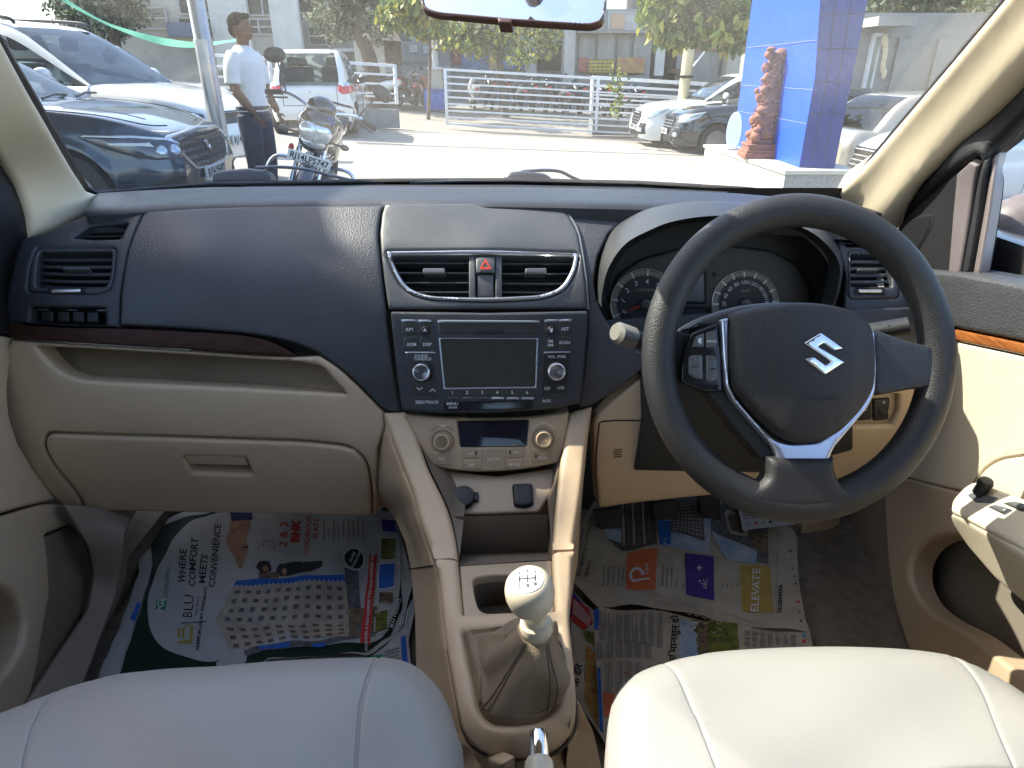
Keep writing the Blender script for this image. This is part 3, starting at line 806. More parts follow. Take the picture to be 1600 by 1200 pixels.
# ---- wood strip and beige lower dash, passenger side
ws = sp([(15, 507), (100, 512), (200, 514), (300, 518), (380, 524), (430, 536), (462, 555)], 4)
wb = sp([(22, 529), (100, 534), (200, 540), (300, 546), (400, 553), (462, 556)], 4)
m = MB(); m.panel(ws + wb[::-1][1:], DS, WOOD, bevel=3, h=.004, thick=.02, off=.003, grid=12); m.panel([(16, 495), (300, 500), (480, 530), (480, 552), (300, 540), (20, 525)], DS, DRK, bevel=0, h=0, thick=0, off=-.022, grid=30); m.build('wood_trim', dash)  # dark backing sheet added behind the strip to block light from the gap
m = MB()
low_o = rc([(20, 531), (60, 534), (200, 543), (300, 549), (400, 556), (466, 559), (500, 563)], 2)[0:] 
edgeR = sp([(500, 556), (525, 572), (550, 594), (578, 622), (600, 644)], 4)
low = [(20, 531), (100, 537), (200, 543), (300, 549), (400, 556), (466, 558)] + edgeR + [(603, 664), (590, 700), (588, 803), (135, 795), (100, 788), (75, 765), (45, 730), (20, 690), (6, 650), (4, 610), (10, 565)]
tray = rc([(58, 540), (200, 548), (300, 554), (400, 561), (470, 564), (505, 572), (543, 615), (400, 607), (300, 602), (180, 597), (120, 592), (85, 574)], [4, 20, 20, 20, 20, 8, 3, 20, 20, 20, 30, 20])
gb = rc([(72, 673), (300, 680), (480, 686), (548, 694), (574, 715), (582, 750), (584, 802), (136, 794), (118, 762), (90, 730), (72, 700)], [14, 40, 40, 30, 20, 20, 2, 2, 20, 30, 12])
m.panel(low, DS, BGE, bevel=6, h=.006, thick=.03, holes=[tray, gb], grid=15)
m.build('lower_panel', dash)
m = MB(); TR = Surf([(60, 545, 'Y', .99), (300, 556, 'Y', 1.04), (540, 570, 'Y', 1.01), (60, 600, 'Y', .93), (300, 608, 'Y', .97), (540, 618, 'Y', .955)])
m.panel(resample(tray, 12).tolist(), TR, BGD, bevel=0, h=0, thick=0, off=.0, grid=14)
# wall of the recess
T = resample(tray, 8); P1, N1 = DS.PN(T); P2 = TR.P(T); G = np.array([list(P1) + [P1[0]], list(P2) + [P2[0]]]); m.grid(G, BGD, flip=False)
m.build('shelf_recess', dash)
m = MB()
hnd = rc([(287, 709), (386, 711), (398, 738), (303, 735)], 4)
gbi = [(x + (3 if x < 130 else 0) - (3 if x > 560 else 0), y + (3 if y < 780 and y < 700 else 0)) for x, y in gb]
m.panel(gbi, DS, BGE, bevel=5, h=.006, thick=.02, off=.002, holes=[hnd], grid=15)
glove = m.build('glove_box', dash)
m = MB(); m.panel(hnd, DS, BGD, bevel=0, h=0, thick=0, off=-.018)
m.panel(rc([(289, 710.5), (385, 712.5), (389, 726), (296, 723.5)], 2), DS, BGE, bevel=2, h=.002, thick=.008, off=.001); m.build('handle', glove)

# ---- climate panel
CP = Surf([(636, 648, 'Y', .93), (762, 652, 'Y', .925), (888, 645, 'Y', .93), (672, 728, 'Y', .895), (762, 738, 'Y', .89), (876, 725, 'Y', .895)])
cp_o = rc([(634, 647), (700, 652), (765, 654), (830, 652), (889, 643), (884, 690), (877, 722), (820, 733), (770, 737), (720, 736), (672, 727), (655, 700)], [3, 20, 30, 20, 3, 10, 6, 20, 30, 20, 8, 12])
disp = rc([(715, 658), (826, 656), (822, 697), (720, 698)], 2)
m = MB(); m.panel(cp_o, CP, BGE, bevel=5, h=.005, thick=.02, off=.0, holes=[disp], grid=12)
clim = m.build('climate_panel', dash)
slab(disp, NAVY, .0028, .0006, 'climate_display', clim, surf=CP, bevel=1)
def ckey(poly, txt=(), led=None):
    m = MB(); m.panel(rc(poly, 2), CP, BGD, bevel=1.6, h=.0022, thick=.003, off=.0043, grid=9)
    for t in txt: m.text(t[0], t[1], t[2], t[3], CP, mat('light_print', (.75, .70, .6), .6), off=.0069, bold=.012)
    if led: m.flat(rect(led[0], led[1], led[0] + 2.4, led[1] + 6), CP, MATB, .0068)
    m.build('climate_key', clim)
ckey([(721, 700), (749, 699.5), (750, 715), (722, 716)], [('A/C', 737, 708, 6)], (743, 704))
ckey([(722, 718), (751, 717), (752, 733), (724, 733.5)], [('OFF', 737, 726, 6)])
ckey([(751.5, 700), (791, 699), (789, 734), (754, 735)], [('AUTO', 771, 717, 7)])
ckey([(793.5, 699), (820, 697), (819, 714), (792, 715.5)], [('DEF', 806, 706, 5)], (796, 703))
ckey([(792, 717.5), (819, 716), (817, 732), (790, 733)], [('MODE', 804, 725, 6)])
ckey([(675, 706), (706, 705), (710, 727), (679, 725)], [('REC', 692, 716, 6)])
ckey([(833, 703), (862, 700), (861, 720), (831, 723)], [('DEF', 848, 709, 4.5), ('REAR', 848, 715, 5.5)], (836, 709))
for kx, ky in ((692.5, 689), (848.5, 685)):
    m = MB(); m.panel(ell(kx, ky, 19.5, n=40), CP, BGD, bevel=1.5, h=.001, thick=0, off=.0045, holes=[ell(kx, ky, 16.3, n=40)], grid=6); m.flat(ell(kx, ky, 16.4, n=40), CP, DRK, .0052)
    for k in range(-5, 6):
        a = rad(-90 + k * 9); c, s_ = math.cos(a), math.sin(a)
        if abs(k) > 1: m.flat([(kx + c * 23 - s_ * 2, ky + s_ * 23 + c * 2), (kx + c * 24.4 - s_ * 2, ky + s_ * 24.4 + c * 2), (kx + c * 24.4 + s_ * 2, ky + s_ * 24.4 - c * 2), (kx + c * 23 + s_ * 2, ky + s_ * 23 - c * 2)], CP, PRINTG if kx < 800 else mat('light_print'), .0056)
    m.text('TEMP' if kx < 800 else 'FAN', kx, ky - 24, 6, CP, mat('light_print'), off=.0056, bold=.01)
    m.build('knob_ring', clim)
    knob(kx, ky, 12.3, BGD, BGE, BGE, clim, surf=CP, off=.005, hgt=.017)

# ---- driver's lower beige panel
dl = rc([(927, 655), (960, 622), (1000, 590), (1100, 560), (1420, 560), (1432, 600), (1425, 650), (1405, 690), (1360, 735), (1290, 757), (1110, 772), (1000, 783), (935, 792), (929, 730)], [10, 10, 10, 5, 5, 10, 20, 20, 30, 30, 30, 30, 6, 10])
m = MB()
DLS = Surf([(927, 655, 'Y', .95), (1000, 590, 'Y', .965), (1420, 560, 'Y', .97), (1425, 650, 'Y', .96), (1100, 660, 'Y', .95), (1300, 660, 'Y', .95), (935, 792, 'Y', .93), (1110, 772, 'Y', .96), (1290, 757, 'Y', .985)])
swb = rc([(1322, 618), (1402, 614), (1402, 640), (1392, 662), (1322, 664)], 4)
gap = rc([(1003, 570), (1340, 560), (1335, 690), (1200, 733), (1070, 733), (989, 731), (1003, 655)], 4)
m.panel(dl, DLS, BGE, bevel=6, h=.006, thick=.03, holes=[swb], grid=16); m.build('driver_lower_panel', dash)
m = MB()
for y in (700, 703.8, 707.6, 711): m.flat([(957, y), (970, y - 1.2), (970, y + .3), (957, y + 1.5)], DLS, DRK, .0066)
fl = sp([(935, 660), (931, 700), (930, 750), (933, 787)], 5)
m.tube([DLS.PN(np.array([p]))[0][0] + DLS.PN(np.array([p]))[1][0] * .006 for p in [(1000, 655), (960, 655), (938, 657)] + fl], .0012, DRK, n=5)
P_, N_ = DLS.PN(np.array([[947, 783]])); m.lathe([(.007, .004), (.0075, .0065), (.0055, .007), (.004, .004), (0, .004)], P_[0], N_[0], BGD, n=18)
m.build('fuse_cover', dash)
m = MB(); m.panel(swb, DLS, BGD, bevel=0, h=0, thick=0, off=-.006); swp = m.build('switch_panel', dash)
for x0, x1, t in ((1323, 1338, 0), (1340, 1363, 1), (1366, 1392, 2)):
    m = MB(); m.panel(rc([(x0, 625), (x1, 623), (x1 - (3 if t == 2 else 0), 657), (x0, 659)], 2), DLS, MATB, bevel=2, h=.003, thick=.01, off=-.004)
    if t == 1: m.text('D', 1352, 640, 7, DLS, PRINT, off=-.0005)
    if t == 2:
        m.panel(rect(1373, 636, 1386, 650), DLS, RUB, bevel=3, h=.003, thick=.002, off=-.001); m.text('0', 1389, 643, 5, DLS, PRINT, off=-.0005); m.text('D', 1382, 629, 6, DLS, PRINT, off=-.0005)
    m.build('dash_switch', swp)
# firewall / underside
m = MB()
FW = Surf([(130, 790, 'Y', 1.32), (640, 790, 'Y', 1.34), (900, 760, 'Y', 1.34), (1400, 740, 'Y', 1.30), (130, 860, 'Y', 1.20), (1400, 860, 'Y', 1.20), (640, 860, 'Y', 1.20)])
G = []
for z, y in ((.99, 1.36), (.8, 1.42), (.6, 1.42), (.48, 1.40), (.36, 1.28), (.332, 1.20)):
    G.append([(x, y, z) for x in np.linspace(-.74, .74, 16)])
m.grid(np.array(G), mat('firewall_felt', (.035, .031, .026), .95, var=.3, vscale=30))
m.build('firewall', dash)
# ================================================================ CAR BODY round the cabin
body = thing('car_body', (0, 0, .2), 'cream pillars, windscreen and roof of the car the picture was taken from', 'car body')
WG = Surf([(150, 303, 'X', -.76), (400, 290, 'Y', 1.40), (800, 284, 'Y', 1.47), (1150, 297, 'Y', 1.43), (1303, 307, 'X', .66),
           (0, 55, 'X', -.69), (1567, 0, 'X', .615), (800, 0, 'Y', 1.0), (400, 0, 'Y', .985), (1200, 0, 'Y', .98), (800, -387, 'Y', .62), (1500, -387, 'Y', .58), (100, -387, 'Y', .58)])
WGM = glassmat('windscreen_glass', (.93, .96, .95), .35, dust=.068, dcol=(.82, .79, .70), dscale=230)
m = MB(); m.panel([(120, 310), (400, 296), (800, 290), (1150, 303), (1330, 316), (1480, 160), (1640, -20), (1700, -387), (-120, -387), (-60, 20), (60, 200)], WG, WGM, bevel=0, h=0, thick=0, grid=60)
m.build('windscreen', body)
BORD = mat('ceramic_border', (.02, .02, .03), .4)
m = MB()
m.panel([(150, 303), (330, 289), (600, 283.5), (800, 282.5), (1000, 287), (1160, 296), (1310, 311), (1310, 318), (1150, 304), (1000, 295), (800, 291), (600, 292), (330, 298), (150, 312)], WG, BORD, bevel=0, h=0, thick=.004, off=-.003, grid=20)
m.panel([(-5, 50), (4, 60), (44, 128), (82, 194), (118, 258), (138, 292), (158, 303), (150, 310), (128, 296), (108, 260), (72, 194), (34, 130), (-8, 62)], WG, BORD, bevel=0, h=0, thick=.004, off=.002, grid=14)
m.panel([(1303, 306), (1350, 258), (1480, 103), (1565, 0), (1600, -40), (1606, -34), (1572, 2), (1486, 106), (1356, 262), (1309, 311)], WG, BORD, bevel=0, h=0, thick=.004, off=.002, grid=14)
# small etched mark in the corner of the glass
for k, wd in enumerate((28, 24, 30, 22)): m.flat(rect(184, 279.5 + k * 3.6, 184 + wd, 280.6 + k * 3.6), WG, MATB, .004)
m.build('windscreen_border', body)
# pillars
PR = Surf([(1303, 307, 'X', .655), (1567, 0, 'X', .605), (1480, 104, 'X', .62), (1400, 200, 'X', .64), (1417, 325, 'X', .72), (1600, 141, 'X', .685), (1500, 235, 'X', .70), (1395, 352, 'X', .73), (1330, 330, 'X', .70)])
def ridge(x, y):
    # fold line running up the pillar: distance from it decides the roll towards the door
    ax, ay, bx, by = 1395., 322., 1600., 92.
    d = ((x - ax) * (by - ay) - (y - ay) * (bx - ax)) / math.hypot(bx - ax, by - ay)
    d = -d
    return .016 * np.exp(-(d / 38.) ** 2) - .010 * np.clip(d / 40, 0, 1)
m = MB()
m.panel(rc([(1300, 311), (1350, 262), (1400, 203), (1486, 102), (1570, 2), (1660, -104), (1760, -110), (1690, 30), (1606, 138), (1545, 193), (1483, 246), (1445, 284), (1421, 320), (1408, 356), (1388, 356), (1345, 340), (1302, 322)], 3), PR, PILL, bevel=14, h=.008, thick=.05, grid=16, fn=ridge)
m.build('pillar_trim', body)
PL = Surf([(150, 303, 'X', -.76), (0, 55, 'X', -.69), (82, 200, 'X', -.71), (0, 255, 'X', -.78), (38, 360, 'X', -.78), (140, 335, 'X', -.75), (-80, 150, 'X', -.74)])
m = MB()
m.panel(rc([(-140, -170), (-10, 52), (34, 132), (72, 196), (108, 262), (130, 298), (154, 306), (143, 322), (134, 338), (102, 352), (70, 367), (40, 376), (37, 340), (20, 290), (0, 257), (-60, 160), (-200, -60)], 4), PL, PILL, bevel=14, h=.012, thick=.05, grid=16)
m.build('pillar_trim', body)
ROOFM = mat('headliner', (.40, .36, .28), .9); PAINT = mat('brown_car_paint', (.13, .105, .10), .3, metal=.6, coat=.6)
m = MB(); G = []
for y in np.linspace(.56, -1.7, 14):
    G.append([(x, y, 1.415 + .03 * (1 - (x / .62) ** 2) - .02 * (y < -1.2)) for x in np.linspace(-.66, .60, 11)])
G = np.array(G); m.grid(G, ROOFM, flip=True); m.grid(G + (0, 0, .035), PAINT)
m.box((-.03, .575, 1.405), (1.26, .07, .05), ROOFM, bev=.02)
m.build('roof', body)
m = MB()
for sx, x in ((-1, -.74), (1, .70)):
    m = MB(); m.box((x + sx * .03, -.45, 1.0), (.09, .16, .9), PILL, bev=.03); m.build('centre_pillar', body)
    m = MB(); m.box((x - sx * .02, -1.55, 1.15), (.16, .35, .55), PILL, bev=.05); m.build('rear_pillar', body)
m = MB()
m.box((-.02, -1.95, .62), (1.5, .1, .85), ROOFM, bev=.02); m.box((-.02, -1.5, .95), (1.4, .8, .04), CARPET, bev=.01)
m.box((-.83, -.9, .55), (.08, 1.9, .75), ROOFM, bev=.02); m.box((.79, -.9, .55), (.08, 1.9, .75), ROOFM, bev=.02)
m.build('rear_shell', body)
m = MB(); G = []
for y in (-1.9, -.6, .2, .6, .9, 1.1, 1.22):
    G.append([(x, y, .325 + (.05 if abs(x) > .71 else 0)) for x in (-.80, -.72, -.705, -.3, -.1, .1, .3, .60, .66, .76)])
m.grid(np.array(G), CARPET); m.build('floor_pan', body)
m = MB(); G = []
for y, z in ((1.50, .955), (1.56, .93), (1.9, .885), (2.25, .80), (2.42, .68), (2.46, .45)):
    G.append([(x, y - .12 * (x / .8) ** 2, z - .06 * (x / .8) ** 4) for x in np.linspace(-.85, .8, 15)])
m.grid(np.array(G), PAINT)
m.build('bonnet', body)
m = MB()
m.panel([(120, 300), (330, 284), (600, 279), (800, 278.5), (1000, 283), (1200, 296), (1330, 309), (1330, 320), (800, 292), (120, 316)], Surf([(150, 300, 'Y', 1.36), (800, 280, 'Y', 1.56), (1320, 310, 'Y', 1.45), (150, 312, 'Y', 1.30), (800, 292, 'Y', 1.48), (1320, 320, 'Y', 1.38)]), MATB, bevel=0, h=0, thick=.04, grid=40)
m.build('cowl', body)
# wipers seen through the glass
NV = mat('wiper_black', (.025, .032, .05), .35, bump=.2, bscale=300)
def wiper(capc, capw, arm, blade, name='wiper', label=''):
    t = thing(name, at(capc[0], capc[1], Y=1.5), label, 'wiper', 'wipers at the foot of the windscreen')
    m = MB(); WS_ = Surf([(0, 250, 'Y', 1.50), (1600, 250, 'Y', 1.50), (0, 300, 'Y', 1.48), (1600, 300, 'Y', 1.48)])
    m.panel(capw, WS_, NV, bevel=6, h=.014, thick=.03, grid=8); m.build('pivot_cap', t)
    m = MB(); m.tube([at(x, y, Y=1.50 + .0 * i) for i, (x, y) in enumerate(arm)], [.006] * (len(arm) - 1) + [.003], NV, n=8, flat=.6); m.build('wiper_arm', t)
    m = MB(); m.tube([at(x, y, Y=1.475) for x, y in blade], .0035, NV, n=6); m.build('wiper_blade', t)
wiper((810, 276), rc([(787, 289), (788, 276), (797, 269), (815, 267), (850, 271), (861, 277), (862, 288)], 4), sp([(815, 268), (850, 266), (875, 268), (892, 276), (908, 283)], 5), sp([(640, 286), (760, 283), (905, 284), (1000, 290), (1060, 298)], 5),
      label='black wiper lying at the middle of the windscreen foot, below the gate')
wiper((370, 276), rc([(330, 288), (334, 272), (350, 266), (390, 263), (418, 266), (424, 274), (422, 287)], 4), sp([(400, 262), (440, 261), (480, 265), (520, 275), (560, 284)], 5), sp([(430, 285), (500, 284), (600, 286)], 5),
      label='blue black wiper with a slotted pivot cap below the motorcycle')
# ================================================================ MIRROR
mir = thing('rear_view_mirror', at(800, -40, W=.72), 'brown framed rear view mirror hanging at the top of the windscreen', 'mirror')
MS = Surf([(650, 0, 'W', .735), (950, 0, 'W', .70), (650, 60, 'W', .725), (950, 60, 'W', .69)])
mo = rc([(655, -70), (657, 0), (661, 18), (680, 26), (800, 37), (925, 45), (943, 38), (948, 15), (950, -60)], [10, 10, 8, 12, 10, 12, 10, 6, 10])
mi_ = rc([(660, -65), (662, -2), (666, 13), (683, 20), (800, 31), (922, 38.5), (938, 33), (943, 12), (944, -55)], [10, 10, 8, 12, 10, 12, 10, 6, 10])
FRB = mat('mirror_frame', (.12, .065, .05), .3, coat=.3)
m = MB(); m.panel(mo, MS, FRB, bevel=3, h=.004, thick=.004, holes=[mi_], grid=14); T = resample(mo, 12); c_ = T.mean(0); P1 = MS.P(T); P2 = MS.P(c_ + (T - c_) * (.95, .62)) + np.array([0, .035, .0]); m.grid(np.array([list(P1) + [P1[0]], list(P2) + [P2[0]]]), FRB); m.build('mirror_frame', mir)
m = MB(); m.panel(mi_, MS, mat('mirror_glass', (.85, .86, .88), .03, metal=1.), bevel=0, h=0, thick=0, off=0, grid=20); m.build('mirror_glass', mir)
m = MB(); m.panel(rc([(778, 33), (802, 35), (800, 43), (780, 42)], 2), MS, FRB, bevel=2, h=.004, thick=.01, off=.002); m.build('dip_tab', mir)
m = MB(); m.tube([at(800, -60, W=.76), (0, .80, 1.40)], .012, FRB); m.build('mirror_stem', mir)

# ================================================================ DRIVER'S DOOR
dd = thing('driver_door', (.70, .6, .3), 'driver side door with cream lining, teak strip and mirror triangle, right of the wheel', 'car door')
DR = Surf([(1455, 425, 'X', .70), (1600, 444, 'X', .68), (1900, 510, 'X', .665), (1440, 520, 'X', .712), (1600, 540, 'X', .685), (1425, 690, 'X', .72), (1600, 700, 'X', .69), (1900, 860, 'X', .67),
           (1310, 830, 'X', .71), (1420, 748, 'X', .715), (1413, 1020, 'X', .665), (1600, 1150, 'X', .65), (1600, 900, 'X', .67), (1390, 850, 'X', .70), (1900, 1300, 'X', .62)])
UP = mat('door_black', (.055, .058, .062), .38, bump=.9, bscale=380, var=.1, vscale=8)
m = MB(); m.panel(rc([(1440, 420), (1509, 425), (1600, 442), (1760, 476), (1900, 508), (1900, 604), (1760, 568), (1600, 532), (1489, 510), (1442, 503)], 5), DR, UP, bevel=8, h=.012, thick=.04, grid=16); m.build('upper_panel', dd)
m = MB(); m.panel(rc([(1440, 504), (1489, 511), (1600, 533), (1760, 569), (1900, 604), (1900, 626), (1760, 590), (1600, 553), (1489, 530), (1438, 522)], 3), DR, WOODL, bevel=5, h=.006, thick=.02, off=.003, grid=12); m.build('wood_strip', dd)
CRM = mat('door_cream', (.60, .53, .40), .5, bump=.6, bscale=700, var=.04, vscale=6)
inset = rc([(1527, 757), (1543, 733), (1568, 718), (1610, 712), (1900, 740), (1900, 850), (1620, 790)], [3, 20, 20, 10, 5, 5, 5])
m = MB(); m.panel(rc([(1437, 523), (1489, 531), (1600, 554), (1900, 627), (1900, 852), (1560, 781), (1460, 757), (1400, 741), (1424, 700), (1440, 620)], 4), DR, CRM, bevel=5, h=.006, thick=.02, holes=[inset], grid=18); m.build('cream_panel', dd)
m = MB(); m.panel(inset, DR, CRM, bevel=4, h=.004, thick=.02, off=.001, grid=18)
m.build('arm_inset', dd)
m = MB(); pts = sp([(1525, 757), (1541, 732), (1567, 716), (1612, 710), (1750, 723)], 5); P_, N_ = DR.PN(np.array(pts)); m.tube(P_ + N_ * .004, .0014, mat('bronze_line', (.16, .085, .03), .5), n=6); m.build('inset_line', dd)
pocket = rc([(1487, 835), (1452, 845), (1430, 872), (1427, 905), (1440, 938), (1467, 963), (1520, 990), (1600, 1055), (1750, 1160), (1800, 1080), (1600, 870), (1530, 838)], 22)
CLOTH = mat('door_cloth', (.17, .125, .09), .85, bump=1., bscale=(500, 500, 180), var=.2, vscale=30)
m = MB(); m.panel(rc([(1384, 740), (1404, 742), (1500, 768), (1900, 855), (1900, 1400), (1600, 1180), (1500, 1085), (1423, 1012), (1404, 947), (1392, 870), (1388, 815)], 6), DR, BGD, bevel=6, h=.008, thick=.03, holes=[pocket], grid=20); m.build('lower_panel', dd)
m = MB(); m.panel(rc([(1384, 742), (1388, 815), (1391, 870), (1403, 947), (1421, 1012), (1385, 985), (1352, 945), (1322, 900), (1311, 860), (1314, 805), (1335, 765)], 6), DR, CLOTH, bevel=4, h=.004, thick=.03, off=-.003, grid=14); m.build('cloth_panel', dd)
m = MB()
ep = sp([(1330, 765), (1310, 808), (1305, 862), (1316, 905), (1348, 952), (1385, 992), (1440, 1040)], 5); P_, N_ = DR.PN(np.array(ep)); m.tube(P_ + N_ * .002, .006, BGD, n=8)
ep = sp([(1386, 745), (1390, 815), (1393, 870), (1405, 947), (1426, 1012)], 5); P_, N_ = DR.PN(np.array(ep)); m.tube(P_ + N_ * .003, .002, BGE, n=6)
m.build('edge_bead', dd)
PB = Surf([(1430, 880, 'X', .745), (1600, 870, 'X', .735), (1600, 1055, 'X', .70), (1480, 960, 'X', .73), (1800, 1100, 'X', .70)])
m = MB(); m.panel(pocket, PB, mat('pocket_inner', (.17, .15, .12), .45, var=.1, vscale=10), bevel=0, h=0, thick=0, grid=24)
T = resample(pocket, 10); G = np.array([list(DR.P(T)) + [DR.P(T)[0]], list(PB.P(T)) + [PB.P(T)[0]]]); m.grid(G, BGD); m.build('map_pocket', dd)
# armrest
AT = Surf([(1488, 797, 'X', .625), (1527, 755, 'X', .655), (1600, 783, 'X', .655), (1590, 857, 'X', .60), (1900, 900, 'X', .655), (1850, 1050, 'X', .58)])
AS_ = Surf([(1488, 797, 'X', .625), (1590, 857, 'X', .60), (1513, 847, 'X', .655), (1600, 933, 'X', .645), (1850, 1060, 'X', .58), (1800, 1110, 'X', .62)])
m = MB()
m.panel(rc([(1489, 803), (1491, 785), (1512, 762), (1528, 755), (1600, 782), (1900, 905), (1900, 1080), (1700, 935), (1590, 856), (1500, 808)], [4, 14, 8, 6, 6, 6, 6, 10, 10, 4]), AT, CRM, bevel=5, h=.006, thick=.01, grid=13)
m.panel(rc([(1489, 800), (1505, 806), (1590, 855), (1700, 934), (1900, 1078), (1900, 1160), (1700, 1010), (1600, 935), (1560, 902), (1515, 850), (1492, 815)], 8), AS_, CRM, bevel=6, h=.004, thick=.01, off=.002, grid=14)
arm = m.build('armrest', dd)
m = MB(); m.panel(rc([(1517, 778), (1524, 774), (1565, 783), (1558, 792), (1530, 790)], 3), AT, knobm, bevel=2, h=.001, thick=.002, off=.006, grid=8)
c0, n0 = AT.PN(np.array([[1534, 777]])); m.lathe([(.006, 0), (.009, .003), (.0085, .016), (.010, .022), (.008, .027), (0, .028)], c0[0] + n0[0] * .006, (0, -.2, 1), MATB, n=20); m.build('mirror_joystick', arm)
for pl in ([(1548, 797), (1561, 794), (1588, 803), (1575, 811)], [(1571, 792), (1590, 789), (1620, 798), (1602, 806)]):
    m = MB(); m.panel(rc(pl, 3), AT, MATB, bevel=1.5, h=.001, thick=.002, off=.006, grid=8)
    cx, cy = np.mean(pl, 0); m.panel(rc([(cx + (x - cx) * .78, cy + (y - cy) * .72) for x, y in pl], 3), AT, knobm, bevel=2, h=.003, thick=.002, off=.007, grid=7); m.build('window_switch', arm)
# mirror triangle, seals, frame
DT = Surf([(1403, 425, 'X', .735), (1403, 350, 'X', .735), (1509, 427, 'X', .70), (1535, 250, 'X', .69), (1555, 250, 'X', .70), (1600, 141, 'X', .69), (1600, 190, 'X', .70), (1760, 0, 'X', .66), (1470, 260, 'X', .715)])
TRI = mat('triangle_black', (.014, .014, .015), .85, spec=.15, var=.05, vscale=8)  # shade on the left part of the triangle put into the colour
tri = rc([(1402, 430), (1404, 360), (1425, 333), (1475, 292), (1528, 247), (1539, 254), (1524, 340), (1509, 428), (1450, 428)], [4, 8, 8, 8, 4, 4, 8, 4, 4])
twt = rc([(1412, 352), (1440, 338), (1468, 333), (1463, 355), (1444, 388), (1432, 392), (1418, 386)], 5)
m = MB()
def fold(x, y):
    d = (x - 1492 - (428 - y) * .13); return .006 * (1 / (1 + np.exp(-d / 3.)))
m.panel(tri, DT, TRI, bevel=4, h=.004, thick=.02, off=.002, grid=10); m.panel(rc([(1492, 427), (1508, 427), (1523, 340), (1537, 256), (1527, 251), (1506, 270), (1499, 340)], 3), DT, mat('triangle_grey', (.13, .11, .11), .6), bevel=3, h=.004, thick=.004, off=.007, grid=10); mt_ = m.build('mirror_triangle', dd)  # paler strip paints the sunlit right edge of the triangle
m = MB(); m.panel(twt, DT, TRI, bevel=4, h=.002, thick=.004, off=.006, grid=6); m.panel([(1440 + (x - 1440) * .84, 362 + (y - 362) * .84) for x, y in twt], DT, mat('tweeter_mesh', (.012, .014, .014), .9, bump=1., bscale=500, spec=.1), bevel=0, h=0, thick=0, off=.0086, grid=12); m.build('tweeter_grille', mt_)
m = MB(); m.panel(rc([(1405, 356), (1420, 320), (1444, 284), (1482, 246), (1544, 193), (1604, 139), (1700, 20), (1790, 20), (1690, 110), (1602, 190), (1558, 232), (1540, 256), (1534, 244), (1505, 262), (1470, 290), (1430, 325), (1410, 350)], 3), DT, RUB, bevel=10, h=.014, thick=.03, grid=12); m.build('window_frame', dd)
m = MB(); m.panel(rc([(1540, 252), (1549, 246), (1534, 340), (1518, 430), (1510, 429), (1526, 340)], 2), DT, RUB, bevel=2, h=.004, thick=.03, off=.004); m.build('glass_run_seal', dd)
m = MB(); m.panel(rc([(1551, 246), (1560, 238), (1543, 340), (1527, 431), (1519, 430), (1535, 340)], 2), DT, mat('door_skin', (.30, .25, .24), .35, metal=.5), bevel=2, h=.004, thick=.012, off=-.004); m.build('window_channel', dd)
m = MB(); m.panel([(1528, 431), (1560, 238), (1602, 190), (1790, 20), (1900, 0), (1900, 508), (1600, 443)], DT, glassmat('side_glass', (.95, .97, .98), .3), bevel=0, h=0, thick=0, off=-.01, grid=60); m.build('window_glass', dd)
m = MB(); m.box((.78, .55, .65), (.05, 1.3, .64), PAINT, bev=.02); m.build('outer_skin', dd)
# outside mirror
c = at(1640, 372, X=.93)
dm = MB(); G = []
for i in range(13):
    th = math.pi * i / 12; row = []
    for k in range(24):
        a = 2 * math.pi * k / 24; ca, sa = math.cos(a), math.sin(a)
        row.append((c[0] + .125 * math.copysign(abs(ca) ** .9, ca) * math.sin(th) ** .7, c[1] - .06 * math.cos(th), c[2] + .082 * math.copysign(abs(sa) ** .75, sa) * math.sin(th) ** .7))
    G.append(row)
dm.grid(np.array(G), mat('mirror_shell', (.17, .14, .135), .5, var=.3, vscale=30), closed_u=True)
dm.build('mirror_housing', dd)
m = MB(); m.box((c[0] - .0, c[1], c[2] - .075), (.24, .10, .03), MATB, bev=.012); m.box((c[0] - .1, c[1], c[2] - .10), (.20, .09, .03), mat('brown_car_paint'), bev=.012); m.build('mirror_foot', dd)

# ================================================================ PASSENGER DOOR
pdr = thing('passenger_door', (-.76, .6, .3), 'passenger side door edge with cream lining and map pocket, left of the glove box', 'car door')
DL = Surf([(0, 257, 'X', -.79), (38, 360, 'X', -.785), (15, 505, 'X', -.78), (-200, 480, 'X', -.76), (5, 600, 'X', -.77), (20, 690, 'X', -.765), (80, 785, 'X', -.76), (0, 803, 'X', -.74), (-200, 860, 'X', -.72),
           (140, 880, 'X', -.745), (80, 1027, 'X', -.70), (20, 1120, 'X', -.68), (0, 950, 'X', -.70), (-200, 1250, 'X', -.66), (-200, 300, 'X', -.77)])
m = MB(); m.panel(rc([(-220, 40), (-60, 160), (0, 255), (22, 290), (38, 340), (41, 376), (28, 402), (18, 442), (12, 480), (14, 506), (16, 524), (-20, 520), (-220, 505)], 4), DL, mat('triangle_dark', (.010, .010, .012), .4), bevel=6, h=.008, thick=.03, grid=20); m.build('window_frame', pdr)
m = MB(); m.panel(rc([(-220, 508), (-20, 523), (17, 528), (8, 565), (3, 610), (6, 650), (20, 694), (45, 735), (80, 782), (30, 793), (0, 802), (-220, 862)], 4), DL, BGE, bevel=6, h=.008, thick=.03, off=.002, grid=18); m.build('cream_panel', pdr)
pk = rc([(-120, 900), (0, 922), (18, 942), (28, 975), (22, 1014), (0, 1048), (-120, 1150)], 14)
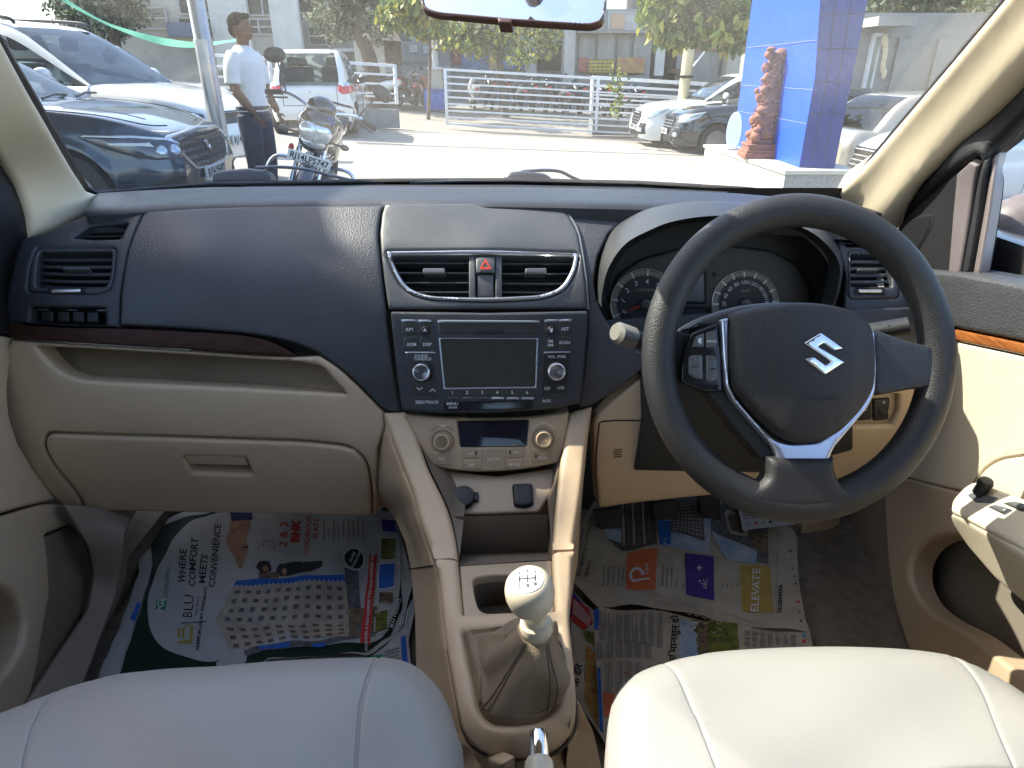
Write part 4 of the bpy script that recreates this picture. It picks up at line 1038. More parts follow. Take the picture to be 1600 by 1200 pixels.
m = MB(); m.panel(rc([(-220, 862), (0, 806), (60, 788), (92, 790), (112, 817), (60, 838), (66, 880), (68, 930), (60, 970), (48, 1040), (32, 1112), (-220, 1400)], [5, 5, 10, 8, 5, 5, 10, 10, 10, 10, 10, 5]), DL, BGD, bevel=7, h=.010, thick=.03, off=.002, holes=[pk], grid=18); m.build('lower_panel', pdr)
m = MB(); m.panel(rc([(62, 841), (112, 819), (133, 855), (141, 897), (132, 950), (82, 1027), (34, 1112), (50, 1040), (62, 970), (69, 930), (67, 880)], 5), DL, CLOTH, bevel=4, h=.004, thick=.03, grid=14); m.build('cloth_panel', pdr)
m = MB(); ep = sp([(100, 790), (125, 822), (142, 860), (148, 900), (138, 953), (88, 1030), (30, 1120)], 5); P_, N_ = DL.PN(np.array(ep)); m.tube(P_, .006, BGD, n=8); m.build('edge_bead', pdr)
m = MB(); m.panel(pk, Surf([(0, 922, 'X', -.79), (0, 1048, 'X', -.75), (-120, 1000, 'X', -.77)]), mat('pocket_inner'), bevel=0, h=0, thick=0, grid=30)
T = resample(pk, 10); DP = Surf([(0, 922, 'X', -.79), (0, 1048, 'X', -.75), (-120, 1000, 'X', -.77)]); G = np.array([list(DL.P(T)) + [DL.P(T)[0]], list(DP.P(T)) + [DP.P(T)[0]]]); m.grid(G, BGD); m.build('map_pocket', pdr)
m = MB(); m.box((-.83, .5, .62), (.05, 1.3, .6), PAINT, bev=.02); m.build('outer_skin', pdr)
# kick panels
m = MB()
KL = Surf([(95, 790, 'X', -.72), (230, 800, 'X', -.66), (230, 900, 'X', -.62), (150, 900, 'X', -.70), (170, 1060, 'X', -.62), (60, 1090, 'X', -.66), (215, 830, 'X', -.64)])
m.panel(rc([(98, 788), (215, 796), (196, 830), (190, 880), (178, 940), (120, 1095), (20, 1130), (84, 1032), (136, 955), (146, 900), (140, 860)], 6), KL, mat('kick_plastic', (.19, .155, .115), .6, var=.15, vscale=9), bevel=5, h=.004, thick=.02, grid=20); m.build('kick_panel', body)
m = MB()
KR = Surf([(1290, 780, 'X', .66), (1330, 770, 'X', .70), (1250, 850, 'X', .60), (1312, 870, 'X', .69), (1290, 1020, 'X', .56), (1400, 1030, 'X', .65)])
m.panel(rc([(1262, 760), (1335, 766), (1313, 808), (1308, 862), (1320, 905), (1352, 950), (1430, 1040), (1300, 1040), (1262, 960), (1248, 860), (1255, 800)], 6), KR, BGD, bevel=5, h=.004, thick=.02, grid=20); m.build('kick_panel', body)

# ================================================================ CENTRE CONSOLE
con = thing('centre_console', (0, .6, .33), 'beige centre console between the seats, round the gear lever', 'console')
inL = [(636, 645), (650, 680), (669, 733), (688, 772), (702, 805), (711, 840), (717, 880)]
ouL = [(600, 646), (614, 690), (632, 737), (646, 775), (656, 813), (668, 845), (680, 882)]
inR = [(888, 647), (882, 690), (875, 727), (869, 780), (865, 820), (863, 868)]
ouR = [(925, 636), (918, 690), (912, 748), (905, 800), (900, 830), (895, 867)]
ys = [(640, .945), (690, .905), (735, .865), (780, .82), (820, .78), (880, .705)]
CS = Surf([(x, y, 'Y', Y) for y, Y in ys for x in (600 + (y - 640) * .34, 640 + (y - 640) * .33, 888 - (y - 640) * .1, 925 - (y - 640) * .13)])
m = MB(); m.panel(rc(sp(ouL, 3) + sp(inL[::-1], 3), 3), CS, BGE, bevel=9, h=.010, thick=.05, grid=11, nobev=[(690, 880, 26)]); m.build('console_column', con)
m = MB(); m.panel(rc(sp(inR, 3) + sp(ouR[::-1], 3), 3), CS, BGE, bevel=9, h=.010, thick=.09, grid=11, nobev=[(880, 868, 24)]); m.build('console_column', con)
# left cheek down to the floor
SC = Surf([(600, 648, 'Y', .94), (614, 690, 'Y', .91), (632, 737, 'Y', .87), (656, 813, 'Y', .79), (680, 882, 'Y', .71), (700, 1016, 'Z', .575), (725, 1143, 'Z', .55),
           (588, 700, 'Y', .95), (592, 780, 'Y', .97), (618, 809, 'Z', .42), (643, 887, 'Z', .36), (655, 1040, 'Z', .36), (660, 1180, 'Z', .36), (748, 1200, 'Z', .52)])
m = MB(); m.panel(rc(sp(ouL, 3) + [(682, 877), (690, 940), (700, 1016), (712, 1080), (725, 1143), (748, 1173), (790, 1190), (790, 1300), (640, 1300), (650, 1150), (652, 1040), (650, 960), (643, 887), (634, 845), (618, 809), (602, 790), (590, 800), (588, 740), (592, 700), (604, 664)], 3), SC, BGE, bevel=4, h=.004, thick=.01, grid=18)
m.tube([SC.PN(np.array([q]))[0][0] + SC.PN(np.array([q]))[1][0] * .0045 for q in [(640, 889), (660, 886), (681, 883)]], .0011, DRK, n=5)
m.build('console_side', con)
# gear surround
GS = Surf([(682, 877, 'Z', .602), (896, 868, 'Z', .602), (726, 996, 'Z', .602), (868, 990, 'Z', .602), (799, 1134, 'Z', .600), (725, 1143, 'Z', .580), (899, 1120, 'Z', .585), (787, 1182, 'Z', .570), (700, 1016, 'Z', .59), (892, 960, 'Z', .598), (865, 1178, 'Z', .572)])
gs_o = rc([(684, 882), (716, 884), (724, 965), (866, 960), (862, 872), (895, 870), (893, 922), (889, 973), (896, 1060), (899, 1101), (895, 1143), (867, 1175), (830, 1183), (787, 1182), (748, 1172), (725, 1143), (712, 1080), (700, 1016), (690, 940)], [3, 3, 3, 3, 3, 3, 5, 10, 20, 20, 20, 20, 20, 20, 20, 20, 20, 20, 10])
gap_ = rc([(726, 996), (770, 992), (830, 990), (867, 990), (870, 1030), (871, 1060), (870, 1087), (864, 1112), (838, 1129), (799, 1134), (768, 1131), (753, 1115), (746, 1090), (739, 1058), (731, 1020)], [3, 20, 20, 3, 10, 10, 10, 12, 14, 20, 14, 12, 10, 10, 10])
m = MB(); m.panel(gs_o, GS, BGE, bevel=10, h=.010, thick=.03, holes=[gap_], grid=12, nobev=[(699, 883, 18), (880, 871, 18)])
P_, N_ = GS.PN(np.array(sp([(700, 1016), (712, 1080), (724, 1143), (747, 1173), (787, 1184), (830, 1185), (868, 1177), (897, 1144), (901, 1101)], 5))); m.tube(P_ + N_ * .001, .0016, mat('seam_line', (.10, .08, .06), .7), n=5)
m.build('gear_surround', con)
m = MB()
m.panel(rc([(700, 1150), (745, 1172), (790, 1184), (868, 1178), (900, 1140), (900, 1090), (925, 1140), (960, 1300), (660, 1300)], 4), Surf([(748, 1173, 'Z', .545), (868, 1177, 'Z', .545), (900, 1100, 'Z', .56), (940, 1200, 'Z', .36), (800, 1300, 'Z', .52), (925, 1150, 'Z', .40)]), BGE, bevel=3, h=.003, thick=.02, grid=20)
m.build('tunnel_cover', con)
# right cheek below the surround
m = MB(); G = []
for (x, y), Y in zip(ouR + [(893, 922), (889, 973), (898, 1060), (901, 1101), (897, 1143)], [.94, .905, .855, .80, .77, .71, .655, .60, .53, .49, .455]):
    p = at(x, y, Y=Y); G.append([tuple(p + (-.003, .01, -.004)), (p[0] - .004, p[1] + .03, (p[2] + .33) / 2), (p[0] - .002, p[1] + .06, .33)])
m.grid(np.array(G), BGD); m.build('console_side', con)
# cubby
m = MB(); CB = Surf([(690, 730, 'Y', 1.03), (870, 730, 'Y', 1.03), (715, 885, 'Y', 1.0), (865, 880, 'Y', 1.0)])
CUB = mat('cubby_plastic', (.15, .12, .09), .6, var=.1, vscale=12)  # darker than the console beige: recess shade put into the colour
m.panel([(640, 700), (890, 700), (890, 830), (690, 830)], CB, CUB, bevel=0, h=0, thick=0, grid=30)
for L in (inL, inR):
    A = np.array([at(x, y, Y=float(np.interp(y, [q[0] for q in ys], [q[1] for q in ys]))) for x, y in sp(L, 3)]); m.grid(np.array([A + (0, .008, 0), A + (0, .12, 0), A + (0, .33, 0)]), CUB)
a, b, c2, d = at(717, 884, Z=.598), at(863, 874, Z=.598), at(856, 862, Y=.80), at(722, 866, Y=.80)
m.grid(np.array([[a, b], [d, c2]]), CUB); m.grid(np.array([[d, c2], [at(708, 807, Y=.80), at(856, 804, Y=.80)]]), CUB); m.build('storage_cubby', con)
SK = Surf([(690, 745, 'Y', .895), (862, 742, 'Y', .895), (704, 806, 'Y', .835), (845, 801, 'Y', .835)])
m = MB(); m.panel(rc([(680, 735), (775, 745), (868, 732), (862, 770), (842, 801), (775, 804), (703, 806), (694, 775)], 4), SK, BGD, bevel=4, h=.004, thick=.05, grid=14); skp = m.build('socket_panel', con)
m = MB(); P_, N_ = SK.PN(np.array([[724, 781]])); r = .0185
m.lathe([(r, 0), (r, .008), (r * .9, .0105), (r * .5, .0115), (0, .0115)], P_[0] + N_[0] * .004, N_[0], MATB, n=36)
m.panel(rc(rect(739, 773, 748, 787), 2), SK, MATB, bevel=2, h=.003, thick=.004, off=.008); m.build('socket_cap', con, label='round black cap on the power socket')
m = MB(); m.panel(rc([(800, 760), (832, 759), (834, 792), (820, 797), (803, 795)], 5), SK, MATB, bevel=4, h=.008, thick=.002, off=.004, grid=8); m.build('usb_cover', con, label='square black cover on the socket panel')
CPS = Surf([(717, 884, 'Z', .600), (863, 874, 'Z', .600), (724, 965, 'Z', .603), (866, 960, 'Z', .603)])
cup = rc([(738, 905), (770, 900), (812, 900), (814, 962), (760, 961), (748, 955), (742, 935)], 10)
m = MB(); m.panel(rc([(718, 886), (862, 877), (866, 960), (725, 966)], 4), CPS, BGD, bevel=3, h=.003, thick=.01, holes=[cup], grid=12)
m.panel(rc([(724, 967), (866, 961), (868, 988), (728, 994)], 4), CPS, BGE, bevel=6, h=.008, thick=.01, grid=10)
T = resample(cup, 5); P_, N_ = CPS.PN(T); G = [list(P_) + [P_[0]], list(P_ - (0, 0, .05)) + [P_[0] - (0, 0, .05)]]; m.grid(np.array(G), CUB)
m.panel([(x, y) for x, y in cup], Surf([(738, 905, 'Z', .55), (814, 962, 'Z', .55), (812, 900, 'Z', .55)]), CUB, bevel=0, h=0, thick=0, grid=20); m.build('cup_holder', con)

# ---- gear lever
KN = at(828, 926, W=.655); gl = thing('gear_lever', at(805, 1060, Z=.60), 'beige gear lever with round knob and folded leather gaiter', 'gear lever')
ax = Vector((-.14, -.16, 1)).normalized()
KM = mat('knob_beige', (.56, .50, .38), .35, var=.03)
m = MB(); R = .0238
top = Vector(KN) + ax * R
m.lathe([(.0115, -.036), (.0135, -.030), (.0150, -.0245), (.0195, -.0185), (.0228, -.011), (.0245, -.001), (.0243, .007), (.0225, .0135), (.0185, .0185), (.0165, .0195)], Vector(KN), ax, KM, n=40); kn = m.build('knob', gl)
m = MB(); m.lathe([(.0168, .0190), (.0158, .0205), (0, .0215)], Vector(KN), ax, mat('disc_white', (.75, .76, .78), .25), n=40)
xa = Vector((1, 0, 0)); xa = (xa - ax * xa.dot(ax)).normalized(); ya = ax.cross(xa)
KF = Flat(Vector(KN) + ax * .0217, xa, ya)
for t, x, y in (('1', -.008, .0075), ('3', 0, .0085), ('5', .008, .0075), ('2', -.008, -.0075), ('4', 0, -.0085), ('R', .008, -.0075)): m.text(t, x, y, .0062, KF, MATB, flip=1, off=.0002, bold=.02)
for q in (rect(-.0082, -.0005, .0082, .0005), rect(-.0082, -.0042, -.0073, .0042), rect(-.00045, -.0048, .00045, .0048), rect(.0073, -.0042, .0082, .0042)): m.add(KF.P(np.array(q)) + np.array(ax) * .0002, [(0, 1, 2, 3)], MATB, False)
m.build('shift_pattern', kn)
m = MB(); cc = Vector(KN) - ax * .045
m.lathe([(.0115, .012), (.0125, .002), (.0155, 0), (.0172, -.006), (.0172, -.014), (.015, -.018), (.010, -.020)], cc, ax, KM, n=32); m.build('collar', gl)
# gaiter: rings from the opening to the collar with folds
GT = mat('gaiter_leather', (.27, .205, .135), .45, bump=.6, btype='crackle', bscale=500, var=.1, vscale=20)
base = GS.P(resample(gap_, 6)); bc = base.mean(0); base = np.array([b + (b - bc) / np.linalg.norm(b - bc) * .002 for b in base])
ang = np.unwrap(np.arctan2(base[:, 1] - bc[1], base[:, 0] - bc[0]))
tc_ = np.array(cc - ax * .016); n = len(base); G = []
for j in range(30):
    t = j / 29; row = []
    cz = bc * (1 - t ** .8) + tc_ * t ** .8
    for k in range(n):
        a = ang[k]; rb = base[k] - bc; rb = rb.copy(); rb[2] = 0
        lean = t ** 1.1
        r0 = rb * (1 - lean) + np.array([math.cos(a), math.sin(a), 0]) * .0165 * lean
        f = math.sin(math.pi * min(1, t * 1.05))
        fo = .0065 * f * math.sin(3 * a + 1.2 + 4.2 * t) + .0045 * f * math.sin(5 * a - 3.5 * t + .4) + .005 * math.sin(math.pi * t)
        z = base[k][2] * (1 - t ** 1.25) + tc_[2] * t ** 1.25 + .004 * math.sin(8 * t + 2 * a) * f + .010 * math.exp(-((t - .1) / .07) ** 2) * (1 if t > 0 else 0)
        p = np.array([cz[0], cz[1], 0]) + r0 + np.array([math.cos(a), math.sin(a), 0]) * fo; p[2] = z
        row.append(p)
    G.append(row)
G = np.array(G); m = MB(); m.grid(G, GT, closed_u=True); gt = m.build('gaiter', gl, sharp=70)
m = MB()
for aa in (-2.25, -1.0):
    for dd_ in (-1, 1):
        k = int(np.argmin(np.abs((ang - aa + math.pi) % (2 * math.pi) - math.pi)));
        P_ = [G[j][(k + dd_) % n] + (G[j][(k + dd_) % n] - np.array([G[j][:, 0].mean(), G[j][:, 1].mean(), G[j][0][2]])) * .012 + (0, 0, .0006) for j in range(1, 29)]
        m.tube(P_, .0007, mat('gaiter_stitch', (.16, .125, .09), .7), n=4)
m.build('seam_stitch', gt)
# ---- handbrake
hb = thing('handbrake', at(845, 1230, Z=.56), 'cream handbrake lever with chrome release button at the bottom edge', 'handbrake')
A = Vector(at(842, 1183, Z=.655)); d = Vector((.0, -.93, -.30)).normalized()
m = MB(); m.tube([A + d * k for k in (0, .004, .02, .05, .09, .14)], [.0095, .0125, .0135, .0142, .0155, .016], KM, n=24); m.build('grip', hb)
m = MB(); m.tube([A - d * k for k in (-.004, .002, .018, .0215, .023)], [.0088, .0088, .0086, .007, .003], CHROME, n=24); m.build('release_button', hb)

# ================================================================ SEATS
def seat(name, outline, seams, surf, label, loc, backx, side):
    t = thing(name, loc, label, 'car seat', 'front seats'); OL = np.array(resample(outline, 14))
    SM = SEATL
    def roll(x, y):
        d = dist(np.c_[x, y], [OL]); k = np.clip(d / 75., 0, 1); base = .042 * np.sqrt(1 - (1 - k) ** 2 + 1e-9) - .008
        for s_ in seams:
            base = base + 0
        return base + .0035 * np.sin(x * .017 + 1) * np.sin(y * .021)
    def clip(poly):
        return poly
    names = ('cushion_side', 'cushion_centre', 'cushion_side')
    for nm, poly in zip(names, side):
        m = MB(); m.panel(poly, surf, SM, bevel=5, h=.004, thick=.14, grid=14, fn=roll); m.build(nm, t)
    for s_ in seams:
        m = MB(); q = np.array(sp(s_, 8)); P_, N_ = surf.PN(q); P_ = P_ + N_ * (roll(q[:, 0], q[:, 1]) + .0012)[:, None]; m.tube(P_, .0013, SEAM, n=6); m.build('seam_piping', t)
    m = MB(); m.box((backx, -.16, .95), (.48, .14, .62), SM, bev=.05); m.build('backrest', t)
    m = MB(); m.box((backx, -.17, 1.34), (.26, .10, .16), SM, bev=.04); m.build('headrest', t)
    return t
SP_ = Surf([(0, 1128, 'Z', .625), (300, 1055, 'Z', .645), (592, 1037, 'Z', .645), (660, 1060, 'Z', .635), (300, 1200, 'Z', .655), (0, 1200, 'Z', .645), (727, 1210, 'Z', .640), (300, 1500, 'Z', .655), (735, 1500, 'Z', .65), (-120, 1500, 'Z', .66), (-120, 1190, 'Z', .63)])
sl_ = [(113, 1085), (100, 1112), (76, 1170), (57, 1240), (42, 1500)]; sr_ = [(592, 1037), (582, 1072), (566, 1130), (558, 1200), (550, 1500)]
oL = [(-120, 1500), (-125, 1300), (-110, 1200), (-60, 1155), (0, 1127), (60, 1102), (113, 1085)]; oC = [(113, 1085), (200, 1066), (300, 1054), (450, 1042), (592, 1037)]; oR = [(592, 1037), (626, 1043), (657, 1058), (686, 1085), (706, 1120), (718, 1160), (727, 1210), (735, 1500)]
full = sp(oL, 4)[:-1] + sp(oC, 4)[:-1] + sp(oR, 4)
seat('front_seat', full, [sl_, sr_, [(657, 1060), (680, 1092), (696, 1140), (704, 1200), (708, 1500)]], SP_, 'pale leatherette passenger seat cushion in shade, below the glove box', (-.32, .2, .33), -.36,
     [sp(oL, 4)[:-1] + sp(sl_, 4), sp(oC, 4)[:-1] + sp(sr_, 4) + sp(sl_[::-1], 4), sp(oR, 4)[:-1] + [(735, 1500), (552, 1500)] + sp(sr_[::-1], 4)[:-1]])
SD = Surf([(971, 1082, 'Z', .635), (1033, 1048, 'Z', .645), (1276, 1019, 'Z', .65), (1466, 1031, 'Z', .645), (1600, 1100, 'Z', .64), (943, 1200, 'Z', .64), (1300, 1200, 'Z', .655), (1600, 1200, 'Z', .655), (943, 1500, 'Z', .65), (1300, 1500, 'Z', .655), (1700, 1500, 'Z', .66), (1700, 1180, 'Z', .645)])
s1 = [(1033, 1048), (1059, 1091), (1082, 1151), (1100, 1200), (1190, 1500)]; s2 = [(1466, 1031), (1489, 1068), (1517, 1123), (1545, 1200), (1640, 1500)]
p1 = [(925, 1500), (938, 1300), (943, 1200), (951, 1130), (964, 1096), (996, 1064), (1033, 1047)]; p2 = [(1033, 1047), (1091, 1032), (1184, 1024), (1276, 1019), (1346, 1020), (1415, 1025), (1466, 1031)]; p3 = [(1466, 1031), (1507, 1044), (1554, 1067), (1600, 1099), (1650, 1150), (1700, 1250), (1760, 1500)]
full2 = sp(p1, 4)[:-1] + sp(p2, 4)[:-1] + sp(p3, 4)
seat('front_seat', full2, [s1, s2, [(964, 1098), (958, 1140), (955, 1200), (950, 1500)]], SD, 'cream driver seat cushion lit by the sun, below the steering wheel', (.32, .2, .33), .34,
     [sp(p1, 4)[:-1] + sp(s1, 4), sp(p2, 4)[:-1] + sp(s2, 4) + sp(s1[::-1], 4), sp(p3, 4)[:-1] + [(1760, 1500), (1642, 1500)] + sp(s2[::-1], 4)[:-1]])

# ================================================================ STEERING WHEEL
sw = thing('steering_wheel', at(1247, 558, W=.80), 'black three spoke steering wheel with silver trim and chrome emblem', 'steering wheel')
PXM = .79 / FPX
Rv = np.array([1., 0, 0]); Uv = np.array([0, sP, cP]); Fv = np.array([0, cP, -sP])
def wp(px, py, dz=0.): return at(px, py, W=.79) - Fv * dz
cx, cy = 1246.5, 558.5
m = MB(); V = []
ring = [wp(cx + 218 * math.cos(a), cy + 230 * math.sin(a) - 0, 0) for a in np.linspace(0, 2 * math.pi, 120, endpoint=False)]
rads = [(.0195 + .002 * max(0, math.sin(a)) ** 3) for a in np.linspace(0, 2 * math.pi, 120, endpoint=False)]
m.tube(ring, rads, FOAMB, n=24, closed=True, up=tuple(Fv), caps=False); m.build('rim', sw)
HB = Surf([(1100, 480, 'W', .785), (1400, 480, 'W', .785), (1100, 700, 'W', .785), (1400, 700, 'W', .785)])
m = MB()
m.panel(rc([(1195, 712), (1300, 712), (1299, 728), (1306, 752), (1325, 763), (1350, 757), (1368, 750), (1330, 790), (1246, 800), (1165, 790), (1120, 745), (1150, 757), (1178, 757), (1194, 745)], [3, 3, 6, 10, 10, 6, 2, 20, 20, 20, 2, 10, 14, 12]), HB, FOAMB, bevel=14, h=.016, thick=.014, grid=10)
m.build('spoke', sw)
m = MB(); m.panel(rc([(1118, 494), (1082, 520), (1060, 515), (1048, 560), (1052, 605), (1066, 600), (1104, 614), (1130, 612)], 8), HB, MATB, bevel=6, h=.004, thick=.03, off=-.012, grid=12)
m.panel(rc([(1105, 612), (1130, 606), (1205, 690), (1220, 724), (1192, 720), (1150, 670)], 6), HB, MATB, bevel=5, h=.004, thick=.03, off=-.006, grid=12)
m.build('spoke', sw)
m = MB(); m.panel(rc([(1356, 512), (1420, 534), (1450, 540), (1462, 560), (1464, 600), (1452, 606), (1420, 609), (1366, 619), (1358, 610)], 6), HB, BLK, bevel=6, h=.012, thick=.03, off=-.004, grid=12); m.build('spoke', sw)
# hub back cover (grey crescent above pad)
m = MB(); m.panel(sp([(1066, 518), (1100, 495), (1145, 479), (1200, 471), (1260, 471), (1312, 483), (1350, 506), (1365, 525), (1360, 620), (1290, 700), (1200, 700), (1125, 610), (1120, 515)], 3, True), HB, mat('hub_back', (.06, .062, .06), .4, bump=.3, bscale=600), bevel=10, h=.012, thick=.03, off=-.016, grid=14); m.build('hub_cover', sw)
tr_o = rc([(1123, 500), (1136, 497), (1137, 600), (1150, 626), (1182, 663), (1205, 685), (1230, 692), (1272, 690), (1302, 670), (1334, 640), (1351, 610), (1350, 512), (1362, 520), (1365, 575), (1363, 612), (1352, 636), (1298, 700), (1288, 727), (1250, 726), (1216, 722), (1204, 699), (1143, 629), (1130, 605), (1126, 560)], [3, 3, 10, 10, 10, 10, 10, 10, 10, 10, 8, 3, 3, 8, 8, 8, 8, 3, 3, 3, 8, 8, 8, 5])
m = MB(); m.panel(tr_o, HB, mat('spoke_silver', (.50, .54, .66), .3, metal=.85), bevel=4, h=.007, thick=.02, off=.002, grid=9, step=5); m.build('silver_trim', sw)
pad = sp([(1136, 500), (1148, 487), (1200, 477), (1255, 476), (1305, 484), (1338, 500), (1351, 520), (1353, 560), (1350, 606), (1330, 640), (1302, 669), (1268, 687), (1240, 690), (1212, 682), (1180, 655), (1150, 620), (1139, 600), (1135, 550)], 4, True)
def padf(x, y):
    r2 = ((x - 1250) / 100) ** 2 + ((y - 580) / 105) ** 2; cr = 1 / (1 + np.exp(-((x - 1182 - (y - 500) * .12) / 3.0))) / (1 + np.exp(((x - 1330 + (y - 500) * .15) / 3.0)))
    return .022 * np.clip(1 - r2 * .45, 0, 1) + .0025 * cr
m = MB(); m.panel(pad, HB, LEAB, bevel=11, h=.014, thick=.02, off=.002, grid=9, fn=padf)
EM = mat('embossed_black', (.009, .009, .010), .5)
def pt(s_, x, y, sz): 
    V_, F_ = text2d(s_, sz); Q = np.c_[x + V_[:, 0], y - V_[:, 1]]; P_, N_ = HB.PN(Q); P_ = P_ + N_ * (.0166 + padf(Q[:, 0], Q[:, 1]))[:, None]; m.add(P_, F_, EM, False)
pt('SRS AIRBAG', 1263, 621, 9)
ab = m.build('airbag_cover', sw)
E = [(768, 552), (828, 516), (905, 571), (872, 578), (836, 553), (816, 565), (908, 618), (838, 661), (768, 607), (801, 600), (840, 628), (860, 617)]
E = [(900 + x / 2.308, 300 + y / 2.308) for x, y in E]
class Lift(Surf):
    def __init__(s, b, f, o=0.): s.b = b; s.f = f; s.o = o; s.eps = 2.
    def P(s, uv):
        uv = np.asarray(uv, float); p, n = s.b.PN(uv); return p + n * (s.f(uv[:, 0], uv[:, 1]) + s.o)[:, None]
m = MB(); m.panel(rc(E, 1.2, 2), Lift(HB, padf, .016), CHROME, bevel=2.2, h=.0022, thick=.002, grid=6, step=2.5); m.build('emblem', ab)
# button pad
m = MB(); m.panel(rc([(1080, 521), (1120, 505), (1126, 560), (1128, 612), (1105, 612), (1063, 599), (1064, 569), (1072, 536)], 5), HB, GLS, bevel=3, h=.004, thick=.02, off=.0, grid=9)
bp = m.build('button_pad', sw)
for pl, tx in (([(1079, 543), (1085, 526), (1098, 521), (1098, 543)], '\u2197'), ([(1101, 520), (1117, 516), (1118, 544), (1101, 544)], 'MODE'), ([(1074, 558), (1080, 555), (1096, 555), (1096, 593), (1085, 592), (1074, 585)], '+'), ([(1101, 555), (1115, 556), (1119, 562), (1119, 592), (1112, 597), (1101, 596)], '^')):
    m = MB(); m.panel(rc(pl, 2.5), HB, knobm, bevel=2, h=.003, thick=.004, off=.004, grid=7)
    qx, qy = np.mean(pl, 0)
    if tx == 'MODE': m.text('MODE', 1109.5, 534, 5.5, HB, PRINT, off=.0075, bold=.01)
    elif tx in '+^':
        m.flat(rect(qx - 5, qy - 1, qx + 5, qy + 1), HB, MATB, .0075); m.text('+' if tx == '+' else '^', qx, qy - 10, 8, HB, PRINTG, off=.0075); m.text('-' if tx == '+' else 'v', qx, qy + 11, 8, HB, PRINTG, off=.0075)
    else:
        m.flat([(1088, 530), (1093, 528), (1093, 538), (1088, 536)], HB, PRINT, .0075)
    m.build('wheel_button', bp)

# ================================================================ PEDALS
def pedal(poly, name, label, Y, ribs):
    t = thing(name, at(*np.mean(poly, 0), Y=Y), label, 'pedal', 'foot pedals')
    S_ = Surf([(900, 780, 'Y', Y + .03), (1200, 780, 'Y', Y + .03), (900, 840, 'Y', Y - .01), (1200, 840, 'Y', Y - .01)])
    m = MB(); m.panel(rc(poly, 7), S_, RUB, bevel=4, h=.006, thick=.014, grid=9)
    P = np.array(poly); x0, y0 = P.min(0); x1, y1 = P.max(0)
    for k in range(ribs):
        if ribs > 6:
            x = x0 + 5 + (x1 - x0 - 10) * k / (ribs - 1); m.panel(rect(x - .8, y0 + 6, x + .8, y1 - 6), S_, RUB, bevel=.5, h=.0012, thick=.001, off=.006)
        else:
            y = y0 + 6 + (y1 - y0 - 10) * k / (ribs - 1); xm = (x0 + x1) / 2; m.panel([(x0 + 4, y + 4), (xm, y - 4), (x1 - 4, y + 4), (x1 - 4, y + 5.6), (xm, y - 2.4), (x0 + 4, y + 5.6)], S_, RUB, bevel=.5, h=.0012, thick=.001, off=.006)
    m.build('pedal_pad', t)
    c = np.array(at((x0 + x1) / 2, y0 + 8, Y=Y + .05)); m = MB(); m.tube([c, c + (0, .05, .10), c + (.0, .12, .24)], .008, MATB, n=8); m.build('pedal_arm', t)
pedal([(925, 796), (975, 792), (969, 830), (935, 832)], 'clutch_pedal', 'black clutch pedal pad nearest the console', 1.10, 4)
pedal([(1021, 784), (1060, 778), (1056, 820), (1024, 822)], 'brake_pedal', 'black brake pedal pad, the middle one of three', 1.12, 4)
pedal([(1090, 772), (1124, 770), (1128, 833), (1102, 836)], 'accelerator_pedal', 'tall black accelerator pedal under the wheel rim', 1.12, 8)
# ================================================================ NEWSPAPERS on the floor
NPW = mat('newsprint_grey', (.27, .267, .26), .8, var=.12, vscale=14, bump=.2, btype='noise', bscale=90)
NPC = mat('newsprint_cream', (.28, .25, .205), .8, var=.2, vscale=18, bump=.2, btype='noise', bscale=90)
INK = mat('ink_black', (.02, .02, .022), .7); INKG = mat('ink_grey', (.13, .125, .12), .8)
GRN = mat('ink_dark_green', (.006, .018, .011), .7, var=.3, vscale=60); GRN2 = mat('ink_green', (.02, .14, .06), .7)
REDI = mat('ink_red', (.30, .03, .025), .7); GOLD = mat('ink_gold', (.26, .19, .05), .7, var=.2, vscale=50); BLUI = mat('ink_blue', (.02, .08, .30), .7, var=.3, vscale=80)
ORG = mat('ink_orange', (.38, .10, .045), .7, var=.15, vscale=40); PUR = mat('ink_purple', (.05, .028, .16), .7, var=.15, vscale=40)
SKYI = mat('ink_sky', (.12, .20, .33), .7, c2=(.3, .32, .34), vscale=30, var=.4); PHOG = mat('ink_photo_green', (.14, .13, .03), .7, c2=(.03, .05, .015), vscale=90, var=.4)
PHOB = mat('ink_photo_brown', (.17, .12, .07), .7, c2=(.035, .03, .03), vscale=110, var=.4); SKINI = mat('ink_skin', (.24, .13, .075), .7, var=.3, vscale=60); BGI = mat('ink_building', (.27, .23, .19), .7, var=.25, vscale=50)
PHOD = mat('ink_photo_dark', (.03, .032, .036), .7, c2=(.12, .12, .13), vscale=120, var=.4); MAPG = mat('ink_map', (.22, .20, .05), .7, c2=(.24, .06, .03), vscale=100, var=.4)
WHI = mat('ink_white', (.40, .41, .42), .7)
def crumple(a, ph, k=1.0):
    def f(x, y):
        x = np.asarray(x, float); y = np.asarray(y, float)
        r = .0022 * np.sin(x * .021 + ph + 1.3 * np.sin(y * .017 + ph)) * np.cos(y * .026 - ph) + .0016 * np.sin(x * .05 + y * .031 + ph * 2) + .001 * np.sin(x * .09 - y * .11 + ph)
        r = r + .0014 * np.abs(np.sin((x * .7 + y) * .02 + ph)) + .0010 * np.abs(np.sin((x - y * .8) * .033 + 2 * ph))
        return k * (r + .004) + a
    return f
FL = Surf([(200, 830, 'Z', .345), (420, 795, 'Z', .352), (650, 800, 'Z', .352), (160, 1080, 'Z', .334), (650, 1040, 'Z', .334), (400, 930, 'Z', .338),
           (900, 790, 'Z', .352), (1230, 800, 'Z', .352), (900, 950, 'Z', .337), (1270, 1000, 'Z', .335), (930, 1180, 'Z', .334), (1250, 1150, 'Z', .334), (1230, 870, 'Z', .34)])
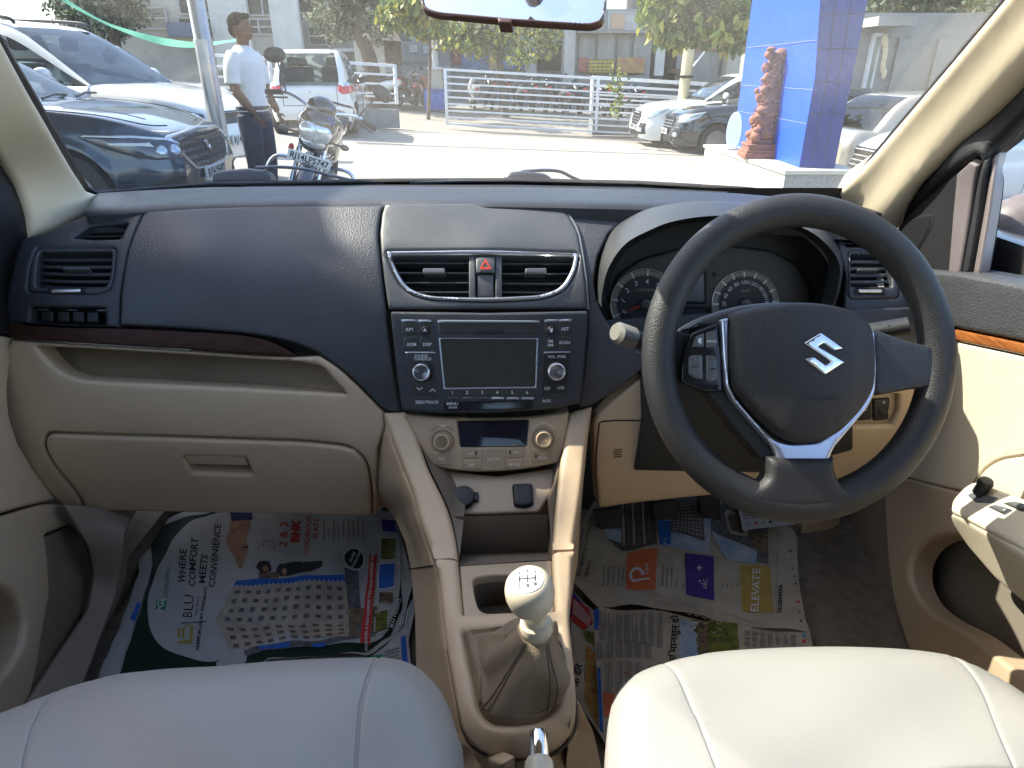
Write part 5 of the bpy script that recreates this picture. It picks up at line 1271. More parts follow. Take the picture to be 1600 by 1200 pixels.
class Page:
    def __init__(s, f): s.m = MB(); s.S = Lift(FL, f); s.o = .0007
    def sheet(s, poly, mt, grid=7): s.m.panel(poly, s.S, mt, bevel=0, h=0, thick=.0006, grid=grid); return s
    def patch(s, poly, mt, lv=1, grid=12): s.m.panel(poly, s.S, mt, bevel=0, h=0, thick=0, off=s.o * lv, grid=grid); return s
    def tx(s, t, x, y, sz, mt=None, ang=0, lv=2, **k): s.m.text(t, x, y, sz, s.S, mt or INK, ang=ang, off=s.o * lv, **k); return s
    def block(s, q, rows, mt=None, lv=2, lens=(2.5, 7), gap=1.2, fill=.5, wob=0):
        """grey lines of small print inside the quad q (tl, tr, br, bl); lines run tl->tr"""
        q = [np.array(c, float) for c in q]; L = (np.linalg.norm(q[1] - q[0]) + np.linalg.norm(q[2] - q[3])) / 2; P = []; F = []
        for r in range(rows):
            v0, v1 = (r + .5 - fill / 2) / rows, (r + .5 + fill / 2) / rows; x = 0; end = L * (1 if random.random() < .85 else random.uniform(.4, .9))
            while x < end:
                w_ = random.uniform(*lens); x1 = min(x + w_, end)
                for (u, v) in ((x / L, v0), (x1 / L, v0), (x1 / L, v1), (x / L, v1)): P.append((q[0] * (1 - u) + q[1] * u) * (1 - v) + (q[3] * (1 - u) + q[2] * u) * v)
                k = len(P) - 4; F.append((k, k + 3, k + 2, k + 1)); x = x1 + gap
        P3, N3 = s.S.PN(np.array(P)); s.m.add(P3 + N3 * s.o * lv, F, mt or INKG, False); return s
    def windows(s, q, nx, ny, mt, fx=.5, fy=.5, lv=2):
        q = [np.array(c, float) for c in q]; P = []; F = []
        for i in range(nx):
            for j in range(ny):
                for (a, b) in ((i + .5 - fx / 2, j + .5 - fy / 2), (i + .5 + fx / 2, j + .5 - fy / 2), (i + .5 + fx / 2, j + .5 + fy / 2), (i + .5 - fx / 2, j + .5 + fy / 2)):
                    u, v = a / nx, b / ny; P.append((q[0] * (1 - u) + q[1] * u) * (1 - v) + (q[3] * (1 - u) + q[2] * u) * v)
                k = len(P) - 4; F.append((k, k + 3, k + 2, k + 1))
        P3, N3 = s.S.PN(np.array(P)); s.m.add(P3 + N3 * s.o * lv, F, mt, False); return s
def cr(x, y): return (140 + x / 2.857, 760 + y / 2.857)
def C(*p): return [cr(*q) for q in p]
# ---- left, lower sheet peeking out
pg = Page(crumple(.0, 1.0))
pg.sheet(C((560, 760), (1380, 640), (1462, 470), (1450, 590), (1425, 700), (1442, 870), (1300, 960), (600, 960)), NPW).patch(C((1390, 690), (1412, 680), (1425, 830), (1400, 850)), BLUI).block(C((1320, 750), (1385, 735), (1385, 840), (1320, 850)), 7)
pg.patch(C((1240, 770), (1310, 765), (1310, 860), (1240, 860)), GRN2)
o = pg.m.build('newspaper'); tag(o, 'second newspaper sheet mostly hidden under the green flats advertisement', 'newspaper', 'newspapers laid on the car floor')
# ---- left, the apartment advertisement
pg = Page(crumple(.003, 2.3, 1.5)); P = pg
P.sheet(rc(C((195, 203), (330, 170), (480, 125), (600, 90), (900, 60), (1320, 60), (1370, 160), (1390, 230), (1420, 350), (1448, 450), (1420, 540), (1400, 640), (1330, 720), (1240, 780), (1100, 775), (800, 800), (560, 960), (20, 960), (50, 880), (180, 550), (228, 400)), 5), NPW, grid=6)
P.patch(rc(C((268, 205), (600, 130), (620, 60), (1310, 60), (1375, 230), (1400, 560), (1345, 690), (1230, 770), (800, 795), (560, 940), (125, 940), (290, 380)), 3), GRN)
cloud = sp(C((600, 140), (480, 180), (400, 240), (345, 330), (300, 430), (270, 520), (268, 620), (290, 690), (340, 750), (430, 790), (540, 800), (640, 780), (700, 745), (900, 735), (1150, 730), (1290, 715), (1340, 640), (1385, 500), (1390, 300), (1370, 200), (1330, 135), (1000, 125), (760, 125)), 5, True)
P.patch(cloud, NPW, 2)
up = rad(-84)
for t, x, y, sz in (('WHERE', 422, 380, 42), ('COMFORT', 470, 358, 42), ('MEETS', 514, 384, 42), ('CONVENIENCE', 566, 328, 40)): P.tx(t, *cr(x, y), sz / 2.857, INK, up, 3, bold=.02, sx=1.0)
P.patch(C((300, 574), (342, 570), (350, 528), (308, 530)), GRN2, 3).tx('PGL', *cr(325, 551), 13, WHI, up, 4, bold=.02).tx('DEVELOPERS', *cr(354, 452), 8, GRN2, rad(-82), 3, bold=.012)
P.tx('BLU', *cr(448, 552), 22, INK, up, 3, sx=1.0).tx('HEIGHTS', *cr(487, 548), 6.5, INK, up, 3, spacing=1.4).tx('PREMIUM LUXURY APARTMENTS', *cr(508, 608), 7.2, INK, up, 3, bold=.02)
for q in (((400, 725), (470, 730), (472, 650), (458, 650), (456, 714), (400, 712)), ((400, 700), (412, 700), (414, 655), (402, 655)), ((420, 700), (432, 700), (434, 650), (470, 648), (440, 640), (422, 660))): P.patch(C(*q), GOLD, 3)
P.patch(C((414, 632), (530, 630), (530, 634), (414, 636)), INK, 3)
# hand with the key
P.patch(rc(C((625, 100), (725, 95), (733, 165), (640, 180)), 3), mat('ink_navy', (.03, .03, .09), .7, var=.3, vscale=200), 3)
P.patch(sp(C((640, 180), (715, 165), (720, 210), (705, 250), (712, 300), (700, 340), (688, 388), (672, 385), (650, 330), (632, 310), (615, 260), (630, 215)), 4, True), SKINI, 3)
P.patch(C((690, 292), (715, 288), (716, 296), (690, 299)), INK, 4)
for a in range(10):
    th = a * math.pi / 5; P.patch(C(*[(755 + 17 * math.cos(th + d) * 1, 290 + 17 * math.sin(th + d)) for d in (0, .5)] + [(755 + 14 * math.cos(th + d), 290 + 14 * math.sin(th + d)) for d in (.5, 0)]), INKG, 3)
kf = [(780, 275), (800, 262), (828, 268), (830, 305), (805, 312), (782, 300)]
for a, b in zip(kf, kf[1:] + kf[:1]): P.patch(C(a, b, (b[0] * .96 + 805 * .04 + 3, b[1] * .94 + 288 * .06 + 2), (a[0] * .96 + 805 * .04 + 3, a[1] * .94 + 288 * .06 + 2)), REDI, 3)
P.tx('2 & 3', *cr(872, 232), 17.5, REDI, rad(-86), 3, bold=.02).tx('BHK', *cr(925, 218), 18, REDI, rad(-86), 3, bold=.05).tx('LUXURIOUS', *cr(977, 236), 11.5, REDI, rad(-86), 3, bold=.02).tx('FLATS', *cr(1015, 205), 11.5, REDI, rad(-86), 3, bold=.02)
for x0 in range(1045, 1240, 22): P.block(C((x0, 272 - (x0 % 3) * 20), (x0, 170), (x0 + 9, 170), (x0 + 9, 272)), 1, lens=(1.5, 4), gap=.8, fill=.8, lv=3)
# couple
for x, y, r in ((785, 385, 33), (870, 396, 30)):
    P.patch([cr(x + r * (1.0 + .12 * math.sin(k * 2.3)) * math.cos(k * .5), y + r * (.95 + .1 * math.cos(k * 1.7)) * math.sin(k * .5)) for k in range(12)], INK, 3); P.patch([cr(x + 6 + r * .42 * math.cos(k * .5), y + 9 + r * .5 * math.sin(k * .5)) for k in range(12)], SKINI, 4)
P.patch(rc(C((880, 368), (930, 356), (1000, 358), (1048, 362), (1042, 388), (985, 408), (905, 424), (880, 424)), 3), INK, 3).patch(C((762, 412), (850, 404), (848, 436), (765, 438)), PHOB, 3)
# building
P.patch(C((660, 445), (1140, 420), (1145, 446), (650, 474)), BLUI, 3)
P.patch(C((650, 474), (1145, 446), (1165, 560), (1160, 700), (860, 690), (640, 770), (568, 625)), BGI, 3)
P.windows(C((655, 485), (1140, 455), (1150, 620), (590, 645)), 11, 4, PHOD, .45, .42, 4)
P.windows(C((600, 650), (1150, 630), (1155, 690), (640, 745)), 10, 3, PHOB, .5, .45, 4)
P.windows(C((655, 470), (1140, 440), (1142, 448), (655, 478)), 24, 1, WHI, .3, .7, 4)
P.patch(rc(C((690, 740), (1140, 700), (1200, 640), (1290, 690), (1120, 725), (960, 745), (700, 770)), 3), PHOD, 3).patch(C((760, 738), (900, 728), (900, 748), (770, 756)), BLUI, 4).patch(C((1000, 725), (1060, 722), (1060, 740), (1000, 744)), BLUI, 4)
P.patch(C((1140, 390), (1200, 395), (1215, 560), (1160, 560)), PHOD, 3).patch(C((1150, 560), (1290, 560), (1280, 700), (1170, 700)), PHOB, 3)
# red ribbon, badge, thumbnails
P.patch(C((1253, 322), (1268, 332), (1286, 320), (1255, 738), (1232, 725), (1212, 735)), REDI, 4).tx('BOOKING A NEW ADDRESS YOU HAVE ASPIRED FOR', *cr(1252, 540), 6.0, WHI, rad(-86), 5, bold=.02, sx=1.1)
P.patch([cr(1183 + 50 * math.cos(k * .3), 346 + 48 * math.sin(k * .3)) for k in range(21)], WHI, 3).patch([cr(1183 + 43 * math.cos(k * .3), 346 + 41 * math.sin(k * .3)) for k in range(21)], GRN, 4).tx('GLASS', *cr(1176, 340), 6, WHI, rad(-60), 5, bold=.03).tx('FOUNDATION', *cr(1192, 352), 5, WHI, rad(-60), 5, bold=.03)
for q, mt in ((((1308, 172), (1368, 172), (1370, 228), (1310, 228)), PUR), (((1305, 255), (1372, 258), (1366, 345), (1303, 345)), PHOG), (((1297, 368), (1365, 362), (1362, 470), (1293, 475)), BLUI), (((1295, 492), (1360, 492), (1355, 545), (1292, 548)), PHOB), (((1280, 590), (1335, 580), (1332, 665), (1278, 690)), PHOG)):
    cx_, cy_ = np.mean(q, 0); P.patch(C(*[(cx_ + (x - cx_) * 1.13, cy_ + (y - cy_) * 1.1) for x, y in q]), WHI, 3); P.patch(C(*q), mt, 4)
P.tx('BLU HEIGHTS', *cr(1368, 590), 8, WHI, rad(-74), 4, bold=.02)
for k in range(3): P.block(C((1385 + k * 11, 640), (1400 + k * 11, 560), (1405 + k * 11, 562), (1390 + k * 11, 642)), 1, WHI, 4, fill=.8)
P.block(C((262, 205), (270, 205), (292, 378), (284, 378)), 60, GOLD, 3, lens=(9, 9), fill=.3); P.block(C((272, 450), (282, 452), (150, 850), (140, 850)), 90, INKG, 3, lens=(9, 9), fill=.3)
P.patch(rc(C((190, 620), (220, 545), (238, 545), (212, 635)), 2), BLUI, 3)
o = P.m.build('newspaper', sharp=60); tag(o, 'flats advertisement page, white cloud on dark green, spread under the glove box', 'newspaper', 'newspapers laid on the car floor')
# ---- right side
def dr(x, y): return (860 + x / 3., 760 + y / 3.)
def D(*p): return [dr(*q) for q in p]
pg = Page(crumple(.0, .3, 1.2)); P = pg
P.sheet(D((88, 470), (160, 560), (230, 620), (260, 1240), (240, 1200), (120, 1000), (100, 800)), NPC, grid=6)
P.patch(D((92, 490), (150, 560), (200, 660), (160, 690), (92, 620)), PUR).patch(D((100, 530), (180, 590), (196, 660), (155, 690), (100, 640)), REDI, 2).block(D((110, 540), (190, 640), (180, 680), (105, 610)), 5, WHI, 3)
P.patch(D((165, 760), (215, 800), (222, 1160), (160, 1000)), MAPG).patch(D((150, 690), (210, 700), (210, 760), (165, 740)), PHOG)
P.tx('\u0915\u0947 \u0926\u094c\u0930', *dr(125, 900), 16, INK, rad(-80), 2, bold=.02)
o = P.m.build('newspaper', sharp=60); tag(o, 'newspaper sheet with a coloured map photo, half hidden beside the console', 'newspaper', 'newspapers laid on the car floor')
pg = Page(crumple(.003, 4.1, 1.3)); P = pg
P.sheet(rc(D((200, 610), (230, 590), (520, 600), (880, 690), (1200, 660), (1225, 780), (1230, 900), (900, 1240), (270, 1240), (225, 1180), (215, 900), (205, 740)), 4), NPC, grid=6)
P.patch(D((203, 603), (226, 600), (228, 690), (206, 690)), BLUI)
for k in range(8): P.block(D((228 + k * 38, 740 + k * 5), (228 + k * 38, 612), (258 + k * 38, 612), (258 + k * 38, 740 + k * 5)), 5, INKG, lens=(1.5, 5), gap=1)
for k in range(6): P.block(D((215 + k * 44, 830), (215 + k * 44, 752), (250 + k * 44, 752), (250 + k * 44, 830)), 5, INKG, lens=(1.5, 5), gap=1)
P.tx('\u092a\u0942\u0930\u094d\u0924\u093f \u092e\u093e\u0928\u0938\u0942\u0928 \u0915\u0947 \u0926\u094c\u0930', *dr(580, 720), 15, INK, rad(-86), 2, bold=.02)
P.patch(D((605, 640), (690, 655), (690, 830), (600, 840)), SKYI).patch(D((660, 640), (870, 672), (880, 800), (690, 830)), PHOG).patch(D((688, 650), (730, 655), (740, 815), (692, 825)), PHOB, 2)
for k in range(7): P.block(D((905 + k * 36, 775), (905 + k * 36, 700 + k * 3), (930 + k * 36, 704 + k * 3), (930 + k * 36, 772)), 4, INKG, lens=(1.5, 5), gap=1)
P.tx('2', *dr(355, 905), 10, REDI, rad(-80)).patch(D((218, 870), (232, 872), (245, 1180), (228, 1160)), BLUI, 2)
for k in range(4): P.block(D((255 + k * 46, 1000), (255 + k * 46, 850), (290 + k * 46, 850), (290 + k * 46, 1000)), 6, INKG, lens=(1.5, 5), gap=1)
P.patch(D((245, 990), (300, 1000), (300, 1120), (250, 1100)), ORG, 1)
for k, mt in enumerate((mat('ink_cyan', (.05, .22, .3), .7), REDI)): P.patch([dr(1182 + 9 * math.cos(a), 727 + k * 28 + 9 * math.sin(a)) for a in range(6)], mt, 2)
o = P.m.build('newspaper', sharp=60); tag(o, 'Hindi news page with a green photo, before the driver seat', 'newspaper', 'newspapers laid on the car floor')
pg = Page(crumple(.006, 5.2, 1.5)); P = pg
P.sheet(rc(D((150, 180), (200, 100), (330, 60), (740, 20), (860, 80), (1140, 230), (1155, 280), (1150, 340), (1162, 540), (1205, 715), (1100, 700), (880, 690), (720, 640), (520, 600), (330, 590), (220, 590), (150, 520), (95, 470), (110, 330)), 5), NPC, grid=6)
for t, x, y, l in (('Strategic Location', 128, 330, 1), ('Exceptional Commercial', 160, 310, 1), ('Spaces', 172, 420, 1)): P.tx(t, *dr(x, y if t != 'Spaces' else 420), 9.5, INK, rad(-78), 2, sx=1.05)
P.patch(D((253, 225), (262, 70), (490, 40), (497, 300), (330, 330), (253, 260)), mat('ink_tower', (.11, .085, .06), .7, c2=(.03, .03, .035), vscale=(200, 20, 20), var=.4)).patch(D((253, 225), (260, 180), (330, 230), (330, 290), (253, 270)), SKYI, 2)
for k in range(6): P.patch(D((330 + k * 24, 90), (338 + k * 24, 90), (348 + k * 24, 300), (338 + k * 24, 302)), PHOD if k % 2 else BGI, 2)
P.patch(D((500, 185), (745, 180), (745, 340), (508, 305)), SKYI).patch(D((500, 185), (560, 190), (560, 300), (510, 303)), BLUI, 2).patch(D((590, 60), (700, 50), (720, 280), (550, 245)), PHOD, 2).windows(D((595, 70), (690, 60), (710, 265), (560, 240)), 8, 12, BGI, .5, .45, 3)
P.patch(D((745, 180), (830, 60), (1010, 120), (1015, 395), (850, 370), (745, 240)), PHOD).patch(D((745, 230), (800, 260), (960, 340), (955, 395), (820, 370)), SKYI, 2)
for k in range(3):
    q = .85 - k * .25; P.patch(D(*[(860 + x * q, 200 + y * q) for x, y in ((-60, -60), (-40, -75), (60, -30), (70, 75), (50, 80), (-30, 60))]), (BGI, PHOD, PHOB)[k], 3 + k)
P.patch(D((940, 255), (1010, 260), (1012, 350), (940, 330)), mat('ink_photo_brown'), 3)
for q, mt in ((((358, 340), (400, 325), (497, 322), (487, 520), (350, 515)), ORG), (((627, 335), (762, 352), (762, 567), (632, 527)), PUR), (((878, 395), (1025, 405), (1040, 622), (895, 602)), GOLD)): P.patch(D(*q), mt)
for k in range(14):
    a0 = math.pi + k * math.pi / 14; a1 = a0 + math.pi / 14
    P.patch(D(*[(400 + 34 * math.cos(a) * (1 if a else 1), 452 + 38 * math.sin(a)) for a in (a0, a1)] + [(400 + 22 * math.cos(a), 452 + 26 * math.sin(a)) for a in (a1, a0)]), WHI, 2)
P.patch(D((366, 452), (378, 452), (385, 470), (460, 466), (462, 474), (380, 480)), WHI, 2).tx('Casa', *dr(445, 420), 10, WHI, rad(-90), 2)
for x, y, r in ((695, 400, 15), (697, 466, 9), (707, 480, 6)): P.patch(D((x, y - r), (x + r * .25, y - r * .25), (x + r, y), (x + r * .25, y + r * .25), (x, y + r), (x - r * .25, y + r * .25), (x - r, y), (x - r * .25, y - r * .25)), WHI, 2)
P.tx('ARC', *dr(722, 480), 9, WHI, rad(-86), 2).tx('ELEVATE', *dr(958, 510), 17, WHI, rad(-88), 2, bold=.01).tx('9312864394', *dr(1072, 560), 9, INK, rad(-87), 2, bold=.02)
for x in (240, 262, 285, 310, 330, 515, 535, 556, 580, 610, 795, 815, 838, 862): P.block(D((x, 500), (x + 6, 400 if x < 600 else 480), (x + 16, 400 if x < 600 else 480), (x + 10, 500)), 1, INKG, lens=(2, 5), fill=.6)
P.block(D((1060, 120), (1050, 640), (1054, 640), (1064, 120)), 1, INKG, fill=.5)
for k in range(9):
    P.patch([dr(1118 + k * 6 + 6 * math.cos(a), 328 + k * 42 + 6 * math.sin(a)) for a in range(6)], (INK, GOLD, REDI, GRN2)[k % 4], 2)
# footprints of tyre-like dirt
for i in range(17):
    for j in range(5):
        x = 420 + i * 34 + j * 5; y = 520 + j * 28 + i * 9
        if x < 1000 and random.random() < .8: P.patch(D((x, y), (x + 14, y + 8), (x + 26, y - 2), (x + 26, y + 3), (x + 14, y + 13), (x, y + 5)), mat('dirt_print', (.24, .205, .165), .9), 3)
o = P.m.build('newspaper', sharp=60); tag(o, 'property page with orange, purple and gold boxes under the pedals', 'newspaper', 'newspapers laid on the car floor')
# folded corner
class P2(Page): pass
pg = Page(lambda x, y: crumple(.012, 1.7, 1.2)(x, y) + .02 * np.clip((1230 - np.asarray(x)) / 120, 0, 1) * 0 + .012); P = pg
P.sheet(rc(D((855, 80), (1000, 120), (1140, 232), (1090, 240), (890, 262)), 4), NPW, grid=6)
P.block(D((872, 95), (985, 130), (1055, 200), (898, 210)), 9, INKG, lens=(2, 6))
for k, mt in enumerate((mat('ink_cyan'), REDI, GOLD, INK)): P.patch([dr(920 + k * 32 + 8 * math.cos(a), 234 - k * 3 + 7 * math.sin(a)) for a in range(6)], mt, 2)
o = P.m.build('newspaper', sharp=60); tag(o, 'turned up white newspaper corner with four colour dots, beside the accelerator', 'newspaper', 'newspapers laid on the car floor')
# ================================================================ OUTSIDE
SLOPE = .053
def zg(x): return -SLOPE * (x + 3.7)
def gp(px, py, h=0.):
    r = rays(px, py); t = (zg(0) + h - CAMZ) / (r[2] + SLOPE * r[0]); return np.array([0, 0, CAMZ]) + r * t
CONC = mat('lot_concrete', (.31, .29, .25), .9, var=.16, vscale=1.1, c2=(.25, .232, .20), bump=.3, btype='noise', bscale=60, speck=(3.2, (.21, .195, .165), .64))
ROADM = mat('road_surface', (.26, .235, .20), .9, c2=(.19, .17, .145), vscale=.7, var=.3)
m = MB(); X = np.linspace(-60, 60, 25); G = [[(x, y, zg(x)) for x in X] for y in (-30, -8, 0, 6, 12, 16.6)]
m.grid(np.array(G), CONC, flip=True); m.build('ground', kind='structure')
m = MB(); G = [[(x, y - .03 * x, zg(x) - .03) for x in X] for y in (16.0, 20, 25.6)]
m.grid(np.array(G), ROADM, flip=True); m.build('road', kind='structure')
m = MB(); G = [[(x, y - .03 * x, zg(x) + z) for x in X] for y, z in ((25.3, -.03), (25.3, .10), (28, .10), (60, .10), (400, .1))]
m.grid(np.array(G), mat('far_pavement', (.22, .21, .19), .9, var=.3, vscale=1.), flip=True); m.build('pavement', kind='structure')
m = MB(); A, B = gp(560, 224), gp(1180, 246); 
m.grid(np.array([[A + (0, 0, .004), B + (0, 0, .004)], [A + (0, -.12, .004), B + (0, -.12, .004)]]), mat('track_dark', (.12, .11, .10), .8)); o = m.build('gate_track'); tag(o, 'dark gate track let into the concrete in front of the white gate', 'gate track')

# ---------------------------------------------------------------- cars
GLASSC = glassmat('car_glass', (.50, .56, .56), .9); GLASSD = mat('dark_glass', (.012, .016, .018), .04, coat=1.)
TYRE = mat('tyre_rubber', (.018, .018, .018), .8); RIM = mat('alloy_rim', (.45, .46, .48), .25, metal=.9, var=.05, vscale=20); BLP = mat('black_trim', (.015, .016, .018), .4)
LAMP = mat('lamp_glass', (.55, .62, .68), .08, metal=.55, coat=1., var=.5, vscale=30); LAMPD = mat('lamp_dark', (.03, .035, .05), .08, coat=1.); REDL = mat('tail_red', (.55, .02, .015), .15, coat=1.)
PLATE = mat('plate_white', (.62, .63, .62), .5); UNDER = mat('under_black', (.01, .01, .01), .9)
def paintm(n, c, metal=.0, rough=.28, coat=1.): return mat(n, c, rough, metal=metal, coat=coat, var=.03, vscale=3)
def interp(tab):
    xs = [p[0] for p in tab]; ys = [p[1] for p in tab]
    def f(x):
        # monotone-ish smooth interpolation
        x = float(x)
        if x <= xs[0]: return ys[0]
        if x >= xs[-1]: return ys[-1]
        i = max(k for k in range(len(xs) - 1) if xs[k] <= x); t = (x - xs[i]) / (xs[i + 1] - xs[i])
        d = lambda k: 0 if k <= 0 or k >= len(xs) - 1 else ((ys[k + 1] - ys[k]) / (xs[k + 1] - xs[k]) + (ys[k] - ys[k - 1]) / (xs[k] - xs[k - 1])) / 2 if (ys[k + 1] - ys[k]) * (ys[k] - ys[k - 1]) > 0 else 0
        m0 = d(i) if i > 0 else (ys[i + 1] - ys[i]) / (xs[i + 1] - xs[i]); m1 = d(i + 1) if i + 1 < len(xs) - 1 else (ys[i + 1] - ys[i]) / (xs[i + 1] - xs[i]); h = xs[i + 1] - xs[i]
        return (2 * t ** 3 - 3 * t * t + 1) * ys[i] + (t ** 3 - 2 * t * t + t) * h * m0 + (-2 * t ** 3 + 3 * t * t) * ys[i + 1] + (t ** 3 - t * t) * h * m1
    return f
SIDEP = interp([(0, .93), (.12, .965), (.3, .99), (.5, 1.0), (.66, .985), (.82, .985), (.93, .965), (1, .925)])
class Car:
    def __init__(s, name, label, pos, rz, paint, L=3.99, W=1.74, H=1.5, fo=.80, wb=2.52, r=.31, hood=((.0, .92), (.45, .90), (.8, .84), (.96, .72), (1, .66)), belt=.93, ws=(.62, -.05), rear=(-1.55, -1.88), nose=.16, tail=.03, glass=None, clad=False, group='parked cars', winends=(0, 0), bdoor=.15, zb=.20, deck=None, slope=True):
        s.t = thing(name, tuple(pos), label, 'car', group, rz=rz)
        if slope: s.t.rotation_euler = Matrix.Rotation(math.atan(SLOPE), 4, 'Y').to_3x3().to_4x4().to_euler() if 0 else (0, 0, rz)
        s.L, s.W, s.H, s.paint, s.r = L, W, H, paint, r; glass = glass or GLASSC
        x_f = L / 2; xb = -L / 2; s.xf = x_f - fo; s.xr = s.xf - wb
        x0, x1 = ws; x2, x3 = rear       # windscreen base/top, roof rear, rear glass base
        hl = x_f - x0
        zt_tab = [(xb, belt - .12 if deck is None else deck - .1), (xb + .12, belt + .02 if deck is None else deck)] + ([(x3, belt + .06 if deck is None else deck + .02)] if x3 > xb + .2 else []) + [(x0 - .02, hood[0][1])] + [(x0 + hl * f, z) for f, z in hood[1:]]
        zt_tab = sorted(set(zt_tab)); zt = interp(zt_tab)
        plan = interp([(xb, .80), (xb + .08, .90), (xb + .35, .965), (xb + 1.0, 1.), (x_f - 1.15, 1.), (x_f - .55, .965), (x_f - .22, .88), (x_f - .07, .77), (x_f, .66)])
        def arch(x):
            z = 0
            for xc in (s.xf, s.xr):
                R = r + .055; d = x - xc
                if abs(d) < R: z = max(z, r + math.sqrt(R * R - d * d) * 1.0)
            return z
        xs = set(np.round(np.linspace(xb, x_f, 60), 3)); 
        for xc in (s.xf, s.xr):
            for k in np.linspace(-1, 1, 25): xs.add(round(xc + (r + .055) * math.sin(k * math.pi / 2), 3))
        for d in (.01, .03, .06, .10): xs.add(round(x_f - d, 3)); xs.add(round(xb + d, 3))
        xs = sorted(xs); rows = []; NR = 12
        for x in xs:
            hw = W / 2 * plan(x); zc = zt(x); ze = zc - .035 - .03 * (x > x0); e = min((x_f - x), (x - xb)); zlo = zb + .06 * max(0, 1 - e / .25) ** 2
            z0 = max(zlo, arch(x)); z0 = min(z0, ze - .1); row = []
            for k in range(NR + 1):
                z = z0 + (ze - z0) * k / NR; t = (z - zlo) / (ze - zlo); w_ = hw * SIDEP(t)
                # wheel-arch flare
                for xc in (s.xf, s.xr):
                    d = math.hypot(x - xc, z - r); w_ += .022 * math.exp(-((d - r - .06) / .05) ** 2) * (1 if z > r * .5 else 0)
                fx = x
                tz = (z - .45) / .45
                if x > x_f - .9: fx = x - nose * (1 - (x_f - x) / .9) ** 2 * max(0, tz) ** 1.5 - .05 * (1 - (x_f - x) / .9) ** 2 * max(0, -tz) * 1.5
                if x < xb + .5: fx = x + tail * (1 - (x - xb) / .5) ** 2 * max(0, tz) + .06 * (1 - (x - xb) / .5) ** 2 * max(0, -tz)
                row.append((fx, w_, z))
            fx = row[-1][0]
            for q, dz in ((.965, .55), (.88, .78), (.7, .9), (.45, .97), (.2, 1.)):
                ex = -nose * .0
                row.append((fx + (.05 * (1 - q) if x > x_f - .3 else 0) * max(0, 1 - (x_f - x) / .3), row[NR][1] * q, ze + (zc - ze) * dz))
            row.append((row[-1][0], 0, zc + .004))
            rows.append(row + [(a, -b, c) for a, b, c in row[-2::-1]])
        G = np.array(rows); m = MB(); m.grid(G, paint, flip=False)
        nrow = G.shape[1]
        for idx, fl in ((0, False), (len(rows) - 1, True)):
            ring = G[idx]; h = nrow // 2; V = list(ring); F = []
            for k in range(h): F.append((k, k + 1, nrow - 2 - k, nrow - 1 - k) if not fl else (nrow - 1 - k, nrow - 2 - k, k + 1, k))
            F = [tuple(dict.fromkeys(f)) for f in F]; m.add(V, [f for f in F if len(f) > 2], paint)
        # inner return of the lower edge
        for sd in (0, -1):
            E = G[:, sd]; inn = E.copy(); inn[:, 1] *= .72; up = inn.copy(); up[:, 2] += .02; m.grid(np.array([E, inn]), UNDER)
        s.body = m.build('body', s.t, local=True, sharp=55); s.bvh = bvh_of(m)
        m = MB(); m.box((0, 0, .46), (L * .92, W * .68, .5), UNDER, bev=.05); m.build('underbody', s.t, local=True)
        # greenhouse
        Hh = H
        roof = interp([(x3, zt(x3) - .01), (x3 + (x2 - x3) * .5, zt(x3) + (Hh - zt(x3)) * .56), (x2, Hh - .055), (x2 + .35, Hh - .012), ((x1 + x2) / 2, Hh), (x1 - .3, Hh - .018), (x1, Hh - .065), (x1 + (x0 - x1) * .5, (Hh + zt(x0)) / 2 - .005), (x0, zt(x0) - .005)])
        gx = sorted(set(np.round(np.concatenate([np.linspace(x3, x2, 9), np.linspace(x2, x1, 26), np.linspace(x1, x0, 16)]), 3))); rows = []
        wr = W / 2 * .70
        for x in gx:
            zb_ = zt(x) - .045; zr = roof(x); hb = W / 2 * plan(x) * .915; k = min(1, max(0, (zr - zb_) / (Hh - zb_)))
            we = hb + (wr - hb) * k ** .9; row = []; ze = zr - .045 * min(1, k * 3)
            for j in range(7):
                t = j / 6; row.append((x, hb + (we - hb) * t + .02 * math.sin(math.pi * t) * k, zb_ + (ze - zb_) * t))
            for q, dz in ((.95, .6), (.85, .85), (.6, .97), (.3, 1.0)): row.append((x, we * q, ze + (zr - ze) * dz))
            row.append((x, 0, zr + .006)); rows.append(row + [(a, -b, c) for a, b, c in row[-2::-1]])
        G = np.array(rows); nr = G.shape[1]; V = G.reshape(-1, 3); sets = {'roof': [], 'glass': [], 'pillar': []}
        for i in range(len(gx) - 1):
            xm = (gx[i] + gx[i + 1]) / 2
            for j in range(nr - 1):
                jj = min(j, nr - 2 - j); f = (i * nr + j, i * nr + j + 1, (i + 1) * nr + j + 1, (i + 1) * nr + j)
                if jj >= 6:
                    kind = 'glass' if (xm > x1 + .03 and jj >= 7) else ('glass' if (xm < x2 - .02 and xm > x3 + .02 and jj >= 8) else 'roof')
                    if xm > x1 and jj == 7 and False: kind = 'roof'
                elif jj == 5: kind = 'roof'
                elif jj == 0: kind = 'pillar'
                else:
                    kind = 'glass'
                    if xm > x1 + (x0 - x1) * .78 or xm < x2 + .10 - winends[0]: kind = 'roof' if xm < x2 + .1 else 'pillar'
                    for px_ in (x1 - bdoor - .62,): 
                        if abs(xm - px_) < .05: kind = 'pillar'
                    if abs(xm - (x2 + .38)) < .03: kind = 'pillar'
                sets[kind].append(f)
        for k, mt in (('roof', paint), ('glass', glass), ('pillar', BLP)):
            mm = MB(); mm.add(V, sets[k], mt); mm.build({'roof': 'roof', 'glass': 'windows', 'pillar': 'window_pillars'}[k], s.t, local=True, sharp=55)
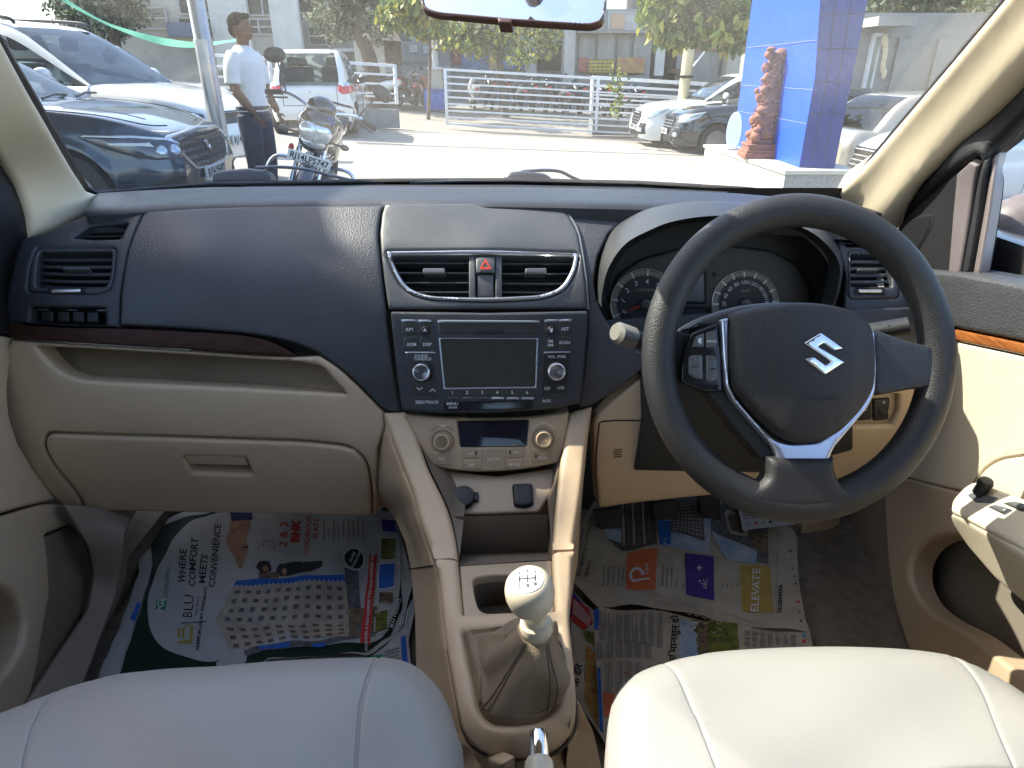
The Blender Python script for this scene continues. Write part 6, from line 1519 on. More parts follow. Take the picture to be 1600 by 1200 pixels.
        s.gv = BVHTree.FromPolygons([tuple(v) for v in V], [f for k in sets.values() for f in k]); s.x0, s.x1, s.x2, s.x3, s.zt, s.plan = x0, x1, x2, x3, zt, plan
        SEATC = mat('car_seat_dark', (.05, .05, .055), .8)
        for sx in (.1, -.85):
            for sy in (-.38, .38): m = MB(); m.box((sx - .1, sy, .95), (.14, .46, .6), SEATC, bev=.05); m.box((sx - .13, sy, 1.29 * H / 1.5), (.09, .24, .16), SEATC, bev=.04); m.build('seat', s.t, local=True)
        for xc in (s.xf, s.xr):
            for sd in (1, -1):
                m = MB(); y = sd * (W / 2 - .105); m.lathe([(r * .66, .09), (r * .9, .10), (r * .985, .075), (r, .04), (r, -.06), (r * .95, -.09), (r * .6, -.09)], (xc, y, r), (0, sd, 0), TYRE, n=36)
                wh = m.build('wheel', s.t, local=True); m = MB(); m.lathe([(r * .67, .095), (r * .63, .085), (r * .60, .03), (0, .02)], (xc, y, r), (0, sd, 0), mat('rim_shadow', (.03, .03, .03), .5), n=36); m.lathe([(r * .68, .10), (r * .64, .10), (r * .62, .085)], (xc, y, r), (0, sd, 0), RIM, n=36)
                for k in range(5):
                    a = k * 2 * math.pi / 5 + .3; R_ = Matrix.Rotation(-a if 1 else a, 3, 'Y'); m.box(Vector((xc, y + sd * .075, r)) + R_ @ Vector((r * .33, 0, 0)), (r * .62, .02, r * .17), RIM, R=R_, bev=.006)
                m.lathe([(r * .16, .095), (0, .10)], (xc, y, r), (0, sd, 0), RIM, n=16); m.build('rim', wh, local=True)
    def surf(s, side):
        o = (0, 0, 0)
        T = {'front': ((0, 1, 0), (0, 0, 1)), 'rear': ((0, -1, 0), (0, 0, 1)), 'left': ((-1, 0, 0), (0, 0, 1)), 'right': ((1, 0, 0), (0, 0, 1)), 'top': ((1, 0, 0), (0, 1, 0))}
        if side in T: U, V = T[side]
        else:
            a = rad(side); U, V = (-math.sin(a), math.cos(a), 0), (0, 0, 1)
        return Cast(s.bvh, o, U, V)
    def put(s, name, side, poly, mt, bevel=.012, h=.008, off=.002, holes=(), grid=.05, sub=None, parent=None, mb=None, build=True, thick=.02):
        if not isinstance(side, str):
            a = rad(side); u0 = (s.L / 2 - .14) * -math.sin(a) + math.copysign(s.W / 2 - .20, a) * math.cos(a); poly = [(x + u0, z) for x, z in poly]
        m = mb or MB(); m.panel(poly, s.surf(side), mt, bevel=bevel, h=h, thick=thick, off=off, holes=holes, grid=grid)
        return m.build(name, parent or s.t, local=True) if build and mb is None else m
    def plate(s, side, u, v, text, w_=.50, hh=.11):
        S = s.surf(side); m = MB(); P, N = S.PN(np.array([[u, v]])); c = P[0]; n = Vector((1, 0, 0)) if side == 'front' else Vector((-1, 0, 0)); U = Vector((0, n.x, 0)); 
        c = Vector(c) + n * .03; R = Matrix((n, U, Vector((0, 0, 1)))).transposed(); m.box(c, (.02, w_, hh), PLATE, R=R, bev=.004)
        F = Flat(c + n * .0115, tuple(U), (0, 0, 1)); m.text(text, 0, 0, hh * .95, F, INK, flip=1, off=.0005, bold=.02, sx=min(1, w_ / (len(text) * hh * .55))); m.build('number_plate', s.t, local=True)
    def mirrors(s, mt, sides=(1, -1), x=None, z=None):
        for sd in sides:
            x = x if x is not None else s.x0 - .42; z = z or s.zt(s.x0) + .06; y = s.W / 2 * .93; m = MB()
            m.blob((x, sd * (y + .115), z + .03), (.065, .115, .075), mt, n=20, m=12); m.box((x + .01, sd * (y - .0), z - .045), (.09, .18, .035), BLP, bev=.012); m.build('door_mirror', s.t, local=True)
    def doorlines(s, xs=None, handles=True, sides=('left', 'right')):
        for side in sides:
            sg = -1 if side == 'left' else 1; S = s.surf(side); m = MB()
            for x in xs or (s.x1 + .38, s.x1 - .77, s.x2 + .35):
                q = np.array([(sg * x, z) for z in np.linspace(.32, s.zt(x) - .06, 10)]); P, N = S.PN(q); m.tube(P + N * .0005, .0035, UNDER, n=4)
            m.build('door_gap', s.t, local=True)
            if handles:
                for x in (s.x1 - .62, s.x1 - 1.5):
                    P, N = S.PN(np.array([(sg * x, .79)])); m = MB(); m.box(P[0] + N[0] * .02, (.19, .025, .032), s.paint, bev=.01); m.build('door_handle', s.t, local=True)
def rot(u0, v0, pts, a=0, sx=1, sy=1):
    c, s_ = math.cos(rad(a)), math.sin(rad(a)); return [(u0 + x * sx * c - y * sy * s_, v0 + x * sx * s_ + y * sy * c) for x, y in pts]
SUZ = [((x - 838) / 145., -(y - 588) / 145.) for x, y in [(768, 552), (828, 516), (905, 571), (872, 578), (836, 553), (816, 565), (908, 618), (838, 661), (768, 607), (801, 600), (840, 628), (860, 617)]]
WHITE = paintm('white_paint', (.70, .70, .68)); BLUEP = paintm('blue_grey_paint', (.028, .045, .068), metal=.55, rough=.3); BLKP = paintm('black_paint', (.012, .013, .016), rough=.15); BEIG = paintm('silver_beige_paint', (.36, .33, .27), metal=.5, rough=.35); LBLU = paintm('pale_blue_paint', (.50, .56, .63), metal=.3, rough=.3); WHIT2 = paintm('pearl_white_paint', (.62, .62, .62), rough=.3)
def nose_at(px, py, h, L, rz):
    """car origin so that the nose centre stands over the ground seen at (px, py)"""
    g = gp(px, py, h); return (g[0] - math.cos(rz) * L / 2, g[1] - math.sin(rz) * L / 2, zg(g[0] - math.cos(rz) * L / 2))

# 1 dark blue hatchback on the left
rz = rad(3)
c = Car('parked_hatchback', 'glossy dark blue grey hatchback with black mesh grille, left of the steel pole', (-4.62, 6.0, .02), rz, BLUEP, L=3.99, W=1.745, H=1.50, ws=(.70, -.12), hood=((0, .965), (.35, .93), (.7, .86), (.92, .76), (1, .70)), nose=.20)
g = rc([(-.56, .70), (0, .735), (.56, .70), (.50, .58), (.36, .46), (0, .44), (-.36, .46), (-.50, .58)], .06)
c.put('grille_surround', 'front', rc([(-.60, .715), (0, .752), (.60, .715), (.53, .575), (.385, .445), (0, .42), (-.385, .445), (-.53, .575)], .06), CHR, off=.0, h=.012, bevel=.01, holes=[g], grid=.04)
MESHG = mat('grille_mesh', (.012, .013, .016), .3, bump=1., bscale=26); gr = c.put('grille', 'front', g, MESHG, off=.0, h=.004)
m = MB(); S = c.surf('front')
for i in range(-8, 9):
    for j in range(5):
        u, v = i * .065 + (.032 if j % 2 else 0), .48 + j * .055
        if abs(u) < .5 - abs(v - .6) * .8: m.panel(rc([(u - .026, v), (u, v + .018), (u + .026, v), (u, v - .018)], .004), S, knobm, bevel=.006, h=.006, thick=.002, off=.005, grid=.05, step=.02)
m.build('mesh_pattern', gr, local=True)
c.put('emblem', 'front', rot(0, .60, SUZ, 0, .09, .095), CHROME, off=.03, h=.008, bevel=.006, grid=.02, parent=gr)
for sg, sd in ((-1, -38), (1, 38)):
    P = [(-.50 * 1, .745), (-.30, .73), (.02, .70), (.16, .66), (.19, .60), (.10, .555), (-.10, .555), (-.26, .60), (-.42, .68)]
    P = [(x * (1 if sg < 0 else -1) + (.05 if sg < 0 else -.05), z) for x, z in P]; S = c.surf(sd)
    off_u = .72 * (-1 if sg < 0 else 1) * 0
    lamp = c.put('headlight', sd, rc(P, .03), LAMPD, off=.002, h=.012, bevel=.02, grid=.03)
    for q in (-.02, .09): c.put('lamp_lens', sd, ell((q if sg < 0 else -q) + (.03 if sg < 0 else -.03), .615, .042, .036, 16), LAMP, off=.014, h=.012, bevel=.02, grid=.02, parent=lamp)
    c.put('light_strip', sd, [((x if sg < 0 else -x), z) for x, z in ((-.30, .69), (-.05, .675), (-.03, .645), (-.10, .655), (-.28, .67))], PLATE, off=.014, h=.004, bevel=.008, grid=.03, parent=lamp)
    c.put('light_strip', sd, [((x if sg < 0 else -x), z) for x, z in ((-.42, .735), (-.15, .715), (.10, .685), (.20, .64), (.205, .65), (.12, .70), (-.15, .732), (-.40, .748))], mat('red_reflect', (.25, .02, .03), .2, metal=.5) if 0 else CHR, off=.010, h=.003, bevel=.006, grid=.03, parent=lamp)
    c.put('fog_bezel', 'front', rot(sg * .64, .36, [(-.11, -.07), (.09, -.08), (.12, .03), (.02, .09), (-.10, .05)], 0, 1 if sg > 0 else -1), BLP, off=.0, h=.006)
    c.put('fog_lamp', 'front', rot(sg * .64, .34, [(-.08, -.02), (.08, -.03), (.09, .01), (-.07, .02)], 0, 1 if sg > 0 else -1), LAMP, off=.008, h=.01, bevel=.01, grid=.02)
c.put('lower_intake', 'front', rc([(-.50, .33), (.50, .33), (.42, .235), (-.42, .235)], .03), BLP, off=.0, h=.004)
c.plate('front', 0, .385, 'RJ36YH07', w_=.46); c.mirrors(BLUEP); c.doorlines()
# bonnet shut lines and crease
m = MB(); S = c.surf('top')
for sg in (-1, 1):
    q = np.array(sp([(.72, sg * .70), (1.1, sg * .73), (1.45, sg * .66), (1.72, sg * .52), (1.80, sg * .3)], 5)); P, N = S.PN(q); m.tube(P + N * .0015, .004, UNDER, n=4)
    q = np.array(sp([(.75, sg * .48), (1.2, sg * .47), (1.66, sg * .34)], 5)); P, N = S.PN(q); m.tube(P - N * .006, .011, BLUEP, n=8)
m.build('bonnet_lines', c.t, local=True)
m = MB(); 
for sg in (-.1, .42): m.tube([(.76, sg, .975), (.72, sg + .25, 1.0), (.66, sg + .55, .99)], .011, BLP, n=6)
m.build('wipers', c.t, local=True)

# 2 white people carrier behind it
rz = rad(-8)
c = Car('parked_people_carrier', 'tall white people carrier with roof rails behind the dark blue hatchback', (-5.35, 8.6, .03), rz, WHITE, L=4.39, W=1.735, H=1.69, fo=.83, wb=2.74, ws=(1.0, .10), hood=((0, 1.04), (.35, 1.0), (.7, .93), (.93, .82), (1, .74)), rear=(-1.85, -2.08), belt=1.0, nose=.18)
c.mirrors(WHITE, x=.62, z=1.10); c.doorlines(xs=(.62, -.35, -1.25))
for sg in (-1, 1):
    m = MB(); m.tube(sp([(.15, sg * .56, 1.63), (.0, sg * .57, 1.69), (-.9, sg * .58, 1.73), (-1.7, sg * .56, 1.70), (-1.85, sg * .55, 1.64)], 5), .02, BLP, n=8); m.build('roof_rail', c.t, local=True)
    sd = -40 * -sg if 0 else (38 if sg > 0 else -38)
    P = [(-.42, .84), (-.1, .80), (.14, .74), (.12, .66), (-.08, .66), (-.34, .74)]; P = [((x if sg < 0 else -x), z) for x, z in P]
    lamp = c.put('headlight', sd, rc(P, .03), LAMPD, h=.012, bevel=.02, grid=.03); c.put('lamp_lens', sd, ell((.02 if sg < 0 else -.02), .715, .05, .04, 16), LAMP, off=.014, h=.012, bevel=.02, grid=.02, parent=lamp)
    c.put('fog_bezel', 'front', rot(sg * .62, .42, [(-.10, -.10), (.10, -.10), (.10, .10), (-.06, .10)], 0, 1 if sg > 0 else -1), BLP, h=.006)
c.put('grille', 'front', rc([(-.45, .76), (.45, .76), (.38, .62), (-.38, .62)], .03), mat('grille_mesh'), h=.006)
c.plate('front', 0, .45, 'RJ14UH5210')
# 3 white car further back
c = Car('parked_sedan', 'white car mostly hidden behind the steel pole and the man', (-7.0, 12.6, .12), rad(-10), WHITE, L=4.2, W=1.7, H=1.55, ws=(.75, -.05), rear=(-1.5, -1.9)); c.mirrors(WHITE)
# 4 white hatchback seen from behind
rz = rad(96.5); g1 = gp(500, 213); L_ = 3.6; 
c = Car('parked_hatchback', 'white hatchback seen from behind with red tail lamps, left of the gate', (g1[0] + math.cos(rz) * L_ / 2 - .05, g1[1] + math.sin(rz) * L_ / 2 - .2, zg(-4.2)), rz, WHITE, L=3.6, W=1.62, H=1.56, fo=.7, wb=2.42, r=.285, belt=.96, ws=(.62, .0), rear=(-1.38, -1.74), tail=.05, winends=(.0, 0), zb=.24)
for sg in (-1, 1):
    P = [(.80, 1.02), (.70, 1.03), (.54, .96), (.53, .82), (.62, .76), (.80, .78)]; P = [(x * sg, z) for x, z in P]
    lamp = c.put('tail_lamp', 'rear', rc(P, .03), REDL, h=.03, bevel=.025, grid=.04); c.put('lamp_lens', 'rear', rc([(x * sg, z) for x, z in ((.74, .96), (.60, .93), (.60, .88), (.74, .90))], .01), LAMP, off=.024, h=.01, bevel=.01, grid=.03, parent=lamp)
    c.put('reflector', 'rear', rc([(x * sg, z) for x, z in ((.62, .33), (.48, .32), (.48, .37), (.62, .38))], .01), REDL, h=.008, bevel=.01, grid=.03)
m = MB(); S = c.surf('rear')
for pl in ([(-.52, .56), (-.5, .98)], [(.52, .56), (.5, .98)], [(-.52, .56), (.52, .56)]):
    q = np.array([np.array(pl[0]) * (1 - t) + np.array(pl[1]) * t for t in np.linspace(0, 1, 12)]); P, N = S.PN(q); m.tube(P + N * .001, .005, UNDER, n=4)
m.build('tailgate_gap', c.t, local=True)
c.put('emblem', 'rear', rot(0, .80, SUZ, 0, .04, .045), CHROME, off=.004, h=.006, bevel=.004, grid=.02)
c.plate('rear', .22, .48, 'RJ14CV3312', w_=.42); c.mirrors(BLP, z=.98); c.doorlines()
c.put('bumper_strip', 'rear', rc([(-.66, .40), (.66, .40), (.6, .30), (-.6, .30)], .03), WHIT2, h=.01)
m = MB(); m.box((-1.72, 0, 1.48), (.16, .9, .03), WHITE, bev=.012); m.build('roof_spoiler', c.t, local=True)
# 5 + 6 on the right
def suv(name, label, px, py, rz, paint, plate, L=4.27):
    H = 1.63; c = Car(name, label, nose_at(px, py, 0, L, rz), rz, paint, L=L, W=1.79, H=H, fo=.84, wb=2.61, r=.335, ws=(.78, .02), hood=((0, 1.07), (.4, 1.03), (.75, .97), (.94, .87), (1, .80)), belt=1.03, rear=(-1.72, -2.0), nose=.14, zb=.24)
    c.put('grille', 'front', rc([(-.46, .83), (.46, .83), (.40, .62), (.24, .54), (-.24, .54), (-.40, .62)], .04), mat('grille_mesh'), h=.01, grid=.04)
    m = MB(); S = c.surf('front')
    for v in (.59, .65, .71, .77): m.panel(rect(-.38, v, .38, v + .018), S, CHR, bevel=.005, h=.008, thick=.002, off=.008, grid=.06)
    m.build('grille_bars', c.t, local=True)
    for sg in (-1, 1):
        sd = 40 * sg; P = [(-.40, .92), (-.05, .86), (.12, .80), (.10, .70), (-.08, .70), (-.30, .80)]; P = [((x if sg < 0 else -x), z) for x, z in P]
        lamp = c.put('headlight', sd, rc(P, .03), LAMP, h=.012, bevel=.02, grid=.03)
        c.put('fog_bezel', 'front', rot(sg * .62, .48, [(-.10, -.12), (.10, -.10), (.10, .12), (-.04, .14)], 0, 1 if sg > 0 else -1), BLP, h=.008); c.put('fog_lamp', 'front', ell(sg * .62, .46, .05, .05, 16), LAMP, off=.012, h=.012, bevel=.02, grid=.03)
    c.put('lower_intake', 'front', rc([(-.50, .42), (.50, .42), (.46, .30), (-.46, .30)], .03), BLP, h=.006); c.put('skid_plate', 'front', rc([(-.5, .30), (.5, .30), (.42, .25), (-.42, .25)], .02), CHR, h=.01, off=.01)
    c.plate('front', 0, .50, plate, w_=.44); c.mirrors(paint, z=1.13); c.doorlines(); return c
c = suv('parked_suv', 'white SUV nosing in from the right in front of the gate fence', 988, 224, rad(182), WHITE, 'RJ14UD8812')
c = suv('parked_suv', 'black SUV with patterned grille between the white SUV and the blue pillar', 1036, 233, rad(186), BLKP, 'RJ45CM2071')
# 7 pale blue SUV right of the pillar, close
c = suv('parked_suv', 'pale blue SUV nose with studded grille, right of the blue pillar', 1330, 318, rad(184), LBLU, 'RJ14CA1904', L=4.1)
# 8 beige sedan, 9 dark car behind
c = Car('parked_sedan', 'silver beige sedan behind the pale blue SUV', (6.5, 10.6, zg(6.5)), rad(8), BEIG, L=4.2, W=1.68, H=1.47, ws=(.85, .1), rear=(-1.15, -1.65), deck=.98, belt=.92); c.doorlines(); c.mirrors(BEIG)
c = Car('parked_sedan', 'black car seen only by its roof behind the beige sedan', (6.9, 14.6, zg(6.9)), rad(10), BLKP, L=4.2, W=1.68, H=1.47)

# ---------------------------------------------------------------- steel pole, shade net, unseen occluder
GALV = mat('galvanised_steel', (.42, .43, .44), .35, metal=.6, var=.2, vscale=(20, 20, 1.5), rvar=.1)
pb = np.array(at(352, 262, Y=7.0)); px0 = pb[0]
m = MB(); r_ = .082; m.tube([(px0, 7.0, zg(px0)), (px0 - .0, 7.0, 1.45)], r_, GALV, n=32); m.tube([(px0, 7.0, 1.45), (px0, 7.0, 1.46), (px0, 7.0, 3.6)], [r_, r_ * .93, r_ * .93], GALV, n=32); m.tube([(px0, 7.0, 1.43), (px0, 7.0, 1.465)], r_ * 1.06, GALV, n=32)
o = m.build('steel_pole'); tag(o, 'round galvanised steel pole between the dark hatchback and the man', 'pole')
NET = mat('shade_net', (.02, .22, .13), .8, var=.3, vscale=20)
m = MB(); up_ = sp([(60, -40), (100, -5), (135, 18), (170, 36), (215, 50), (260, 60), (310, 66), (350, 63), (392, 58)], 5); G = []
for k in range(4): G.append([tuple(at(x, y + k * (2.6 + 1.2 * math.sin(x * .03)), Y=11.5 - .12 * k + .1 * math.sin(x * .08))) for x, y in up_])
m.grid(np.array(G), NET)
G = [[tuple(at(x, y, Y=Y)) for x in range(-60, 110, 12)] for y, Y in ((-120, 9.5), (-60, 10), (-4, 11))]
o = m.build('shade_net'); tag(o, 'sagging green shade net edge above the white cars on the left', 'shade net')
# unseen sheet added out of frame, edge shaped to shade the passenger half
m = MB(); d = -np.array(SUN_DIR)
def up_to(p, z): k = (z - p[2]) / d[2]; return np.array(p) + d * k
edge = [at(520, 326, Y=1.12), at(526, 380, Y=1.04), at(548, 450, Y=.99), at(575, 520, Y=.975), at(886, 660, Y=.93), at(888, 740, Y=.86), at(884, 880, Y=.71), at(892, 1000, Y=.58), at(915, 1150, Y=.46)]
E = sorted([up_to(p, 3.4) for p in edge], key=lambda e: -e[1])
print('CARPORT', [tuple(np.round(e, 3)) for e in E])
E = [E[0] + np.array([-.15, 5, 0])] + E + [E[-1] + np.array([.05, -4, 0])]
E = [np.array(e) for e in E]
m.grid(np.array([E, [e + (-7, 0, .25) for e in E]]), mat('carport_sheet', (.25, .27, .28), .6)); o = m.build('carport_roof'); tag(o, 'metal car port roof above the left row of cars, outside the picture', 'car port')

# ---------------------------------------------------------------- fences and gate
WPT = mat('white_rail_paint', (.66, .67, .68), .45, var=.1, vscale=6); LOWW = mat('low_wall_grey', (.22, .23, .235), .85, var=.2, vscale=5)
def rail(name, label, cat, p0, p1, z0, z1, n, posts, r_=.028, wall=None, post_r=.035, foot=True):
    p0, p1 = np.array(p0), np.array(p1); t = thing(name, tuple(p0), label, cat); L = np.linalg.norm((p1 - p0)[:2]); a = math.atan2(*(p1 - p0)[[1, 0]]); sl = (zg(p1[0]) - zg(p0[0]))
    for k in range(n):
        z = z0 + (z1 - z0) * k / (n - 1); m = MB(); A = p0 * (1, 1, 0) + (0, 0, zg(p0[0]) + z); B = p1 * (1, 1, 0) + (0, 0, zg(p1[0]) + z); big = k == n - 1
        m.tube([A, B], r_ * (1.5 if big else 1), WPT, n=4, up=(0, .7, .7)); m.build('rail', t)
    for f in posts:
        q = p0 * (1 - f) + p1 * f; m = MB(); g = zg(q[0]); m.box((q[0], q[1], g + (z0 + z1) / 2), (post_r * 2, post_r * 2, z1 - z0 + .04), WPT, R=Matrix.Rotation(a, 3, 'Z'), bev=.006); m.build('post', t)
    if wall:
        m = MB(); c = (p0 + p1) / 2; V = []
        for (q, s_) in ((p0, -1), (p1, -1), (p1, 1), (p0, 1)):
            for z in (0, wall): V.append((q[0] - math.sin(a) * .1 * s_, q[1] + math.cos(a) * .1 * s_, zg(q[0]) + z))
        m.add(V, [(0, 2, 3, 1), (2, 4, 5, 3), (4, 6, 7, 5), (6, 0, 1, 7), (1, 3, 5, 7)], LOWW, False); m.build('low_wall', t)
    return t
ga, gb_ = gp(699, 200), gp(1090, 220)
rail('sliding_gate', 'long white sliding gate of horizontal bars across the entrance', 'gate', ga, gb_, .10, 1.34, 9, (0, .585, 1.), wall=None)
la, lb = gp(330, 196), gp(623, 200)
rail('rail_fence', 'white rail fence on a low grey wall behind the white hatchback', 'fence', la, lb, .55, 1.36, 5, (0, .33, .66, 1.), wall=.42)
ra, rb = gp(922, 211), gp(1200, 214)
rail('rail_fence', 'white rail fence behind the gate and the white SUV', 'fence', ra, rb, .55, 1.36, 5, (0, .45, 1.), wall=.42)

# ---------------------------------------------------------------- blue pillar, plinth, statue
MARB = mat('plinth_marble', (.50, .48, .42), .5, var=.12, vscale=3); PLSH = mat('plinth_granite', (.26, .26, .26), .5, var=.3, vscale=40)  # second tone is darker: shade on the plinth front put into the colour
BLUE1 = mat('blue_panel', (.012, .085, .60), .4, var=.12, vscale=2.5); BLUE2 = mat('blue_tile', (.008, .028, .19), .3, coat=.2, var=.2, vscale=5); JOINT = mat('tile_joint', (.06, .06, .10), .7); JOINTL = mat('panel_joint', (.16, .20, .62), .5)  # sunlit and shaded sides of the pillar put into the two blues
px_, zp = .02, .45
t = thing('marble_plinth', (2.5, 6.8, zg(2.5)), 'low cream plinth with a granite end under the blue pillar', 'plinth')
m = MB(); V = []
foot = [(2.17, 7.9), (2.28, 5.77), (2.86, 5.77), (2.9, 7.9)]
for z in (0, 1): V += [(x, y, zg(x) - .1 if z == 0 else zp - .03) for x, y in foot]
m.add(V, [(0, 1, 5, 4), (2, 3, 7, 6), (3, 0, 4, 7), (4, 5, 6, 7)], MARB, False); m.add([V[1], V[2], V[6], V[5]], [(0, 1, 2, 3)], PLSH, False); m.build('plinth_body', t)
m = MB(); fo = [(2.155, 7.93), (2.265, 5.745), (2.89, 5.745), (2.93, 7.93)]; V = [(x, y, zp - .03) for x, y in fo] + [(x, y, zp) for x, y in fo]; m.add(V, [(0, 1, 5, 4), (1, 2, 6, 5), (2, 3, 7, 6), (3, 0, 4, 7), (4, 5, 6, 7), (3, 2, 1, 0)], MARB, False); m.build('plinth_cap', t)
t = thing('blue_pillar', (2.6, 6.9, zp), 'tall glossy blue panelled pillar standing on the cream plinth', 'pillar')
L3 = [(zp, (2.48, 7.9), (2.455, 5.94), (2.74, 5.90), (2.80, 7.9)), (1.15, (2.48, 7.9), (2.455, 5.94), (2.74, 5.90), (2.80, 7.9)), (1.75, (2.48, 7.9), (2.40, 5.98), (2.74, 5.90), (2.80, 7.9)), (4.2, (2.48, 7.9), (2.25, 6.1), (2.74, 5.90), (2.80, 7.9))]  # near edge bent inwards higher up to follow the lit fringe
G = np.array([[(x, y, z) for x, y in r_] for z, *r_ in L3]); m = MB()
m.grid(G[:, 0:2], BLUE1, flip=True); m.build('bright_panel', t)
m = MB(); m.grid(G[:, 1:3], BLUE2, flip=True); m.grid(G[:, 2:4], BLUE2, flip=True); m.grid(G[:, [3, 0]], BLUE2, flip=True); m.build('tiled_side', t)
m = MB()
def lerp(a, b, f): return np.array(a) * (1 - f) + np.array(b) * f
def onf(i0, i1, f, z):
    k = max(j for j in range(len(L3) - 1) if L3[j][0] <= z); tz = (z - L3[k][0]) / (L3[k + 1][0] - L3[k][0]); a = lerp(G[k][i0], G[k + 1][i0], tz); b = lerp(G[k][i1], G[k + 1][i1], tz); return lerp(a, b, f)
for z in (.80, 1.06, 1.42, 1.86): m.tube([onf(0, 1, 0, z) - (.002, 0, 0), onf(0, 1, 1, z) - (.002, 0, 0)], .003, JOINTL, n=4)
m.build('panel_joints', t)
m = MB()
for z in (.88, 1.12, 1.36, 1.6, 1.84): m.tube([onf(1, 2, 0, z) - (0, .001, 0), onf(1, 2, 1, z) - (0, .001, 0)], .003, JOINT, n=4)
for f in (.33, .66): m.tube([onf(1, 2, f, z) - (0, .001, 0) for z in (.5, 1.15, 1.75, 2.5)], .003, JOINT, n=4)
m.build('tile_joints', t)
m = MB(); PLQ = Flat((2.30, 7.35, zp + .18), (.55, -.83, 0), (0, 0, 1)); m.panel(ell(0, 0, .10, .19, 40), PLQ, mat('glass_award', (.30, .45, .62), .08, coat=1.), bevel=.02, h=.006, thick=.012, grid=.03); m.box((2.30, 7.35, zp + .012), (.12, .12, .024), MARB, bev=.004)
o = m.build('glass_plaque'); tag(o, 'pale blue oval glass plaque on the plinth, left of the red statue', 'plaque')
SAND = mat('red_sandstone', (.30, .125, .085), .8, c2=(.19, .075, .05), var=.4, vscale=22, bump=1., btype='noise', bscale=90)
t = thing('stone_statue', (2.37, 6.75, zp), 'slender red sandstone statue of stacked carved figures against the blue pillar', 'statue')
m = MB(); bx, by = 2.355, 6.72; RZ = Matrix.Rotation(rad(-4), 3, 'Z')
for s_, h0, h1 in ((.31, 0, .045), (.28, .045, .075), (.25, .075, .11), (.27, .11, .125), (.20, .125, .165)): m.box((bx, by, zp + (h0 + h1) / 2 + .0), (s_, s_ * 1.05, h1 - h0 + .002), SAND, R=RZ, bev=.006)
m.build('statue_base', t)
m = MB(); rs = random.Random(5)
def bl(dx, dy, z, r, R=None): m.blob((bx + dx, by + dy, zp + z), r, SAND, n=14, m=10, R=R)
bl(-.005, -.02, .25, (.075, .08, .10)); bl(-.055, -.08, .20, (.035, .05, .06)); bl(-.05, -.09, .27, (.03, .03, .035)); bl(.02, -.07, .22, (.04, .05, .05)); bl(-.06, .03, .21, (.035, .04, .05))
bl(0, -.02, .38, (.065, .075, .10)); bl(-.05, -.07, .40, (.035, .035, .04)); bl(.035, -.06, .44, (.035, .035, .035)); bl(-.065, 0, .36, (.025, .03, .06)); bl(-.03, -.07, .47, (.045, .04, .045)); bl(.03, -.04, .50, (.04, .05, .05))
bl(-.005, -.02, .58, (.055, .06, .12)); bl(-.06, -.03, .60, (.02, .025, .055)); bl(-.075, -.02, .66, (.016, .02, .03)); bl(.02, -.05, .64, (.03, .03, .045)); bl(-.04, -.06, .68, (.025, .03, .04))
bl(.0, -.02, .78, (.045, .05, .12)); bl(-.03, -.05, .80, (.022, .025, .05)); bl(.03, -.04, .84, (.022, .025, .06)); bl(-.045, -.03, .90, (.02, .02, .035))
bl(-.028, -.03, 1.02, (.034, .036, .05)); bl(-.028, -.045, 1.075, (.03, .03, .022)); bl(.045, -.01, 1.02, (.042, .045, .065)); bl(.01, -.01, .94, (.04, .04, .07))
for k in range(190):
    z = .18 + .84 * rs.random(); a = rs.uniform(-3.1, .2); r0 = .072 - .035 * (z - .2); q = np.array((bx + math.cos(a) * r0, by + math.sin(a) * r0 - .015, zp + z)); e = np.array((rs.uniform(-.022, .022), rs.uniform(-.01, .01), rs.uniform(-.03, .03))); rr = rs.uniform(.0045, .010); m.tube([q - e, q + (math.cos(a) * .006, math.sin(a) * .006, 0), q + e], [rr * .7, rr, rr * .7], SAND, n=7)
for k in range(16):
    z = .17 + k * .058; m.box((bx + .075 - .0015 * k + .012 * math.sin(k * .35), by + .02, zp + z), (.03, .07, .062), SAND, bev=.01)
V = np.concatenate(m.v); me = m.mesh('carved_figures', sharp=0); tmp = bpy.data.objects.new('tmp', me); COL.objects.link(tmp)
md = tmp.modifiers.new('r', 'REMESH'); md.mode = 'VOXEL'; md.voxel_size = .0042; md.use_smooth_shade = True
me2 = bpy.data.meshes.new_from_object(tmp.evaluated_get(bpy.context.evaluated_depsgraph_get())); bpy.data.objects.remove(tmp)
me2.name = 'carved_figures'; o = bpy.data.objects.new('carved_figures', me2); COL.objects.link(o); o.parent = t; o.matrix_parent_inverse = wm(t).inverted() @ Matrix.Translation((bx + .01, by, zp + .16)) @ Matrix.Diagonal((1.5, 1.2, .84, 1)) @ Matrix.Translation((-bx, -by, -zp - .16))
if not me2.materials: me2.materials.append(SAND)
